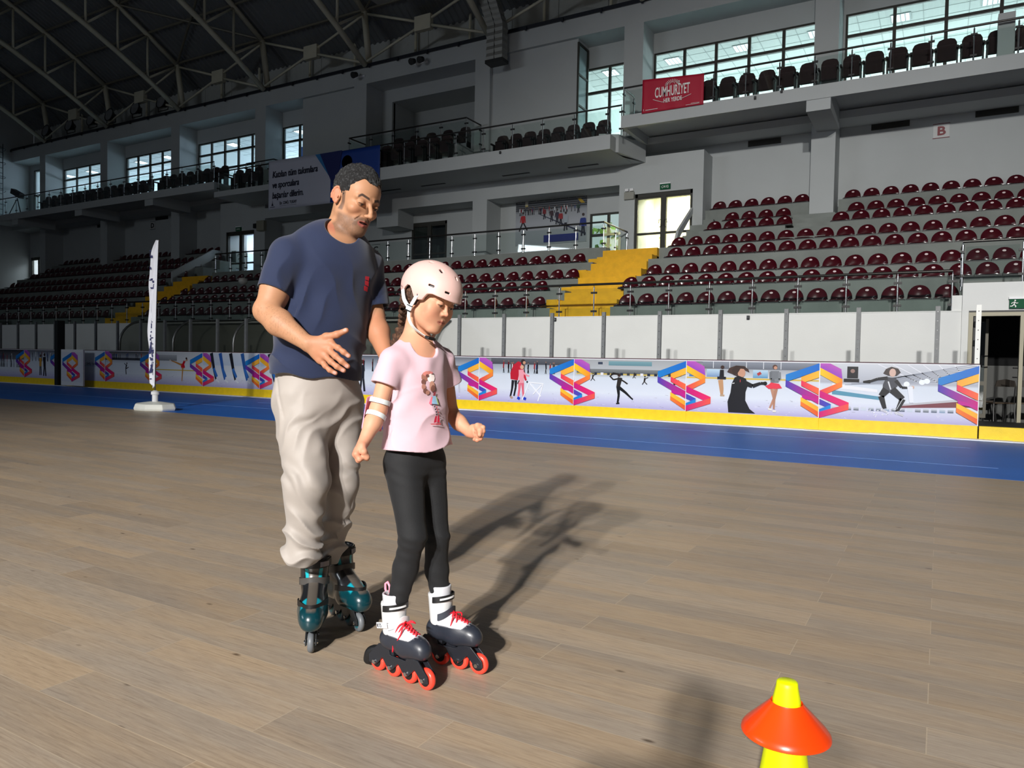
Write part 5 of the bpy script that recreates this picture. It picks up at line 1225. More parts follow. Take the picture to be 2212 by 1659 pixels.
def haircol(P):
    n = vnoise(P, 230, 6); c = np.tile(np.array(srgb(24,23,24)[:3]), (len(P), 1)); return mixc(c, srgb(88,90,92), np.clip(n*.9-.12, 0, .55))
sdf_object(H, (-.14,-.17,1.64), (.17,.13,1.87), .0022, 'hair', mat('hair_dark', (30,30,30), .6, attr=True, bump=.8, bscale=420), man, haircol, 1)
# t-shirt
T = Sdf()
T.cone((-.072,-.032,1.45), (-.108,-.036,1.22), .183, .178, .05, flat=fM, fk=1.48); T.cone((-.108,-.036,1.22), (-.135,-.026,1.0), .178, .185, .05, flat=fM, fk=1.34)
T.cone((-.055,.01,1.535), (-.203,-.145,1.476), .060, .064, .045); T.cone((-.055,.01,1.535), (.032,.105,1.480), .060, .062, .045)
T.cone((-.206,-.150,1.470), (-.250,-.200,1.318), .068, .066, .03); T.cone((.034,.108,1.475), (.078,.093,1.285), .066, .062, .03)
fd = np.array([.731,.682,0])
def shirt_folds(P):
    a = (P-A3(-.1,-.03,1.2))@fd; z = P[:,2]; f_ = (P-A3(-.1,-.03,1.2))@np.array([.682,-.731,0])
    n = vnoise(P, 7, 3); d = 0
    d = d-.0075*(1-2*np.abs(np.sin((z*26+a*18+n*2.2)))**.7)*np.exp(-((z-1.10)/.085)**2)           # gathered above the hem
    d = d-.0090*(1-2*np.abs(np.sin((z*18-a*28+n*1.8)))**.7)*np.exp(-((a+.11)/.07)**2-((z-1.30)/.08)**2)     # pull lines from the right armpit
    d = d-.0050*(1-2*np.abs(np.sin((a*26+z*10+n*2)))**.8)*np.exp(-((z-1.38)/.09)**2)
    d = d+.0025*np.sin(z*60+a*80+n*2)*np.exp(-((P[:,0]+.23)/.04)**2-((z-1.38)/.05)**2)
    return d+.0030*vnoise(P, 14, 7)
def tpost(P, d):
    d = d+shirt_folds(P); x, z = P[:,0], P[:,2]
    d = np.maximum(d, (1.028-.085*(x+.13)-.006*np.sin(x*40)-z)*.95)
    return d
T.post = tpost
T.cone((-.055,.015,1.53), HP(HM,0,-.03,-.06), .066, .066, .006, 's'); T.cone((-.04,-.03,1.565), (-.01,-.10,1.60), .058, .07, .006, 's')
T.post = tpost
def cuts(P, d):
    d = tpost(P, d)
    # sleeve ends cut square across the arm, hollow inside
    for a, b, r_, L_ in (((-.206,-.150,1.470), (-.250,-.200,1.318), .055, .145), ((.034,.108,1.475), (.078,.093,1.285), .052, .175)):
        a, b = np.array(a), np.array(b); ax_ = _unit(b-a); t = (P-a)@ax_; rad = np.linalg.norm(P-a-t[:,None]*ax_, axis=1)
        cz = np.clip((1.45-P[:,2])/.45, 0, 1); cx = -.072-.063*cz; a_ = (P[:,0]-cx)*.731+(P[:,1]+.030)*.682; f_ = (P[:,0]-cx)*.682-(P[:,1]+.030)*.731; out_ = np.sqrt(a_**2+(f_*1.42)**2)-.184
        m = (rad < .10) & (out_ > .004) & (P[:,2] > 1.21); d = np.where(m, np.maximum(d, t-L_-.004*np.sin(rad*0)), d); d = np.where((t > L_-.03) & m, np.maximum(d, r_-rad), d)
    return d
T.post = cuts
shirt = sdf_object(T, (-.37,-.31,.98), (.18,.22,1.62), .0032, 't_shirt', mat('navy_cotton', (17,31,63), .85, var=.04, scale=30, bump=.06, bscale=500, sheen=.25), man, None, 3)
# collar rib
bv = bvh_of(shirt); pts = []
M_rib = mat('navy_rib', (20,34,70), .9)
for i in range(40):
    a = 2*math.pi*i/40; c_ = Vector((-.048,-.004,1.548)); dr = Vector((math.cos(a), math.sin(a), .0)); pts.append(c_+dr*.069+Vector((0,0,.012-.020*math.cos(a+.75)+.012*math.cos(2*a))))
# emblem on the chest
decal(bv, [([(-.012,.03),(.012,.03),(.012,.012),(-.012,.016)],srgb(196,40,56)),([(-.012,.012),(.010,.010),(.014,-.012),(-.010,-.006)],srgb(196,40,56)),([(-.014,-.010),(.010,-.014),(.012,-.034),(-.012,-.030)],srgb(196,40,56))],
      (.082,-.06,1.388), (.66,.61,0), (0,0,.9), (-.68,.73,0), 'chest_emblem', man, off=.002)
# trousers
B_ = Sdf()
B_.cone((-.132,-.022,1.09), (-.120,-.016,.95), .158, .165, .04, flat=fM, fk=1.28)
B_.cone((-.178,-.066,.93), (-.128,-.150,.63), .103, .083, .045); B_.cone((-.128,-.150,.63), (-.150,-.128,.36), .080, .068, .03); B_.cone((-.150,-.128,.36), (-.154,-.126,.322), .068, .055, .02)
B_.cone((-.058,.052,.92), (-.042,.015,.60), .100, .072, .035); B_.cone((-.042,.015,.60), (-.092,.070,.33), .070, .060, .03); B_.cone((-.092,.070,.33), (-.106,.088,.275), .060, .050, .02)
def tr_post(P, d):
    x, y, z = P.T; n = vnoise(P, 6, 2)*1.6+vnoise(P, 15, 5)*.7
    amp = .003+.0060*smooth01(-z, -.60, -.40); ph = z*70+x*30*np.where(y < 0, 1, -1)+n*3.0+np.arctan2(y-.0,x+.14)*1.3
    d = d-amp*(1-2*np.abs(np.sin(ph*.5+.6))**1.15)*smooth01(-z, -.68, -.60)
    d = d-.0036*(1-2*np.abs(np.sin(z*28-x*46+n*2.0))**1.1)*smooth01(z, .60, .68)*(1-smooth01(z,.96,1.0))*(.35+.65*np.exp(-((z-.86)/.07)**2))
    d = d+.006*np.sin(z*55-x*50+n*2.4)*np.exp(-((z-.90)/.055)**2)*np.exp(-((x+.10)/.08)**2)
    d = d+.005*np.sin(x*60+z*70+n*2)*np.exp(-((z-.66)/.05)**2)
    d = d+.0040*np.sin(x*38+z*16+n*3)*np.exp(-((z-.80)/.08)**2)+.004*vnoise(P, 9, 11)
    d = d+.005*np.exp(-((x+.235-(.96-z)*.28)/.006)**2)*smooth01(z,.86,.90)*(1-smooth01(z,1.0,1.03))*(y < 0)   # pocket line
    d = np.maximum(d, np.where(y < -.03, .318, .262)+.006*np.sin(x*60)-z)
    return np.maximum(d, z-1.08)
B_.post = tr_post
sdf_object(B_, (-.34,-.27,.25), (.10,.20,1.10), .0034, 'trousers', mat('beige_nylon', (160,152,145), .6, var=.03, scale=20, sheen=.2), man, None, 4)
# skates
RM = np.array((Matrix.Translation((MO[0], MO[1], 0)) @ Matrix.Rotation(_y, 4, 'Z')))
M_tyre = mat('grey_urethane', (100,104,108), .45); TEAL = srgb(6,52,60)
P_man = dict(n='teal', s=1.22, wr=.038, ws=.078, tyre=M_tyre, hub=mat('hub_teal', (60,120,130), .35, .3), frame=mat('frame_dark', (46,48,50), .4, .5), cuff=.205, ct=.050, shell=.066, br=.28, coat=.5,
    upper=srgb(26,27,30), lower=TEAL, paint=[(lambda x, y, z: smooth01(y,.05,.07)*(1-smooth01(np.abs(np.abs(x)-.024),.006,.011))*(1-smooth01(np.abs(y-.085),.012,.02)), srgb(20,150,168)),
      (lambda x, y, z: (1-smooth01(np.abs(np.abs(x)-.020-.10*(z-.14)),.004,.006))*smooth01(z,.12,.125)*(1-smooth01(z,.175,.18))*smooth01(y,-.03,-.02), srgb(20,165,176)),
      (lambda x, y, z: smooth01(-np.abs(x),-.016,-.013)*smooth01(y,-.03,-.01)*smooth01(z,.05,.06), srgb(84,78,72))],
    straps=[((.185,0,-.055,-.055,.015,M_black,'strap'),dict(tilt=.0)),((.115,0,-.03,-.03,.013,mat('strap_grey', (70,68,66), .4),'strap'),dict(tilt=.012)),((.055,0,.03,.03,.011,M_black,'strap'),dict(tilt=.01,a0=-110,a1=110)),((.185,0,-.055,-.055,.010,mat('buckle_shine', (120,118,126), .2, .6),'buckle'),dict(off=.008,a0=-65,a1=-25))])
skate('inline_skate', "man's dark teal inline skate pointing at the camera, grey wheels", "man's teal inline skates", RM@frame((-.122,-.060,0), (.20,-.98,0)), P_man)
skate('inline_skate', "man's dark teal inline skate further back, turned out to the right", "man's teal inline skates", RM@frame((-.040,.138,0), (.62,-.785,0)), P_man)
# ================================================================ GIRL
GO = (-1.55, 2.1)
girl = fig_root('person', 'girl in pink t-shirt and black leggings skating with both fists held low', 'person', GO)
_ps, _pp = R_(54), R_(21)
GH = frame((.006,-.010,1.312), (math.sin(_ps)*math.cos(_pp), -math.cos(_ps)*math.cos(_pp), -math.sin(_pp)), R_(7))
GG = dict(k=.87, face=(.061,.061,.078), jaw=(.049,.05,.034), chin=(.017,.017,.015), ja=.050, cheek=(.031,.020,.028), soft=.007, nz=-.032, nose=.0215, lip=.66, open=0., gaze=.004, slit=.0024, tip=.0092)
S = Sdf(); head(S, GH, GG); M_ = GH
S.cone(HP(GH,0,-.03,-.05), (-.056,.034,1.170), .041, .043, .02)
S.cone((-.055,.03,1.145), (-.112,-.066,1.100), .036, .034, .03); S.cone((-.055,.03,1.145), (.032,.115,1.100), .036, .034, .03)
fG = _unit((.80,-.60,0))
S.cone((-.042,.025,1.09), (-.047,.02,.86), .100, .080, .04, flat=fG, fk=1.45)
S.cone((-.118,-.072,1.095), (-.157,-.100,.93), .034, .028, .015); S.cone((-.157,-.100,.925), (-.170,-.120,.885), .0285, .0285, .015); S.cone((-.170,-.120,.885), (-.192,-.160,.825), .0285, .0195, .015)
S.cone((.036,.125,1.095), (.064,.172,.905), .033, .028, .015); S.cone((.064,.172,.900), (.100,.140,.868), .0285, .027, .015); S.cone((.100,.140,.868), (.141,.104,.838), .027, .0195, .015)
def fist(S, W, d, side, curl, sc=1.):
    """closed fist: W wrist, d pointing direction of the hand, side = towards index finger, curl = palm normal side to which fingers fold"""
    W, d, side, curl = np.array(W), _unit(d), _unit(side), _unit(curl); L = .050*sc
    S.cone(W, W+d*L*.55, .019*sc, .024*sc, .012, flat=curl, fk=1.35)
    for i in range(4):
        o = (1.5-i)*.0145*sc; k0 = W+d*(L-.003*abs(i-1)*sc)+side*o-curl*.004*sc
        S.cone(W+side*o*.5+d*.012, k0, .0125*sc, .0098*sc, .010)
        p1 = k0+d*.012*sc+curl*.019*sc; p2 = p1-d*.018*sc+curl*.012*sc; p3 = p2-d*.014*sc-curl*.006*sc; r_ = (.0092,.0095,.0090,.0080)[i]*sc
        finger(S, [k0, p1, p2, p3], r_, r_*.88, .0035)
    t0 = W+d*.012*sc+side*.018*sc; t1 = W+d*.030*sc+side*.030*sc+curl*.014*sc; t2 = W+d*.042*sc+side*.020*sc+curl*.034*sc; t3 = W+d*.044*sc+side*.004*sc+curl*.040*sc
    S.cone(W+d*.006, t0, .014*sc, .013*sc, .01); finger(S, [t0, t1, t2, t3], .0115*sc, .0085*sc, .006)
fist(S, (-.194,-.163,.820), (-.42,-.36,-.83), (.35,-.90,.20), (.85,.25,-.45), .92)
fist(S, (.143,.102,.838), (.80,-.58,.12), (.15,-.05,.98), (.10,-.85,-.30), .92)
def girlcol(P):
    c = np.tile(np.array(srgb(208,154,124)[:3]), (len(P), 1)); Q = (P-GH[:3,3])@GH[:3,:3]/.87; x, y, z = Q.T; ax = np.abs(x); inh = smooth01(z, -.14, -.12)
    c = c*(1+.025*vnoise(P, 60, 2)[:,None])
    ck = np.exp(-((ax-.045)/.024)**2-((z+.045)/.024)**2)*smooth01(y,.02,.05); c = mixc(c, srgb(206,120,98), ck*.30)
    ns = np.exp(-(ax/.015)**2-((z+.036)/.014)**2)*smooth01(y,.09,.10); c = mixc(c, srgb(210,132,108), ns*.5)
    lip = smooth01(y, .066, .074)*(1-smooth01((x/.025)**2+((z+.0700)/.0095)**2, .5, 1.2)); c = mixc(c, srgb(176,90,84), np.clip(lip, 0, .55))
    ml = smooth01(y, .072, .080)*(1-smooth01(ax, .019, .024))*(1-smooth01(np.abs(z+.0695), .0004, .0034)); c = mixc(c, srgb(130,62,56), ml*.8)
    bz = .0235+.22*(ax-.014)*(1-smooth01(ax,.036,.05))-.26*smooth01(ax,.036,.052)*(ax-.036)
    br = smooth01(y, .058, .064)*(1-smooth01(np.abs(z-bz), .0022, .0048))*smooth01(ax, .011, .015)*(1-smooth01(ax, .045, .051)); c = mixc(c, srgb(120,84,62), br*.75)
    lash = smooth01(y, .066, .076)*(1-smooth01(np.abs(z+.0045), .0012, .0030))*smooth01(ax, .016, .019)*(1-smooth01(ax, .046, .049)); c = mixc(c, srgb(60,36,30), lash*.85)
    ear = smooth01(ax, .072, .078)*inh; c = mixc(c, srgb(208,116,94), ear*.5)
    hand = (1-smooth01(P[:,2], .84, .86))*smooth01(np.abs(P[:,0]+.03), .13, .16); c = mixc(c, srgb(212,132,106), hand*.4)
    # hair-covered scalp
    sc_ = smooth01(z-(.060-.9*smooth01(-y,-.035,.02)*.12), -.004, .004)*inh; back = smooth01(-y, .0, .02)*smooth01(z, -.05, -.035)*(ax < .074); c = mixc(c, srgb(66,44,32), np.clip(sc_+back, 0, 1))
    return c
sdf_object(S, (-.28,-.23,.74), (.22,.24,1.44), .0019, 'body', M_skin, girl, girlcol, 2)
for s_ in (-1, 1):
    p = HP(GH, s_*.0278, .0689, -.0010); e = MB().lathe([(0,-.0115)]+[(.0115*math.sin(a), -.0115*math.cos(a)) for a in [math.pi*i/12 for i in range(1,12)]]+[(0,.0115)], tuple(p), 20).build('eyeball', M_eye, girl, True)
    q = HP(GH, s_*.0278, .0752, -.0050); MB().lathe([(0,-.0058),(.0055,-.003),(.0062,0),(.0055,.003),(0,.0058)], tuple(q), 14).build('iris', mat('iris_brown', (60,40,28), .1), e, True)
# hair: strands at nape and a long braid
H = Sdf(); H.ell(HP(GH,0,-.030,.020), (.072,.072,.072), .02); H.ell(HP(GH,.02,-.070,-.020), (.040,.030,.040), .03); H.cone(HP(GH,.045,-.045,-.010), HP(GH,.02,-.085,-.045), .018, .020, .02)
H.post = lambda P, d: d+.0016*np.sin(((P-GH[:3,3])@GH[:3,2])*420+vnoise(P,60,1)*3)
def hc(P): n = vnoise(P*np.array([1,1,.35]), 260, 3); c = np.tile(np.array(srgb(74,48,34)[:3]), (len(P), 1)); return mixc(c, srgb(140,100,72), np.clip(n*.7, 0, .6))
M_hair = mat('hair_brown', (80,50,35), .5, attr=True, bump=.6, bscale=500)
sdf_object(H, (-.14,-.06,1.17), (.08,.14,1.42), .0024, 'hair', M_hair, girl, hc, 1)
Bd = Sdf(); path = [HP(GH,.012,-.098,-.045), A3(-.112,.145,1.228), A3(-.140,.165,1.172), A3(-.165,.150,1.085), A3(-.172,.125,.98), A3(-.180,.110,.90), A3(-.186,.105,.862)]
seg = []
for i in range(len(path)-1):
    n_ = max(2, int(np.linalg.norm(path[i+1]-path[i])/.0125))
    for k in range(n_): seg.append(path[i]+(path[i+1]-path[i])*k/n_)
for i, p in enumerate(seg):
    d_ = _unit(seg[min(i+1, len(seg)-1)]-seg[max(i-1, 0)]); sd = _unit(np.cross(d_, (.3,-1,0))); s_ = 1 if i % 2 else -1; w_ = .0135*(1-.25*i/len(seg))
    Bd.cone(p+sd*s_*w_*.95-d_*.010, p-sd*s_*w_*.25+d_*.012, w_*.85, w_*.60, .0022)
sdf_object(Bd, (-.23,.06,.84), (-.06,.21,1.30), .0022, 'braid', M_hair, girl, hc, 1)
# t-shirt: boxy, open hem and sleeves
T = Sdf()
T.cone((-.043,.026,1.075), (-.042,.020,.90), .118, .118, .03, flat=fG, fk=1.30); T.cone((-.042,.020,.90), (-.034,.018,.76), .120, .152, .03, flat=fG, fk=1.34)
T.cone((-.056,.030,1.128), (-.114,-.068,1.096), .040, .043, .03); T.cone((-.056,.030,1.128), (.034,.118,1.098), .040, .042, .03)
T.cone((-.116,-.070,1.092), (-.142,-.092,1.000), .046, .052, .02); T.cone((.036,.122,1.092), (.060,.150,1.000), .045, .050, .02)
sG = np.array([.60,.80,0])
def gpost(P, d):
    a = (P-A3(-.042,.02,.9))@sG; f_ = (P-A3(-.042,.02,.9))@np.array([.80,-.60,0]); z = P[:,2]; n = vnoise(P, 9, 3)
    d = d-.0060*(1-2*np.abs(np.sin(a*26+n*2.4+z*4))**.85)*smooth01(-z,-1.02,-.82)-.006*(1-2*np.abs(np.sin(z*24-a*20+n*2))**.8)*np.exp(-((a+.05)/.06)**2-((z-.93)/.07)**2)+.0030*np.sin(z*60-a*50+n*2)*np.exp(-((a+.07)/.05)**2-((z-.95)/.06)**2)+.0032*np.sin(a*85+n*2)*np.exp(-((z-1.08)/.035)**2)+.0045*vnoise(P, 15, 5)
    hem = .787+.10*(P[:,0]+.03)*0+.010*smooth01(P[:,0],.0,.10)+.004*np.sin(a*30); d = np.maximum(d, hem-z)
    inner = np.sqrt(((np.stack([a/1.0, f_*1.34, z*0],1))**2).sum(1))-(.126-.10*(z-.76)); d = np.where(z < .83, np.maximum(d, -inner-.0), d)
    for p, q, r_, L_ in (((-.116,-.070,1.092), (-.142,-.092,1.000), .039, .088), ((.036,.122,1.092), (.060,.150,1.000), .038, .088)):
        p, q = np.array(p), np.array(q); ax_ = _unit(q-p); t = (P-p)@ax_; rad = np.linalg.norm(P-p-t[:,None]*ax_, axis=1)
        body_ = np.sqrt(a*a+(f_*1.3)**2)-.122
        m = (rad < .075) & (body_ > .008); d = np.where(m, np.maximum(d, t-L_), d); d = np.where((t > L_-.045) & m, np.maximum(d, r_-rad), d)
    return d
T.cone((-.056,.034,1.12), HP(GH,0,-.02,-.06), .049, .052, .004, 's'); T.cone((-.035,.0,1.135), (.01,-.05,1.155), .042, .05, .004, 's')
T.post = gpost
gs = sdf_object(T, (-.22,-.16,.76), (.15,.24,1.19), .0026, 't_shirt', mat('pink_cotton', (206,174,184), .85, var=.02, scale=40, bump=.06, bscale=600, sheen=.2), girl, None, 3)
bv = bvh_of(gs); px = []
def blob(cx, cy, rx, ry, c, n=9): return ([(cx+rx*math.cos(2*math.pi*i/n), cy+ry*math.sin(2*math.pi*i/n)) for i in range(n)], srgb(*c))
px += [blob(-.018,.055,.013,.016,(150,100,84)), blob(-.006,.066,.020,.010,(196,120,110)), blob(.006,.052,.016,.016,(250,236,232)), blob(-.024,.038,.008,.010,(110,70,60)), blob(-.024,.022,.008,.010,(160,110,96)), blob(-.018,.008,.008,.009,(110,70,60)), blob(-.008,.002,.008,.008,(170,120,104)), blob(.008,.024,.012,.018,(190,140,120)), blob(.012,.016,.010,.012,(130,84,72)), blob(-.012,.060,.006,.005,(100,60,56)), blob(.004,.070,.006,.004,(220,130,130))]
px += [([(.016,.004),(.026,.004),(.024,-.012),(.014,-.012)],srgb(150,60,70)), ([(.010,-.010),(.026,-.010),(.038,-.040),(.002,-.036)],srgb(150,190,220)), ([(.006,-.014),(.012,-.012),(.006,-.040),(-.004,-.036)],srgb(232,110,130)), ([(.026,-.012),(.030,-.014),(.040,-.040),(.034,-.040)],srgb(170,190,120))]
for y_ in (-.044,-.053,-.062,-.071): px += [([(.014,y_),(.020,y_),(.020,y_-.005),(.014,y_-.005)],srgb(60,50,60)), ([(.023,y_-.002),(.029,y_-.002),(.029,y_-.007),(.023,y_-.007)],srgb(200,70,80))]
px += [([(.012,-.078),(.020,-.078),(.020,-.100),(.008,-.102)],srgb(190,30,60)), ([(.022,-.078),(.029,-.078),(.034,-.102),(.022,-.100)],srgb(190,30,60)), ([(-.008,-.104),(.038,-.104),(.038,-.109),(-.002,-.107)],srgb(196,70,80))]
decal(bv, px, (.055,-.10,.985), (.70,.714,0), (0,0,1), (-.714,.70,0), 'printed_doll', girl, off=.0016, n=3)
# leggings
Lg = Sdf(); Lg.cone((-.046,.020,.86), (-.050,.020,.75), .094, .102, .03, flat=fG, fk=1.22)
Lg.cone((-.080,-.026,.735), (-.036,-.088,.500), .070, .046, .03); Lg.cone((-.036,-.088,.50), (-.062,-.060,.38), .046, .041, .02); Lg.cone((-.062,-.060,.38), (-.098,-.056,.225), .042, .031, .02)
Lg.cone((-.008,.066,.735), (.034,.030,.470), .068, .044, .03); Lg.cone((.034,.030,.470), (.034,.052,.345), .044, .040, .02); Lg.cone((.034,.052,.345), (.052,.050,.225), .040, .031, .02)
def lpost(P, d):
    z = P[:,2]; n = vnoise(P, 10, 4); return d+.0016*np.sin(z*150+P[:,0]*40+n*2.4)*(np.exp(-((z-.47)/.04)**2)+.7*np.exp(-((z-.70)/.04)**2)+.6*np.exp(-((z-.29)/.04)**2))+.0012*vnoise(P,20,3)
Lg.post = lpost
sdf_object(Lg, (-.18,-.16,.20), (.10,.16,.88), .0030, 'leggings', mat('black_leggings', (15,16,19), .8, sheen=.04, bump=.15, bscale=500), girl, None, 2)
# elbow pad
GRM = np.array(Matrix.Translation((GO[0], GO[1], 0)) @ Matrix.Rotation(_y, 4, 'Z'))
ep = thing('elbow_pad', 'pink elbow pad with two white elastic straps on the girl\'s arm', 'elbow pad'); ep.matrix_world = Matrix(GRM.tolist())
S = Sdf(); pc = A3(-.176,-.078,.905)
S.cone((-.160,-.098,.955), (-.172,-.120,.868), .038, .036, .01); S.cone((-.160,-.100,.97), (-.174,-.122,.85), .0325, .0325, .003, 's')
S.fn(lambda P: (P-A3(-.166,-.108,.91))@_unit((.52,-.83,.15))+.002, (-.166,-.108,.91), .2, 0, 'i')
sdf_object(S, (-.24,-.18,.83), (-.11,-.04,.99), .0024, 'pad_shell', mat('pad_pink', (244,160,190), .5), ep, None, 2)
def strap(c, ax, r, wid, m, parent, n=30, th=.0012, a0=0, a1=360, name='elastic_strap'):
    ax = Vector(ax).normalized(); a = ax.orthogonal().normalized(); b = ax.cross(a); pts = []; nr = []; c = Vector(c)
    for i in range(n+1):
        t = R_(a0+(a1-a0)*i/n); d = a*math.cos(t)+b*math.sin(t); pts.append(c+d*r); nr.append(d)
    return MB().strip(pts, ax, wid, nr, th).build(name, m, parent, True, 50)
M_strap = mat('strap_white', (214,220,220), .7)
strap((-.152,-.0965,.955), (.236,.17,1), .0345, .0080, M_strap, ep); strap((-.163,-.1095,.907), (.30,.45,1), .0335, .0080, M_strap, ep)
# wrist shading cuff not needed; helmet
hm = thing('skate_helmet', 'pale pink skating helmet with white chin straps', 'helmet'); hm.matrix_world = Matrix(GRM.tolist())
S = Sdf(); S.M = GH; S.ell((0,-.014,.030), (.0930,.1205,.0990), 0); S.M = None
CI = GH[:3,3]
def rim(Q):
    x, y = np.abs(Q[:,0]), Q[:,1]
    z = np.interp(y, [-.13,-.095,-.072,-.058,-.045,-.030,-.018,-.004,.010,.030,.045,.06,.09,.13], [-.020,-.026,-.020,.004,.018,.018,.008,-.012,-.016,-.010,.016,.022,.021,.018]); return z
vents = [((.083,.050,.048),(.021,.0065)),((.045,.100,.046),(.018,.0065)),((-.045,.100,.046),(.018,.0065)),((-.083,.050,.048),(.021,.0065)),((.050,.040,.108),(.018,.009)),((.046,-.022,.122),(.018,.008)),((-.050,.040,.108),(.018,.009)),((-.046,-.022,.122),(.018,.008)),((.0,.075,.100),(.014,.008))]
def hpost(P, d):
    Q = (P-CI)@GH[:3,:3]; r1 = np.array([.0930,.1205,.0990]); q = Q-np.array([0,-.014,.030]); lip = .004*np.exp(-((Q[:,2]-rim(Q))/.010)**2)*smooth01(Q[:,1],.03,.07)
    ri = r1-.009; k0 = np.sqrt(((q/ri)**2).sum(1)); k1 = np.sqrt(((q/(ri*ri))**2).sum(1))+1e-9; inner = k0*(k0-1)/k1
    d = d-lip; d = np.maximum(d, -inner); d = np.maximum(d, (rim(Q)-Q[:,2])*.8)
    for c, (a, b) in vents:
        c = np.array(c); nrm = _unit((c-np.array([0,-.014,.030]))/r1**2); t1 = _unit(np.cross((0,0,1), nrm)) if abs(nrm[2]) < .75 else _unit(np.cross(nrm, (1,0,0))); t1 = t1 if abs(nrm[2]) < .75 else t1; t2 = np.cross(nrm, t1); v = Q-c
        bx = np.maximum(np.abs(v@t1)-a*.5+.0, np.abs(v@t2)-b*.5); bx = np.maximum(bx, np.abs(v@nrm)-.03); d = np.maximum(d, -bx)
    for sx in (-1, 1):
        v = Q-np.array([sx*.088,.012,.0]); d = np.maximum(d, np.where(v[:,0]*sx > -.03, .0028-np.sqrt(v[:,1]**2+v[:,2]**2), -1))
    return d
S.post = hpost
sdf_object(S, (-.16,-.15,1.24), (.15,.15,1.45), .0019, 'helmet_shell', mat('helmet_pink', (216,180,172), .5, coat=.03), hm, None, 2)
S = Sdf(); S.M = GH; S.ell((0,-.014,.030), (.0830,.1105,.089), 0); S.M = None
S.post = lambda P, d: np.maximum(np.maximum(d, -(d+.006)), rim((P-CI)@GH[:3,:3])+.004-((P-CI)@GH[:3,:3])[:,2])
sdf_object(S, (-.15,-.14,1.24), (.14,.14,1.44), .003, 'helmet_liner', M_black, hm, None, 1)
def cs(pts): return [tuple(HP(GH, *p)) for p in pts]
def bez(p, n=5):
    p = [Vector(q) for q in p]; out = []
    for i in range(len(p)-1):
        p0, p1, p2, p3 = p[max(i-1,0)], p[i], p[i+1], p[min(i+2,len(p)-1)]
        for j in range(n): t = j/n; out.append(.5*((2*p1)+(-p0+p2)*t+(2*p0-5*p1+4*p2-p3)*t*t+(-p0+3*p1-3*p2+p3)*t**3))
    return out+[p[-1]]
Rt = Vector(GH[:3,0]); Fw = Vector(GH[:3,1]); Uw = Vector(GH[:3,2])
for sx in (1, -1):
    J = (sx*.080,-.006,-.054)
    for nm, pts, wd in (('rear_strap', [(sx*.079,-.066,-.006),(sx*.083,-.040,-.034),J], .0068), ('front_strap', [(sx*.084,.010,.004),(sx*.084,.004,-.024),J], .0070), ('chin_strap', [J,(sx*.076,.004,-.085),(sx*.060,.022,-.108),(sx*.030,.045,-.122),(sx*.010,.060,-.124)], .0065)):
        b_ = bez(cs(pts)); wdir = []
        for i in range(len(b_)):
            t = (b_[min(i+1,len(b_)-1)]-b_[max(i-1,0)]).normalized(); q = i/(len(b_)-1); nn = (Rt*sx*(1-q*.7)-Uw*q*.9 if nm == 'chin_strap' else Rt*sx).normalized(); wdir.append(t.cross(nn).normalized())
        nrs = [ (b_[min(i+1,len(b_)-1)]-b_[max(i-1,0)]).normalized().cross(wdir[i]) for i in range(len(b_))]
        MB().strip(b_, wdir, wd, nrs, .0011).build(nm, M_strap, hm, True, 50)
    c = Vector(cs([J])[0])+Rt*sx*.002; MB().obox(c, Fw*.012, Uw*.007, Rt*.003).build('strap_slider', M_white, hm, bevel=.002)
    MB().obox(c+Uw*.009, Fw*.012, Uw*.0012, Rt*.0036).obox(c-Uw*.009, Fw*.012, Uw*.0012, Rt*.0036).build('slider_edge', M_black, hm)
c = Vector(cs([(.006,.066,-.125)])[0]); MB().obox(c, Rt*.020, Fw*.009, Uw*.005).build('chin_buckle', M_black, hm, bevel=.002)
for q in ((.088,.012,.0),(.083,-.074,.004)): MB().lathe([(0,-.001),(.0028,-.001),(.0028,.001),(0,.001)], (0,0,0), 10, 0).xform(Matrix.Translation(cs([q])[0])).build('rivet', mat('rivet_dark', (110,70,80), .4), hm)
# skates
M_fr = mat('frame_black', (28,31,38), .4, coat=.2)
P_g = dict(n='white', s=.86, wr=.0365, ws=.080, tyre=mat('coral_urethane', (255,72,54), .35, coat=.2), hub=mat('hub_black', (20,20,22), .4), frame=M_fr, cuff=.185, ct=.046, shell=.050, br=.4, coat=.2,
    upper=srgb(204,204,210), lower=srgb(40,44,54), paint=[(lambda x, y, z: smooth01(y,.090,.100)*(1-smooth01(np.abs(x),.022,.027)), srgb(40,44,54)), (lambda x, y, z: smooth01(np.abs(np.sin(x*170)*np.sin(y*120)),.6,.8)*smooth01(y,.01,.03)*smooth01(z,.055,.06)*.45, srgb(180,182,192))],
    cuffcol=(214,214,214), straps=[((.140,0,-.045,-.045,.0105,M_black,'buckle_strap'),dict(off=.010,tilt=.008,a0=-95,a1=95)),((.140,0,-.045,-.045,.003,M_white,'buckle_teeth'),dict(off=.0125,tilt=.008,a0=-10,a1=60)),((.085,0,-.015,-.015,.012,M_white,'velcro_strap'),dict(off=.007,tilt=.018,a0=-105,a1=105))],
    laces=mat('red_lace', (226,24,44), .6), side=1, pull=mat('pull_pink', (246,150,170), .5),
    loops=[[(0,0,0),(.012,.004,.008),(.026,.010,-.004),(.036,.008,-.030),(.038,-.012,-.062),(.036,-.022,-.070),(.034,-.016,-.050),(.022,-.002,-.010),(.004,0,.002)],[(0,0,0),(-.012,.010,.008),(-.018,.024,.002),(-.010,.020,.006),(0,.002,.004)],[(.004,-.002,.002),(.022,-.012,-.004),(.034,-.022,-.040),(.036,-.028,-.095)],[(0,0,.002),(.006,.026,.004),(.012,.040,-.004)]])
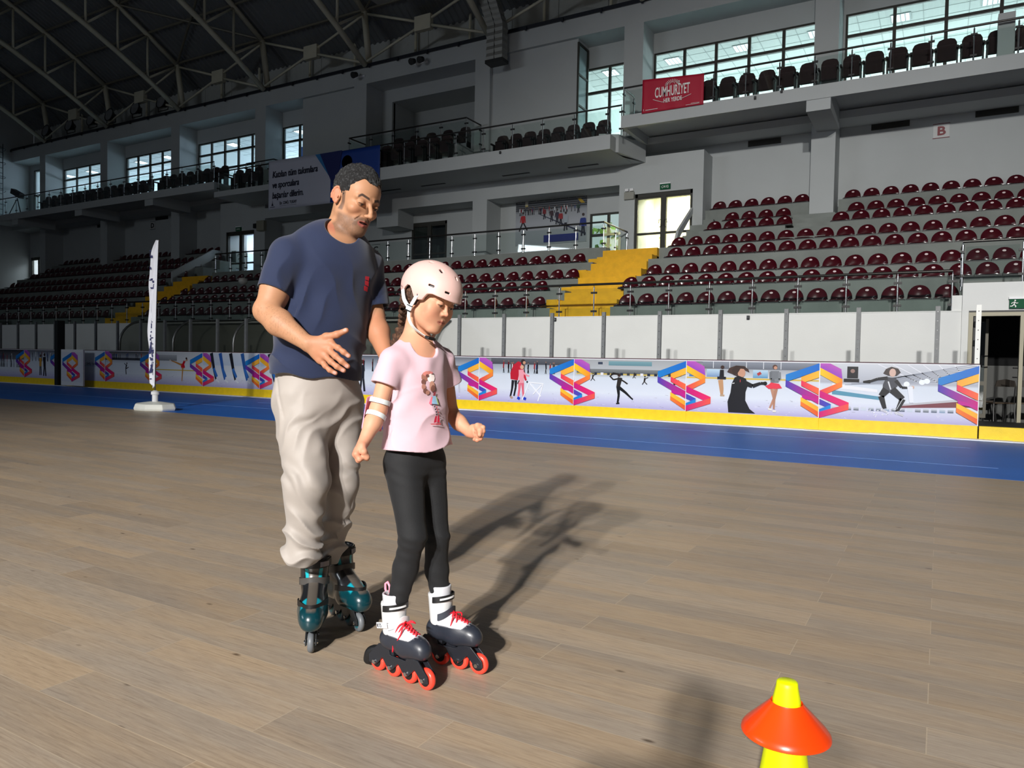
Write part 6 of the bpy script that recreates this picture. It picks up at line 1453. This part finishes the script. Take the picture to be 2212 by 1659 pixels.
k1 = skate('inline_skate', "girl's nearer white inline skate with coral wheels and heel brake", "girl's white inline skates", GRM@frame((-.066,-.084,0), (.78,-.63,0)), P_g, brake=True)
P_g2 = dict(P_g); P_g2['n'] = 'white2'; P_g2['straps'] = P_g['straps'][:2]+[((.085,0,-.015,-.015,.012,mat('strap_dark', (56,60,70), .6),'velcro_strap'),dict(off=.007,tilt=.018,a0=-105,a1=105))]
P_g2['loops'] = [[(0,0,0),(.014,.004,.006),(.030,.006,-.014),(.034,.0,-.050),(.030,-.006,-.095)],[(0,0,0),(.014,.014,-.002),(.022,.018,-.026),(.014,.004,-.034),(.004,0,-.004)],[(0,0,.002),(.004,.026,.006),(.012,.034,.0)]]
k2 = skate('inline_skate', "girl's further white inline skate with coral wheels and dark strap", "girl's white inline skates", GRM@frame((.090,.030,0), (.88,-.47,0)), P_g2)
# marker writing on the near strap tab
tb = MB().box(-.030,.030,-.0015,.0015,-.010,.010).build('strap_tab', M_white, k1, bevel=.001); tb.location = (.050,-.050,.190); tb.rotation_euler = (0,R_(-14),R_(84))
text_mesh('RTS', .018, 'marker_writing', mat('marker_ink', (50,52,66), .6), tb, (-.026,-.003,-.006), (R_(90),0,0), .0004, sx=.9)
# ================================================================ SIGNS, BANNERS, SMALL FITTINGS
def cloth(root, name, m, x0, x1, z0, z1, Y, nx=24, nz=12, amp=.02, seed=1, corners=None, fn=None):
    V = []; F = []
    for j in range(nz+1):
        for i in range(nx+1):
            u, v = i/nx, j/nz
            x = x0+(x1-x0)*u; z = z0+(z1-z0)*v
            y = Y-amp*(.5+.5*math.sin(u*23+seed+2*math.sin(v*2)))*(1.2-v)-.01
            if corners: z += corners[0]*(1-u)*v+corners[1]*u*v+corners[2]*u*(1-v)+corners[3]*(1-u)*(1-v)
            V.append((x, y, z))
    for j in range(nz):
        for i in range(nx): a = j*(nx+1)+i; F.append((a, a+1, a+nx+2, a+nx+1))
    mb = MB().add(V, F); o = mb.build(name, m, root, True)
    s_ = o.modifiers.new('thick', 'SOLIDIFY'); s_.thickness = .004
    return o
M_ink = mat('ink_navy', (18, 22, 48), .6); M_pw = mat('print_white', (240, 238, 236), .6); M_red = mat('banner_red', (176, 18, 52), .6)
# red banner
t = thing('red_banner', 'red banner reading CUMHURİYET HER YERDE hung on the upper right balcony rail', 'banner', (-8.01, 21.38, 8.6))
cloth(t, 'banner_cloth', M_red, 0, 1.86, 0, .98, 0, amp=.015, corners=(.03,-.10,0,.0))
text_mesh('CUMHURİYET', .42, 'lettering', M_pw, t, (.93,-.045,.40), align='CENTER', bold=.006, fit=1.05)
text_mesh('HER YERDE', .17, 'lettering', M_pw, t, (.95,-.045,.22), align='CENTER', fit=.55, bold=.003)
m = MB()
for k in range(13):
    a = math.pi*(k+.0)/12; m.strip([(.93+.13*math.cos(a),-.045,.72+.07*math.sin(a)),(.93+.22*math.cos(a),-.045,.72+.15*math.sin(a))], (math.sin(a),0,-math.cos(a)), .006, (0,-1,0), .001)
m.tube([(.93+.08*math.cos(a_),-.045,.72+.06*math.sin(a_)) for a_ in [i*math.pi/8 for i in range(9)]], .006, 4)
m.strip([(.35,-.045,.36),(.62,-.045,.25),(.7,-.045,.24)], (0,0,1), .006, (0,-1,0), .001); m.strip([(1.18,-.045,.25),(1.45,-.045,.33),(1.5,-.045,.35)], (0,0,1), .006, (0,-1,0), .001)
m.box(.12,.5,-.046,-.044,.07,.085); m.box(1.35,1.75,-.046,-.044,.04,.05); m.box(1.5,1.75,-.046,-.044,.07,.078); m.box(.06,.07,-.046,-.044,.06,.12)
m.build('sun_emblem', M_pw, t)
# white and blue banner
t = thing('team_banner', 'white banner with navy Turkish lettering and dark blue right part, behind the man', 'banner', (-24.0, 21.455, 7.08))
cloth(t, 'banner_cloth', mat('banner_white', (196, 198, 214), .7), 0, 3.75, 0, 1.95, -.07, nx=50, amp=.015, corners=(.03,-.02,-.02,.0))
cloth(t, 'blue_part', mat('banner_blue', (16, 62, 150), .6), 3.4, 5.85, 0, 1.90, -.074, nx=30, amp=.015, seed=3)
m = MB(); m.poly([(2.6,-.103,1.93),(3.0,-.103,1.93),(3.6,-.103,.85),(3.6,-.103,.7)]); m.build('pale_blue_stripe', mat('stripe_blue', (40,120,180), .6), t)
m = MB(); m.poly([(2.85,-.105,1.93),(4.0,-.105,1.93),(3.75,-.105,.6),(3.62,-.105,.5)]); m.build('navy_wedge', mat('wedge_navy', (14,30,100), .6), t)
m = MB(); m.lathe([(0,-.107),(.26,-.107)], (4.25,0,1.45), 18, 1); m.add([(4.0,-.107,1.1),(4.5,-.107,1.1),(5.1,-.107,.1),(3.5,-.107,.1)], [(0,1,2,3)]); m.build('printed_person', mat('print_dark', (24,22,30), .6), t)
m = MB(); m.lathe([(0,-.109),(.17,-.109)], (4.3,0,1.35), 18, 1); m.build('printed_face', mat('print_skin', (120,92,84), .6), t)
for k, s_ in enumerate(('Katılan tüm takımlara', 've sporculara', 'başarılar dilerim.')):
    text_mesh(s_, .36, 'lettering', M_ink, t, (.22,-.10,1.28-.42*k), fit=(2.5,1.5,1.75)[k], bold=.008, shear=.15)
text_mesh('Dr. CEMİL TUGAY', .16, 'lettering', M_ink, t, (.65,-.10,.17), fit=.95, bold=.003)
m = MB(); m.box(.65,1.6,-.10,-.098,.11,.118); m.poly([(.18,-.1,.15),(.30,-.1,.15),(.25,-.1,.26),(.24,-.1,.38),(.23,-.1,.26)]); m.box(.1,.38,-.10,-.098,.09,.11); m.build('emblem', M_ink, t)
# wall poster of an ice rink
t = thing('rink_poster', 'large printed picture of skaters on ice fixed to the wall', 'poster', (-14.04, 24.37, 5.44))
a = Art(1.98); W_ = 2.93
a.rect_grad(0, W_, [(0,C_(150,158,162)),(.4,C_(170,174,182)),(.6,C_(150,154,160)),(.66,C_(90,94,100)),(1,C_(30,32,40))])
for k in range(5): a.limb([(0,.66+.04*k),(W_,.665+.035*k)], .03, C_(24,24,32)); a.k -= 1
a.k += 1
for k in range(9): a.rect_grad(.2+.33*k,.22+.33*k,[(.8,C_(190,190,196)),(.9,C_(190,190,196))]); a.k -= 1
a.rect_grad(.05, W_, [(.79,C_(150,152,158)),(.81,C_(150,152,158))]); a.rect_grad(1.7,2.7,[(.88,C_(60,70,90)),(.97,C_(60,80,110))]); a.rect_grad(.4,.52,[(.72,C_(150,130,30)),(.82,C_(220,220,220))])
a.poly([(2.55,.78),(2.7,.7),(2.85,.7),(2.65,.8)], C_(170,140,30)); a.k += 1
crowd(a, .1, 2.8, .56, .12, 26)
a.poly([(1.0,.56),(1.05,.56),(2.9,.16),(2.9,.12)], C_(40,44,70))
def man_(x, v, s_, top, legs, stride=.08):
    a.limb([(x,v+.26*s_),(x,v+.13*s_)], [.14*s_,.11*s_], top); a.limb([(x-.02*s_,v+.14*s_),(x-stride*s_*1.2,v)], .05*s_, legs); a.limb([(x+.02*s_,v+.14*s_),(x+stride*s_*1.4,v+.01)], .05*s_, legs); a.disc(x,v+.31*s_,.04*s_,C_(60,44,40))
    a.limb([(x-.07*s_,v+.25*s_),(x-.1*s_,v+.15*s_)], .035*s_, top); a.limb([(x+.07*s_,v+.25*s_),(x+.09*s_,v+.14*s_)], .035*s_, top)
man_(.32,.27,1.1,C_(170,28,36),C_(24,24,30),.12)
for x, v, s_, c in ((1.22,.46,.7,(120,30,36)),(1.52,.40,.8,(60,40,46)),(1.75,.35,.85,(50,40,60)),(1.9,.32,.85,(150,34,40)),(2.1,.22,1.05,(160,170,180)),(2.8,.10,1.25,(30,50,130)),(2.6,.52,.6,(40,60,50))): man_(x, v, s_, C_(*c), C_(26,26,40), .04)
a.rect_grad(1.22,2.62,[(.03,C_(14,28,112)),(.16,C_(16,32,120))])
a.m.v = [(p[0], p[1], p[2]) for p in a.m.v]; MB().box(0,W_,-.0015,.02,0,1.98).build('poster_backing', M_pw, t); a.m.build('printed_picture', M_art, t)
text_mesh('İZMİR BÜYÜKŞEHİR BELEDİYESİ', .06, 'lettering', mat('print_blue', (120,140,220), .6), t, (1.28,-.04,.22), fit=.8); text_mesh('BUZ SPORLARI SALONU', .06, 'lettering', mat('print_blue', (120,140,220), .6), t, (1.28,-.04,.12), fit=.7)
text_mesh('50', .2, 'lettering', mat('print_blue', (120,140,220), .6), t, (2.3,-.04,.12), fit=.28)
# block letter signs
for ch_, x, z, Y, c, lab in (('B',-.19,7.86,24.40,(120,20,34),'square sign with dark red letter B high on the right wall'),('C',-20.86,5.72,24.40,(20,20,24),'square sign with black letter C beside the man on the wall'),('D',-36.07,7.86,24.40,(20,20,24),'square sign with black letter D on the dark left wall')):
    t = thing('section_sign', lab, 'sign', (x, Y, z)); MB().box(-.2,.2,-.02,0,-.2,.2).build('sign_plate', mat('sign_grey', (196,198,198), .5), t)
    MB().box(-.21,.21,-.024,0,.19,.205).box(-.21,.21,-.024,0,-.205,-.19).build('sign_rim', mat('rim_%s' % ch_, c, .5), t)
    text_mesh(ch_, .34, 'lettering', mat('rim_%s' % ch_, c, .5), t, (0,-.03,-.12), align='CENTER', bold=.01, sx=1.15)
# vents
for k, (x, z, Y, w_) in enumerate(((-5.04,8.17,24.4,1.0),(-1.49,8.2,24.4,1.0),(1.12,8.2,24.4,1.0))):
    t = thing('wall_vent', 'dark slot vent high on the right wall, %s' % ('left of the wall column','right of the wall column','above and right of the letter B sign')[k], 'vent', (x, Y, z))
    MB().box(-w_/2,w_/2,-.03,0,-.09,.09).build('vent_frame', M_frame, t)
    m = MB()
    for q in range(3): m.box(-w_/2+.02, w_/2-.02, -.036, -.03, -.06+.045*q, -.045+.045*q)
    m.build('slats', M_black, t)
for k, x in enumerate((-10.6,-13.2,-16.8,-18.9)):
    t = MB().box(x-.55,x+.55,22.8,22.9,7.685,7.699).build('soffit_vent', M_black); tag(t, 'thin slot vent under the centre balcony, %s from the right' % ORD[k], 'vent', 'slot vents under the centre balcony')
for k, (x, z) in enumerate(((-35.3,8.2),(-40.5,8.2),(-34.0,8.2))):
    t = MB().box(x-.5,x+.5,24.36,24.4,z-.1,z+.06).build('wall_vent', M_black); tag(t, 'dark slot vent on the far left wall, %s' % ('left of the letter D sign... near it','furthest left','between letter D sign and column')[k], 'vent')
    t['label'] = ('dark slot vent just right of the letter D sign','dark slot vent furthest left on the wall','dark slot vent between the D sign and the column')[k]
# exit signs
M_green = mat('exit_green', (4, 84, 52), .6, spec=.2)
def exit_sign(x, Y, z, lab, txt, man=True):
    t = thing('exit_sign', lab, 'sign', (x, Y, z)); MB().box(-.17,.17,-.06,0,-.10,.07).build('sign_box', M_green, t); MB().box(-.18,.18,-.07,0,.07,.11).build('lamp_cap', M_white, t)
    if man:
        m = MB(); pw = lambda p, w_: [m.strip([(p[i][0],-.0665-.0011*len(m.v)/8,p[i][1]),(p[i+1][0],-.0665-.0011*len(m.v)/8,p[i+1][1])], (p[i+1][1]-p[i][1],0,-(p[i+1][0]-p[i][0])), w_, (0,-1,0), .001) for i in range(len(p)-1)]
        pw([(-.09,.02),(-.10,-.03),(-.07,-.06),(-.08,-.08)], .008); pw([(-.10,-.03),(-.13,-.06),(-.16,-.06)], .008); pw([(-.09,.01),(-.06,-.01),(-.04,0)], .006); pw([(-.09,.015),(-.13,0),(-.14,-.02)], .006); m.lathe([(0,-.064),(.014,-.064),(.014,-.068),(0,-.068)], (-.085,0,.042), 10, 1)
        m.build('running_figure', M_pw, t)
    else: text_mesh(txt, .1, 'lettering', M_pw, t, (0,-.064,-.05), align='CENTER')
exit_sign(1.22,16.25,2.33,'green running man exit sign above the dark doorway at right','',True)
exit_sign(-7.90,23.4,6.86,'green exit sign above the warmly lit double door','ÇIKIŞ',False)
exit_sign(-28.2,23.4,6.95,'green exit sign above the door left of the man','ÇIKIŞ',False)
# emergency lights
t = thing('emergency_light', 'grey emergency light box with twin lamps left of the lit door', 'lamp', (-9.12, 23.4, 6.72)); MB().box(-.17,.17,-.1,0,-.18,.06).build('battery_box', mat('box_grey', (150,150,142), .5), t)
for s_ in (-.08,.09): MB().box(s_-.06,s_+.06,-.12,-.02,.08,.17).build('lamp_head', M_white, t, bevel=.01)
t = thing('emergency_light', 'beige emergency light box with a small lamp, above the left landing', 'lamp', (-26.8, 23.4, 6.95)); MB().box(-.05,.42,-.2,0,-.22,.24).build('battery_box', mat('box_beige', (140,138,122), .5), t, bevel=.03); MB().box(-.25,-.06,-.2,-.05,-.08,.12).build('lamp_head', M_black, t)
for k, (x, Y, z, lab) in enumerate(((-3.59,16.29,2.13,'tiny dark sensor under the front rail, right one'),(-8.21,16.29,2.14,'tiny pale sensor under the front rail by the yellow stairs'),(-12.96,21.38,8.06,'tiny dark spotlight under the centre balcony rail'),(-4.0,21.38,8.62,'tiny dark clip light on the upper right balcony edge, right one'),(-7.0+2.3,21.38,8.55,'tiny dark clip light on the upper right balcony edge, left one'))):
    t = thing('clip_sensor', lab, 'sensor', (x, Y, z)); MB().box(-.03,.03,-.05,0,-.04,.04).build('sensor_body', M_black, t, bevel=.005); MB().lathe([(0,-.06),(.025,-.06),(.025,-.05)], (0,0,0), 10, 1).build('lens', M_steel, t)
# dome camera
t = thing('dome_camera', 'white dome camera on a bracket above the front railing left of the man', 'camera', (-20.1, 16.85, 1.99))
MB().tube([(1.0,0,0),(1.0,0,1.7)], .035, 8).build('mast', M_black, t); MB().tube([(1.0,0,1.62),(.1,0,1.70)], .02, 6).build('arm', M_black, t); MB().lathe([(.02,.12),(.13,.10),(.15,0),(.13,-.05),(.09,-.10),(0,-.13)], (0,0,1.58), 18).build('dome_head', mat('camera_grey', (165,165,160), .4), t, True)
# ---------------------------------------------------------------- exit doorway with chairs
dk = MB(); dk.box(.2,3.2,19.0,19.1,1.2,2.3); struct(dk.build('trim_2', mat('passage_shade', (8,10,12), .9)), 'upper wall inside the doorway, shade put into its colour')
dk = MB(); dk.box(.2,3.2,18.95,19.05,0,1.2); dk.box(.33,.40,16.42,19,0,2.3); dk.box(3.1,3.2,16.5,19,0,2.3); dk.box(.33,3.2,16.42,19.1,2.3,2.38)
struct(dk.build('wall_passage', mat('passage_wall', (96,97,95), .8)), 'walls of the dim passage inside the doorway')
t = thing('door_5', 'beige framed exit doorway at the right frame edge', 'door', (.43, 16.25, 0)); t['kind'] = 'structure'; del t['category']
M_beige = mat('beige_frame', (168,162,138), .5)
f = MB(); f.box(0,.07,-.03,.14,.16,2.10); f.box(.80,.86,-.03,.14,.16,2.10); f.box(0,1.8,-.03,.14,2.10,2.17); f.build('door_frame', M_beige, t)
MB().box(.0,1.8,-.035,.14,2.17,2.2).build('lintel', M_black, t); f = MB()
for z in (.6,1.1,1.55,1.9): f.tube([(.10,-.03,z),(.10,-.03,z+.1)], .018, 8)
f.box(.08,.13,-.0,.1,.16,2.1); f.build('hinge', M_black, t)
t = thing('glass_door_leaf', 'open glass door leaf with bar handle inside the dark doorway', 'door', (.80, 17.3, .16))
MB().box(-.05,0,-.02,.03,0,1.95).box(-.34,-.05,-.02,.02,.64,.72).box(-.34,-.05,-.02,.02,0,.08).build('leaf_frame', mat('leaf_paint', (96,92,78), .5), t); MB().box(-.34,-.05,-.004,.004,.08,1.9).build('pane', M_pane, t)
MB().tube([(-.0,-.03,1.0),(-.10,-.09,1.0),(-.10,-.09,1.22),(0,-.03,1.22)], .012, 6).build('bar_handle', M_black, t)
t = MB().tube([(1.16,16.15,1.15),(1.16,16.1,1.15),(1.27,16.1,1.15)], .014, 6).tube([(1.16,16.15,.98),(1.16,16.1,.98),(1.22,16.1,.98)], .014, 6).build('door_handle', M_black, bpy.data.objects['door_5']); t.location = (-.43,-16.05,0)
def cafe_chair(x, y, rz, lab):
    t = thing('cafe_chair', lab, 'chair', (x, y, .0), rz, group='plain chairs in the passage'); K = mat('chair_black', (22,22,22), .4)
    MB().box(-.2,.2,-.2,.2,.44,.465).build('seat', mat('chair_wood', (84,70,56), .5), t, bevel=.01); m = MB()
    V = [(-.19,.2+.02,.78),(.19,.22,.78),(.16,.24,.9),(0,.25,.93),(-.16,.24,.9)]; m.prism([(p[0],p[2]) for p in V], 1, .215, .235); m.build('backrest', mat('chair_wood2', (50,44,36), .5), t)
    for sx in (-1, 1):
        MB().tube([(sx*.18,.19,.44),(sx*.18,.22,.8)], .013, 6).build('back_post', K, t)
        for sy in (-1, 1): MB().tube([(sx*.18,sy*.18,.44),(sx*.20,sy*.24,0)], .013, 6).build('leg', K, t)
cafe_chair(1.05,17.75,R_(200),'black framed chair in the passage, nearer the door leaf'); cafe_chair(1.55,17.9,R_(170),'black framed chair in the passage, further right'); cafe_chair(.80,18.45,R_(90),'black framed chair in the passage, half hidden at left')
# ---------------------------------------------------------------- flag banner
t = thing('flag_banner', 'tall narrow white feather flag on a weighted base by the mat', 'flag', (-13.36, 9.1, 0))
b = MB(); prof = [(.0,0),(.46,0),(.48,.04),(.44,.13),(.12,.17),(0,.17)]
b.lathe(prof, n=8); b.xform(Matrix.Diagonal((1,.75,1,1)) @ Matrix.Rotation(R_(22),4,'Z')); b.build('weighted_base', mat('base_white', (232,234,226), .5, var=.06), t, bevel=.01)
MB().lathe([(.0,.16),(.055,.16),(.055,.30),(.075,.31),(.075,.36),(.03,.39),(0,.39)], n=16).build('pole_socket', M_white, t, True, 40)
pl = [(0,0,.3),(.0,0,.6),(.02,0,1.5),(.05,0,2.6),(.09,0,3.25),(.12,0,3.34)]
MB().tube(pl, .012, 6).build('pole', M_black, t); V = []; F = []; nz = 60; nx = 10
random.seed(4)
for j in range(nz+1):
    v = j/nz; z = .46+2.86*v; xp = .015+.10*v**1.8; wd = .26 if v < .9 else .26*(1-((v-.9)/.1)**1.6*.8); wd = wd*(.35 if v < .02 else 1)
    for i in range(nx+1):
        u = i/nx; fold = math.sin(u*9+z*2.2+math.sin(z*5)*.7)
        V.append((xp-wd*u*.80+.012*math.sin(z*3)*u, -.02-.035*fold*u-.015*math.sin(z*4+u*3)*u, z+.03*math.sin(u*7)*(v < .05)))
for j in range(nz):
    for i in range(nx): a_ = j*(nx+1)+i; F.append((a_, a_+nx+1, a_+nx+2, a_+1))
o = MB().add(V, F).build('flag_cloth', mat('flag_white', (236,238,246), .75), t, True); s_ = o.modifiers.new('thick','SOLIDIFY'); s_.thickness = .003
fb = bvh_of(o); fl = []; random.seed(9); INK = srgb(52,56,104)
for z0, z1 in ((2.35,2.62),(1.72,1.80),(1.5,1.7),(1.24,1.46),(.92,1.22),(.60,.90),(2.75,3.1)):
    z = z0
    while z < z1:
        x = random.uniform(-.11,-.05); dz = random.uniform(.02,.06); dx = random.uniform(.015,.05)
        if random.random() < .75: fl.append(([(x,z),(x+dx,z+.01),(x+dx*.9,z+dz),(x-.005,z+dz*.8)], INK))
        z += dz*.8
for k in range(3): fl.append(([(-.11-.01*k,[1.9,1.1,.72][k]),(-.07,[1.95,1.12,.74][k]),(-.05,[2.2,1.4,1.0][k])], INK))
decal(fb, fl, (0,-.05,0), (1,0,0), (0,0,1), (0,1,0), 'printed_letters', t, off=.0045, n=2)
# ---------------------------------------------------------------- cone with marker disc
t = thing('training_cone', 'tall fluorescent yellow training cone near the camera', 'cone', (-.272, 1.720, 0))
M_fy = mat('fluo_yellow', (226, 238, 0), .45, sss=.0, spec=.4)
MB().lathe([(0,.402),(.019,.402),(.0225,.399),(.0235,.39),(.030,.36),(.030,.345),(.031,.34),(.055,.18),(.074,.04),(.078,.02),(.076,.02)], n=48).build('cone_body', M_fy, t, True, 50)
MB().box(-.13,.13,-.13,.13,0,.022).build('cone_base', M_fy, t, bevel=.012)
m = MB(); m.lathe([(.0305,.352),(.034,.356),(.0365,.352),(.088,.300),(.0945,.291),(.0955,.285),(.0935,.283),(.086,.294),(.034,.349),(.0305,.350)], n=64, closed=True)
m.xform(Matrix.Translation((0,0,0)))
d = m.build('marker_disc', mat('fluo_orange', (255, 72, 8), .3, coat=.2), None, True, 50); d.location = (-.272,1.720,.0); tag(d, 'orange saucer marker disc slid over the yellow cone', 'marker disc')
d.rotation_euler = (0,0,0)
# ---------------------------------------------------------------- the person taking the picture, standing behind the camera (only the shadow is in view)
ph = thing('person', 'photographer standing behind the camera, only the shadow reaches the floor in view', 'person', (.02, -.88, 0))
S = Sdf(); S.ell((0,-.02,1.58), (.078,.098,.115), .02); S.cone((0,-.02,1.50), (0,-.04,1.40), .052, .055, .02); S.cone((-.17,-.04,1.36), (.17,-.04,1.36), .062, .062, .05); S.cone((0,-.04,1.30), (0,-.03,.95), .165, .16, .05, flat=(0,1,0), fk=1.45)
for s_ in (-1, 1):
    S.cone((s_*.19,-.04,1.36), (s_*.22,.05,1.12), .050, .042, .03); S.cone((s_*.22,.05,1.12), (s_*.075,.42,1.10), .040, .026, .02); S.cone((s_*.075,.42,1.10), (s_*.070,.47,1.10), .026, .030, .02)
    for q in range(4): S.cone((s_*.078,.46,1.125-.016*q), (s_*.085,.515,1.125-.016*q), .010, .008, .004)
    S.cone((s_*.07,.45,1.12), (s_*.045,.475,1.125), .012, .009, .006)
    S.cone((s_*.085,-.03,.92), (s_*.10,.0,.50), .088, .060, .03); S.cone((s_*.10,.0,.50), (s_*.10,-.03,.09), .058, .042, .03); S.cone((s_*.10,-.05,.045), (s_*.11,.12,.04), .045, .042, .02)
def pcol(P):
    c = np.tile(np.array(srgb(60,62,70)[:3]), (len(P), 1)); c = mixc(c, srgb(214,160,125), smooth01(P[:,2],1.44,1.46)); c = mixc(c, srgb(30,26,24), smooth01(P[:,2]-.5*P[:,1],1.615,1.63)); c = mixc(c, srgb(214,160,125), smooth01(P[:,1],.38,.40)); return mixc(c, srgb(36,40,56), 1-smooth01(P[:,2],.94,.96))
sdf_object(S, (-.34,-.22,0), (.34,.56,1.72), .010, 'body', M_skin, ph, pcol, 2)
phn = MB().box(-.078,.078,-.004,.004,-.037,.037).build('mobile_phone', M_black, None, bevel=.003); phn.location = (.02, -.36, 1.10); tag(phn, 'phone held up behind the camera position', 'phone')
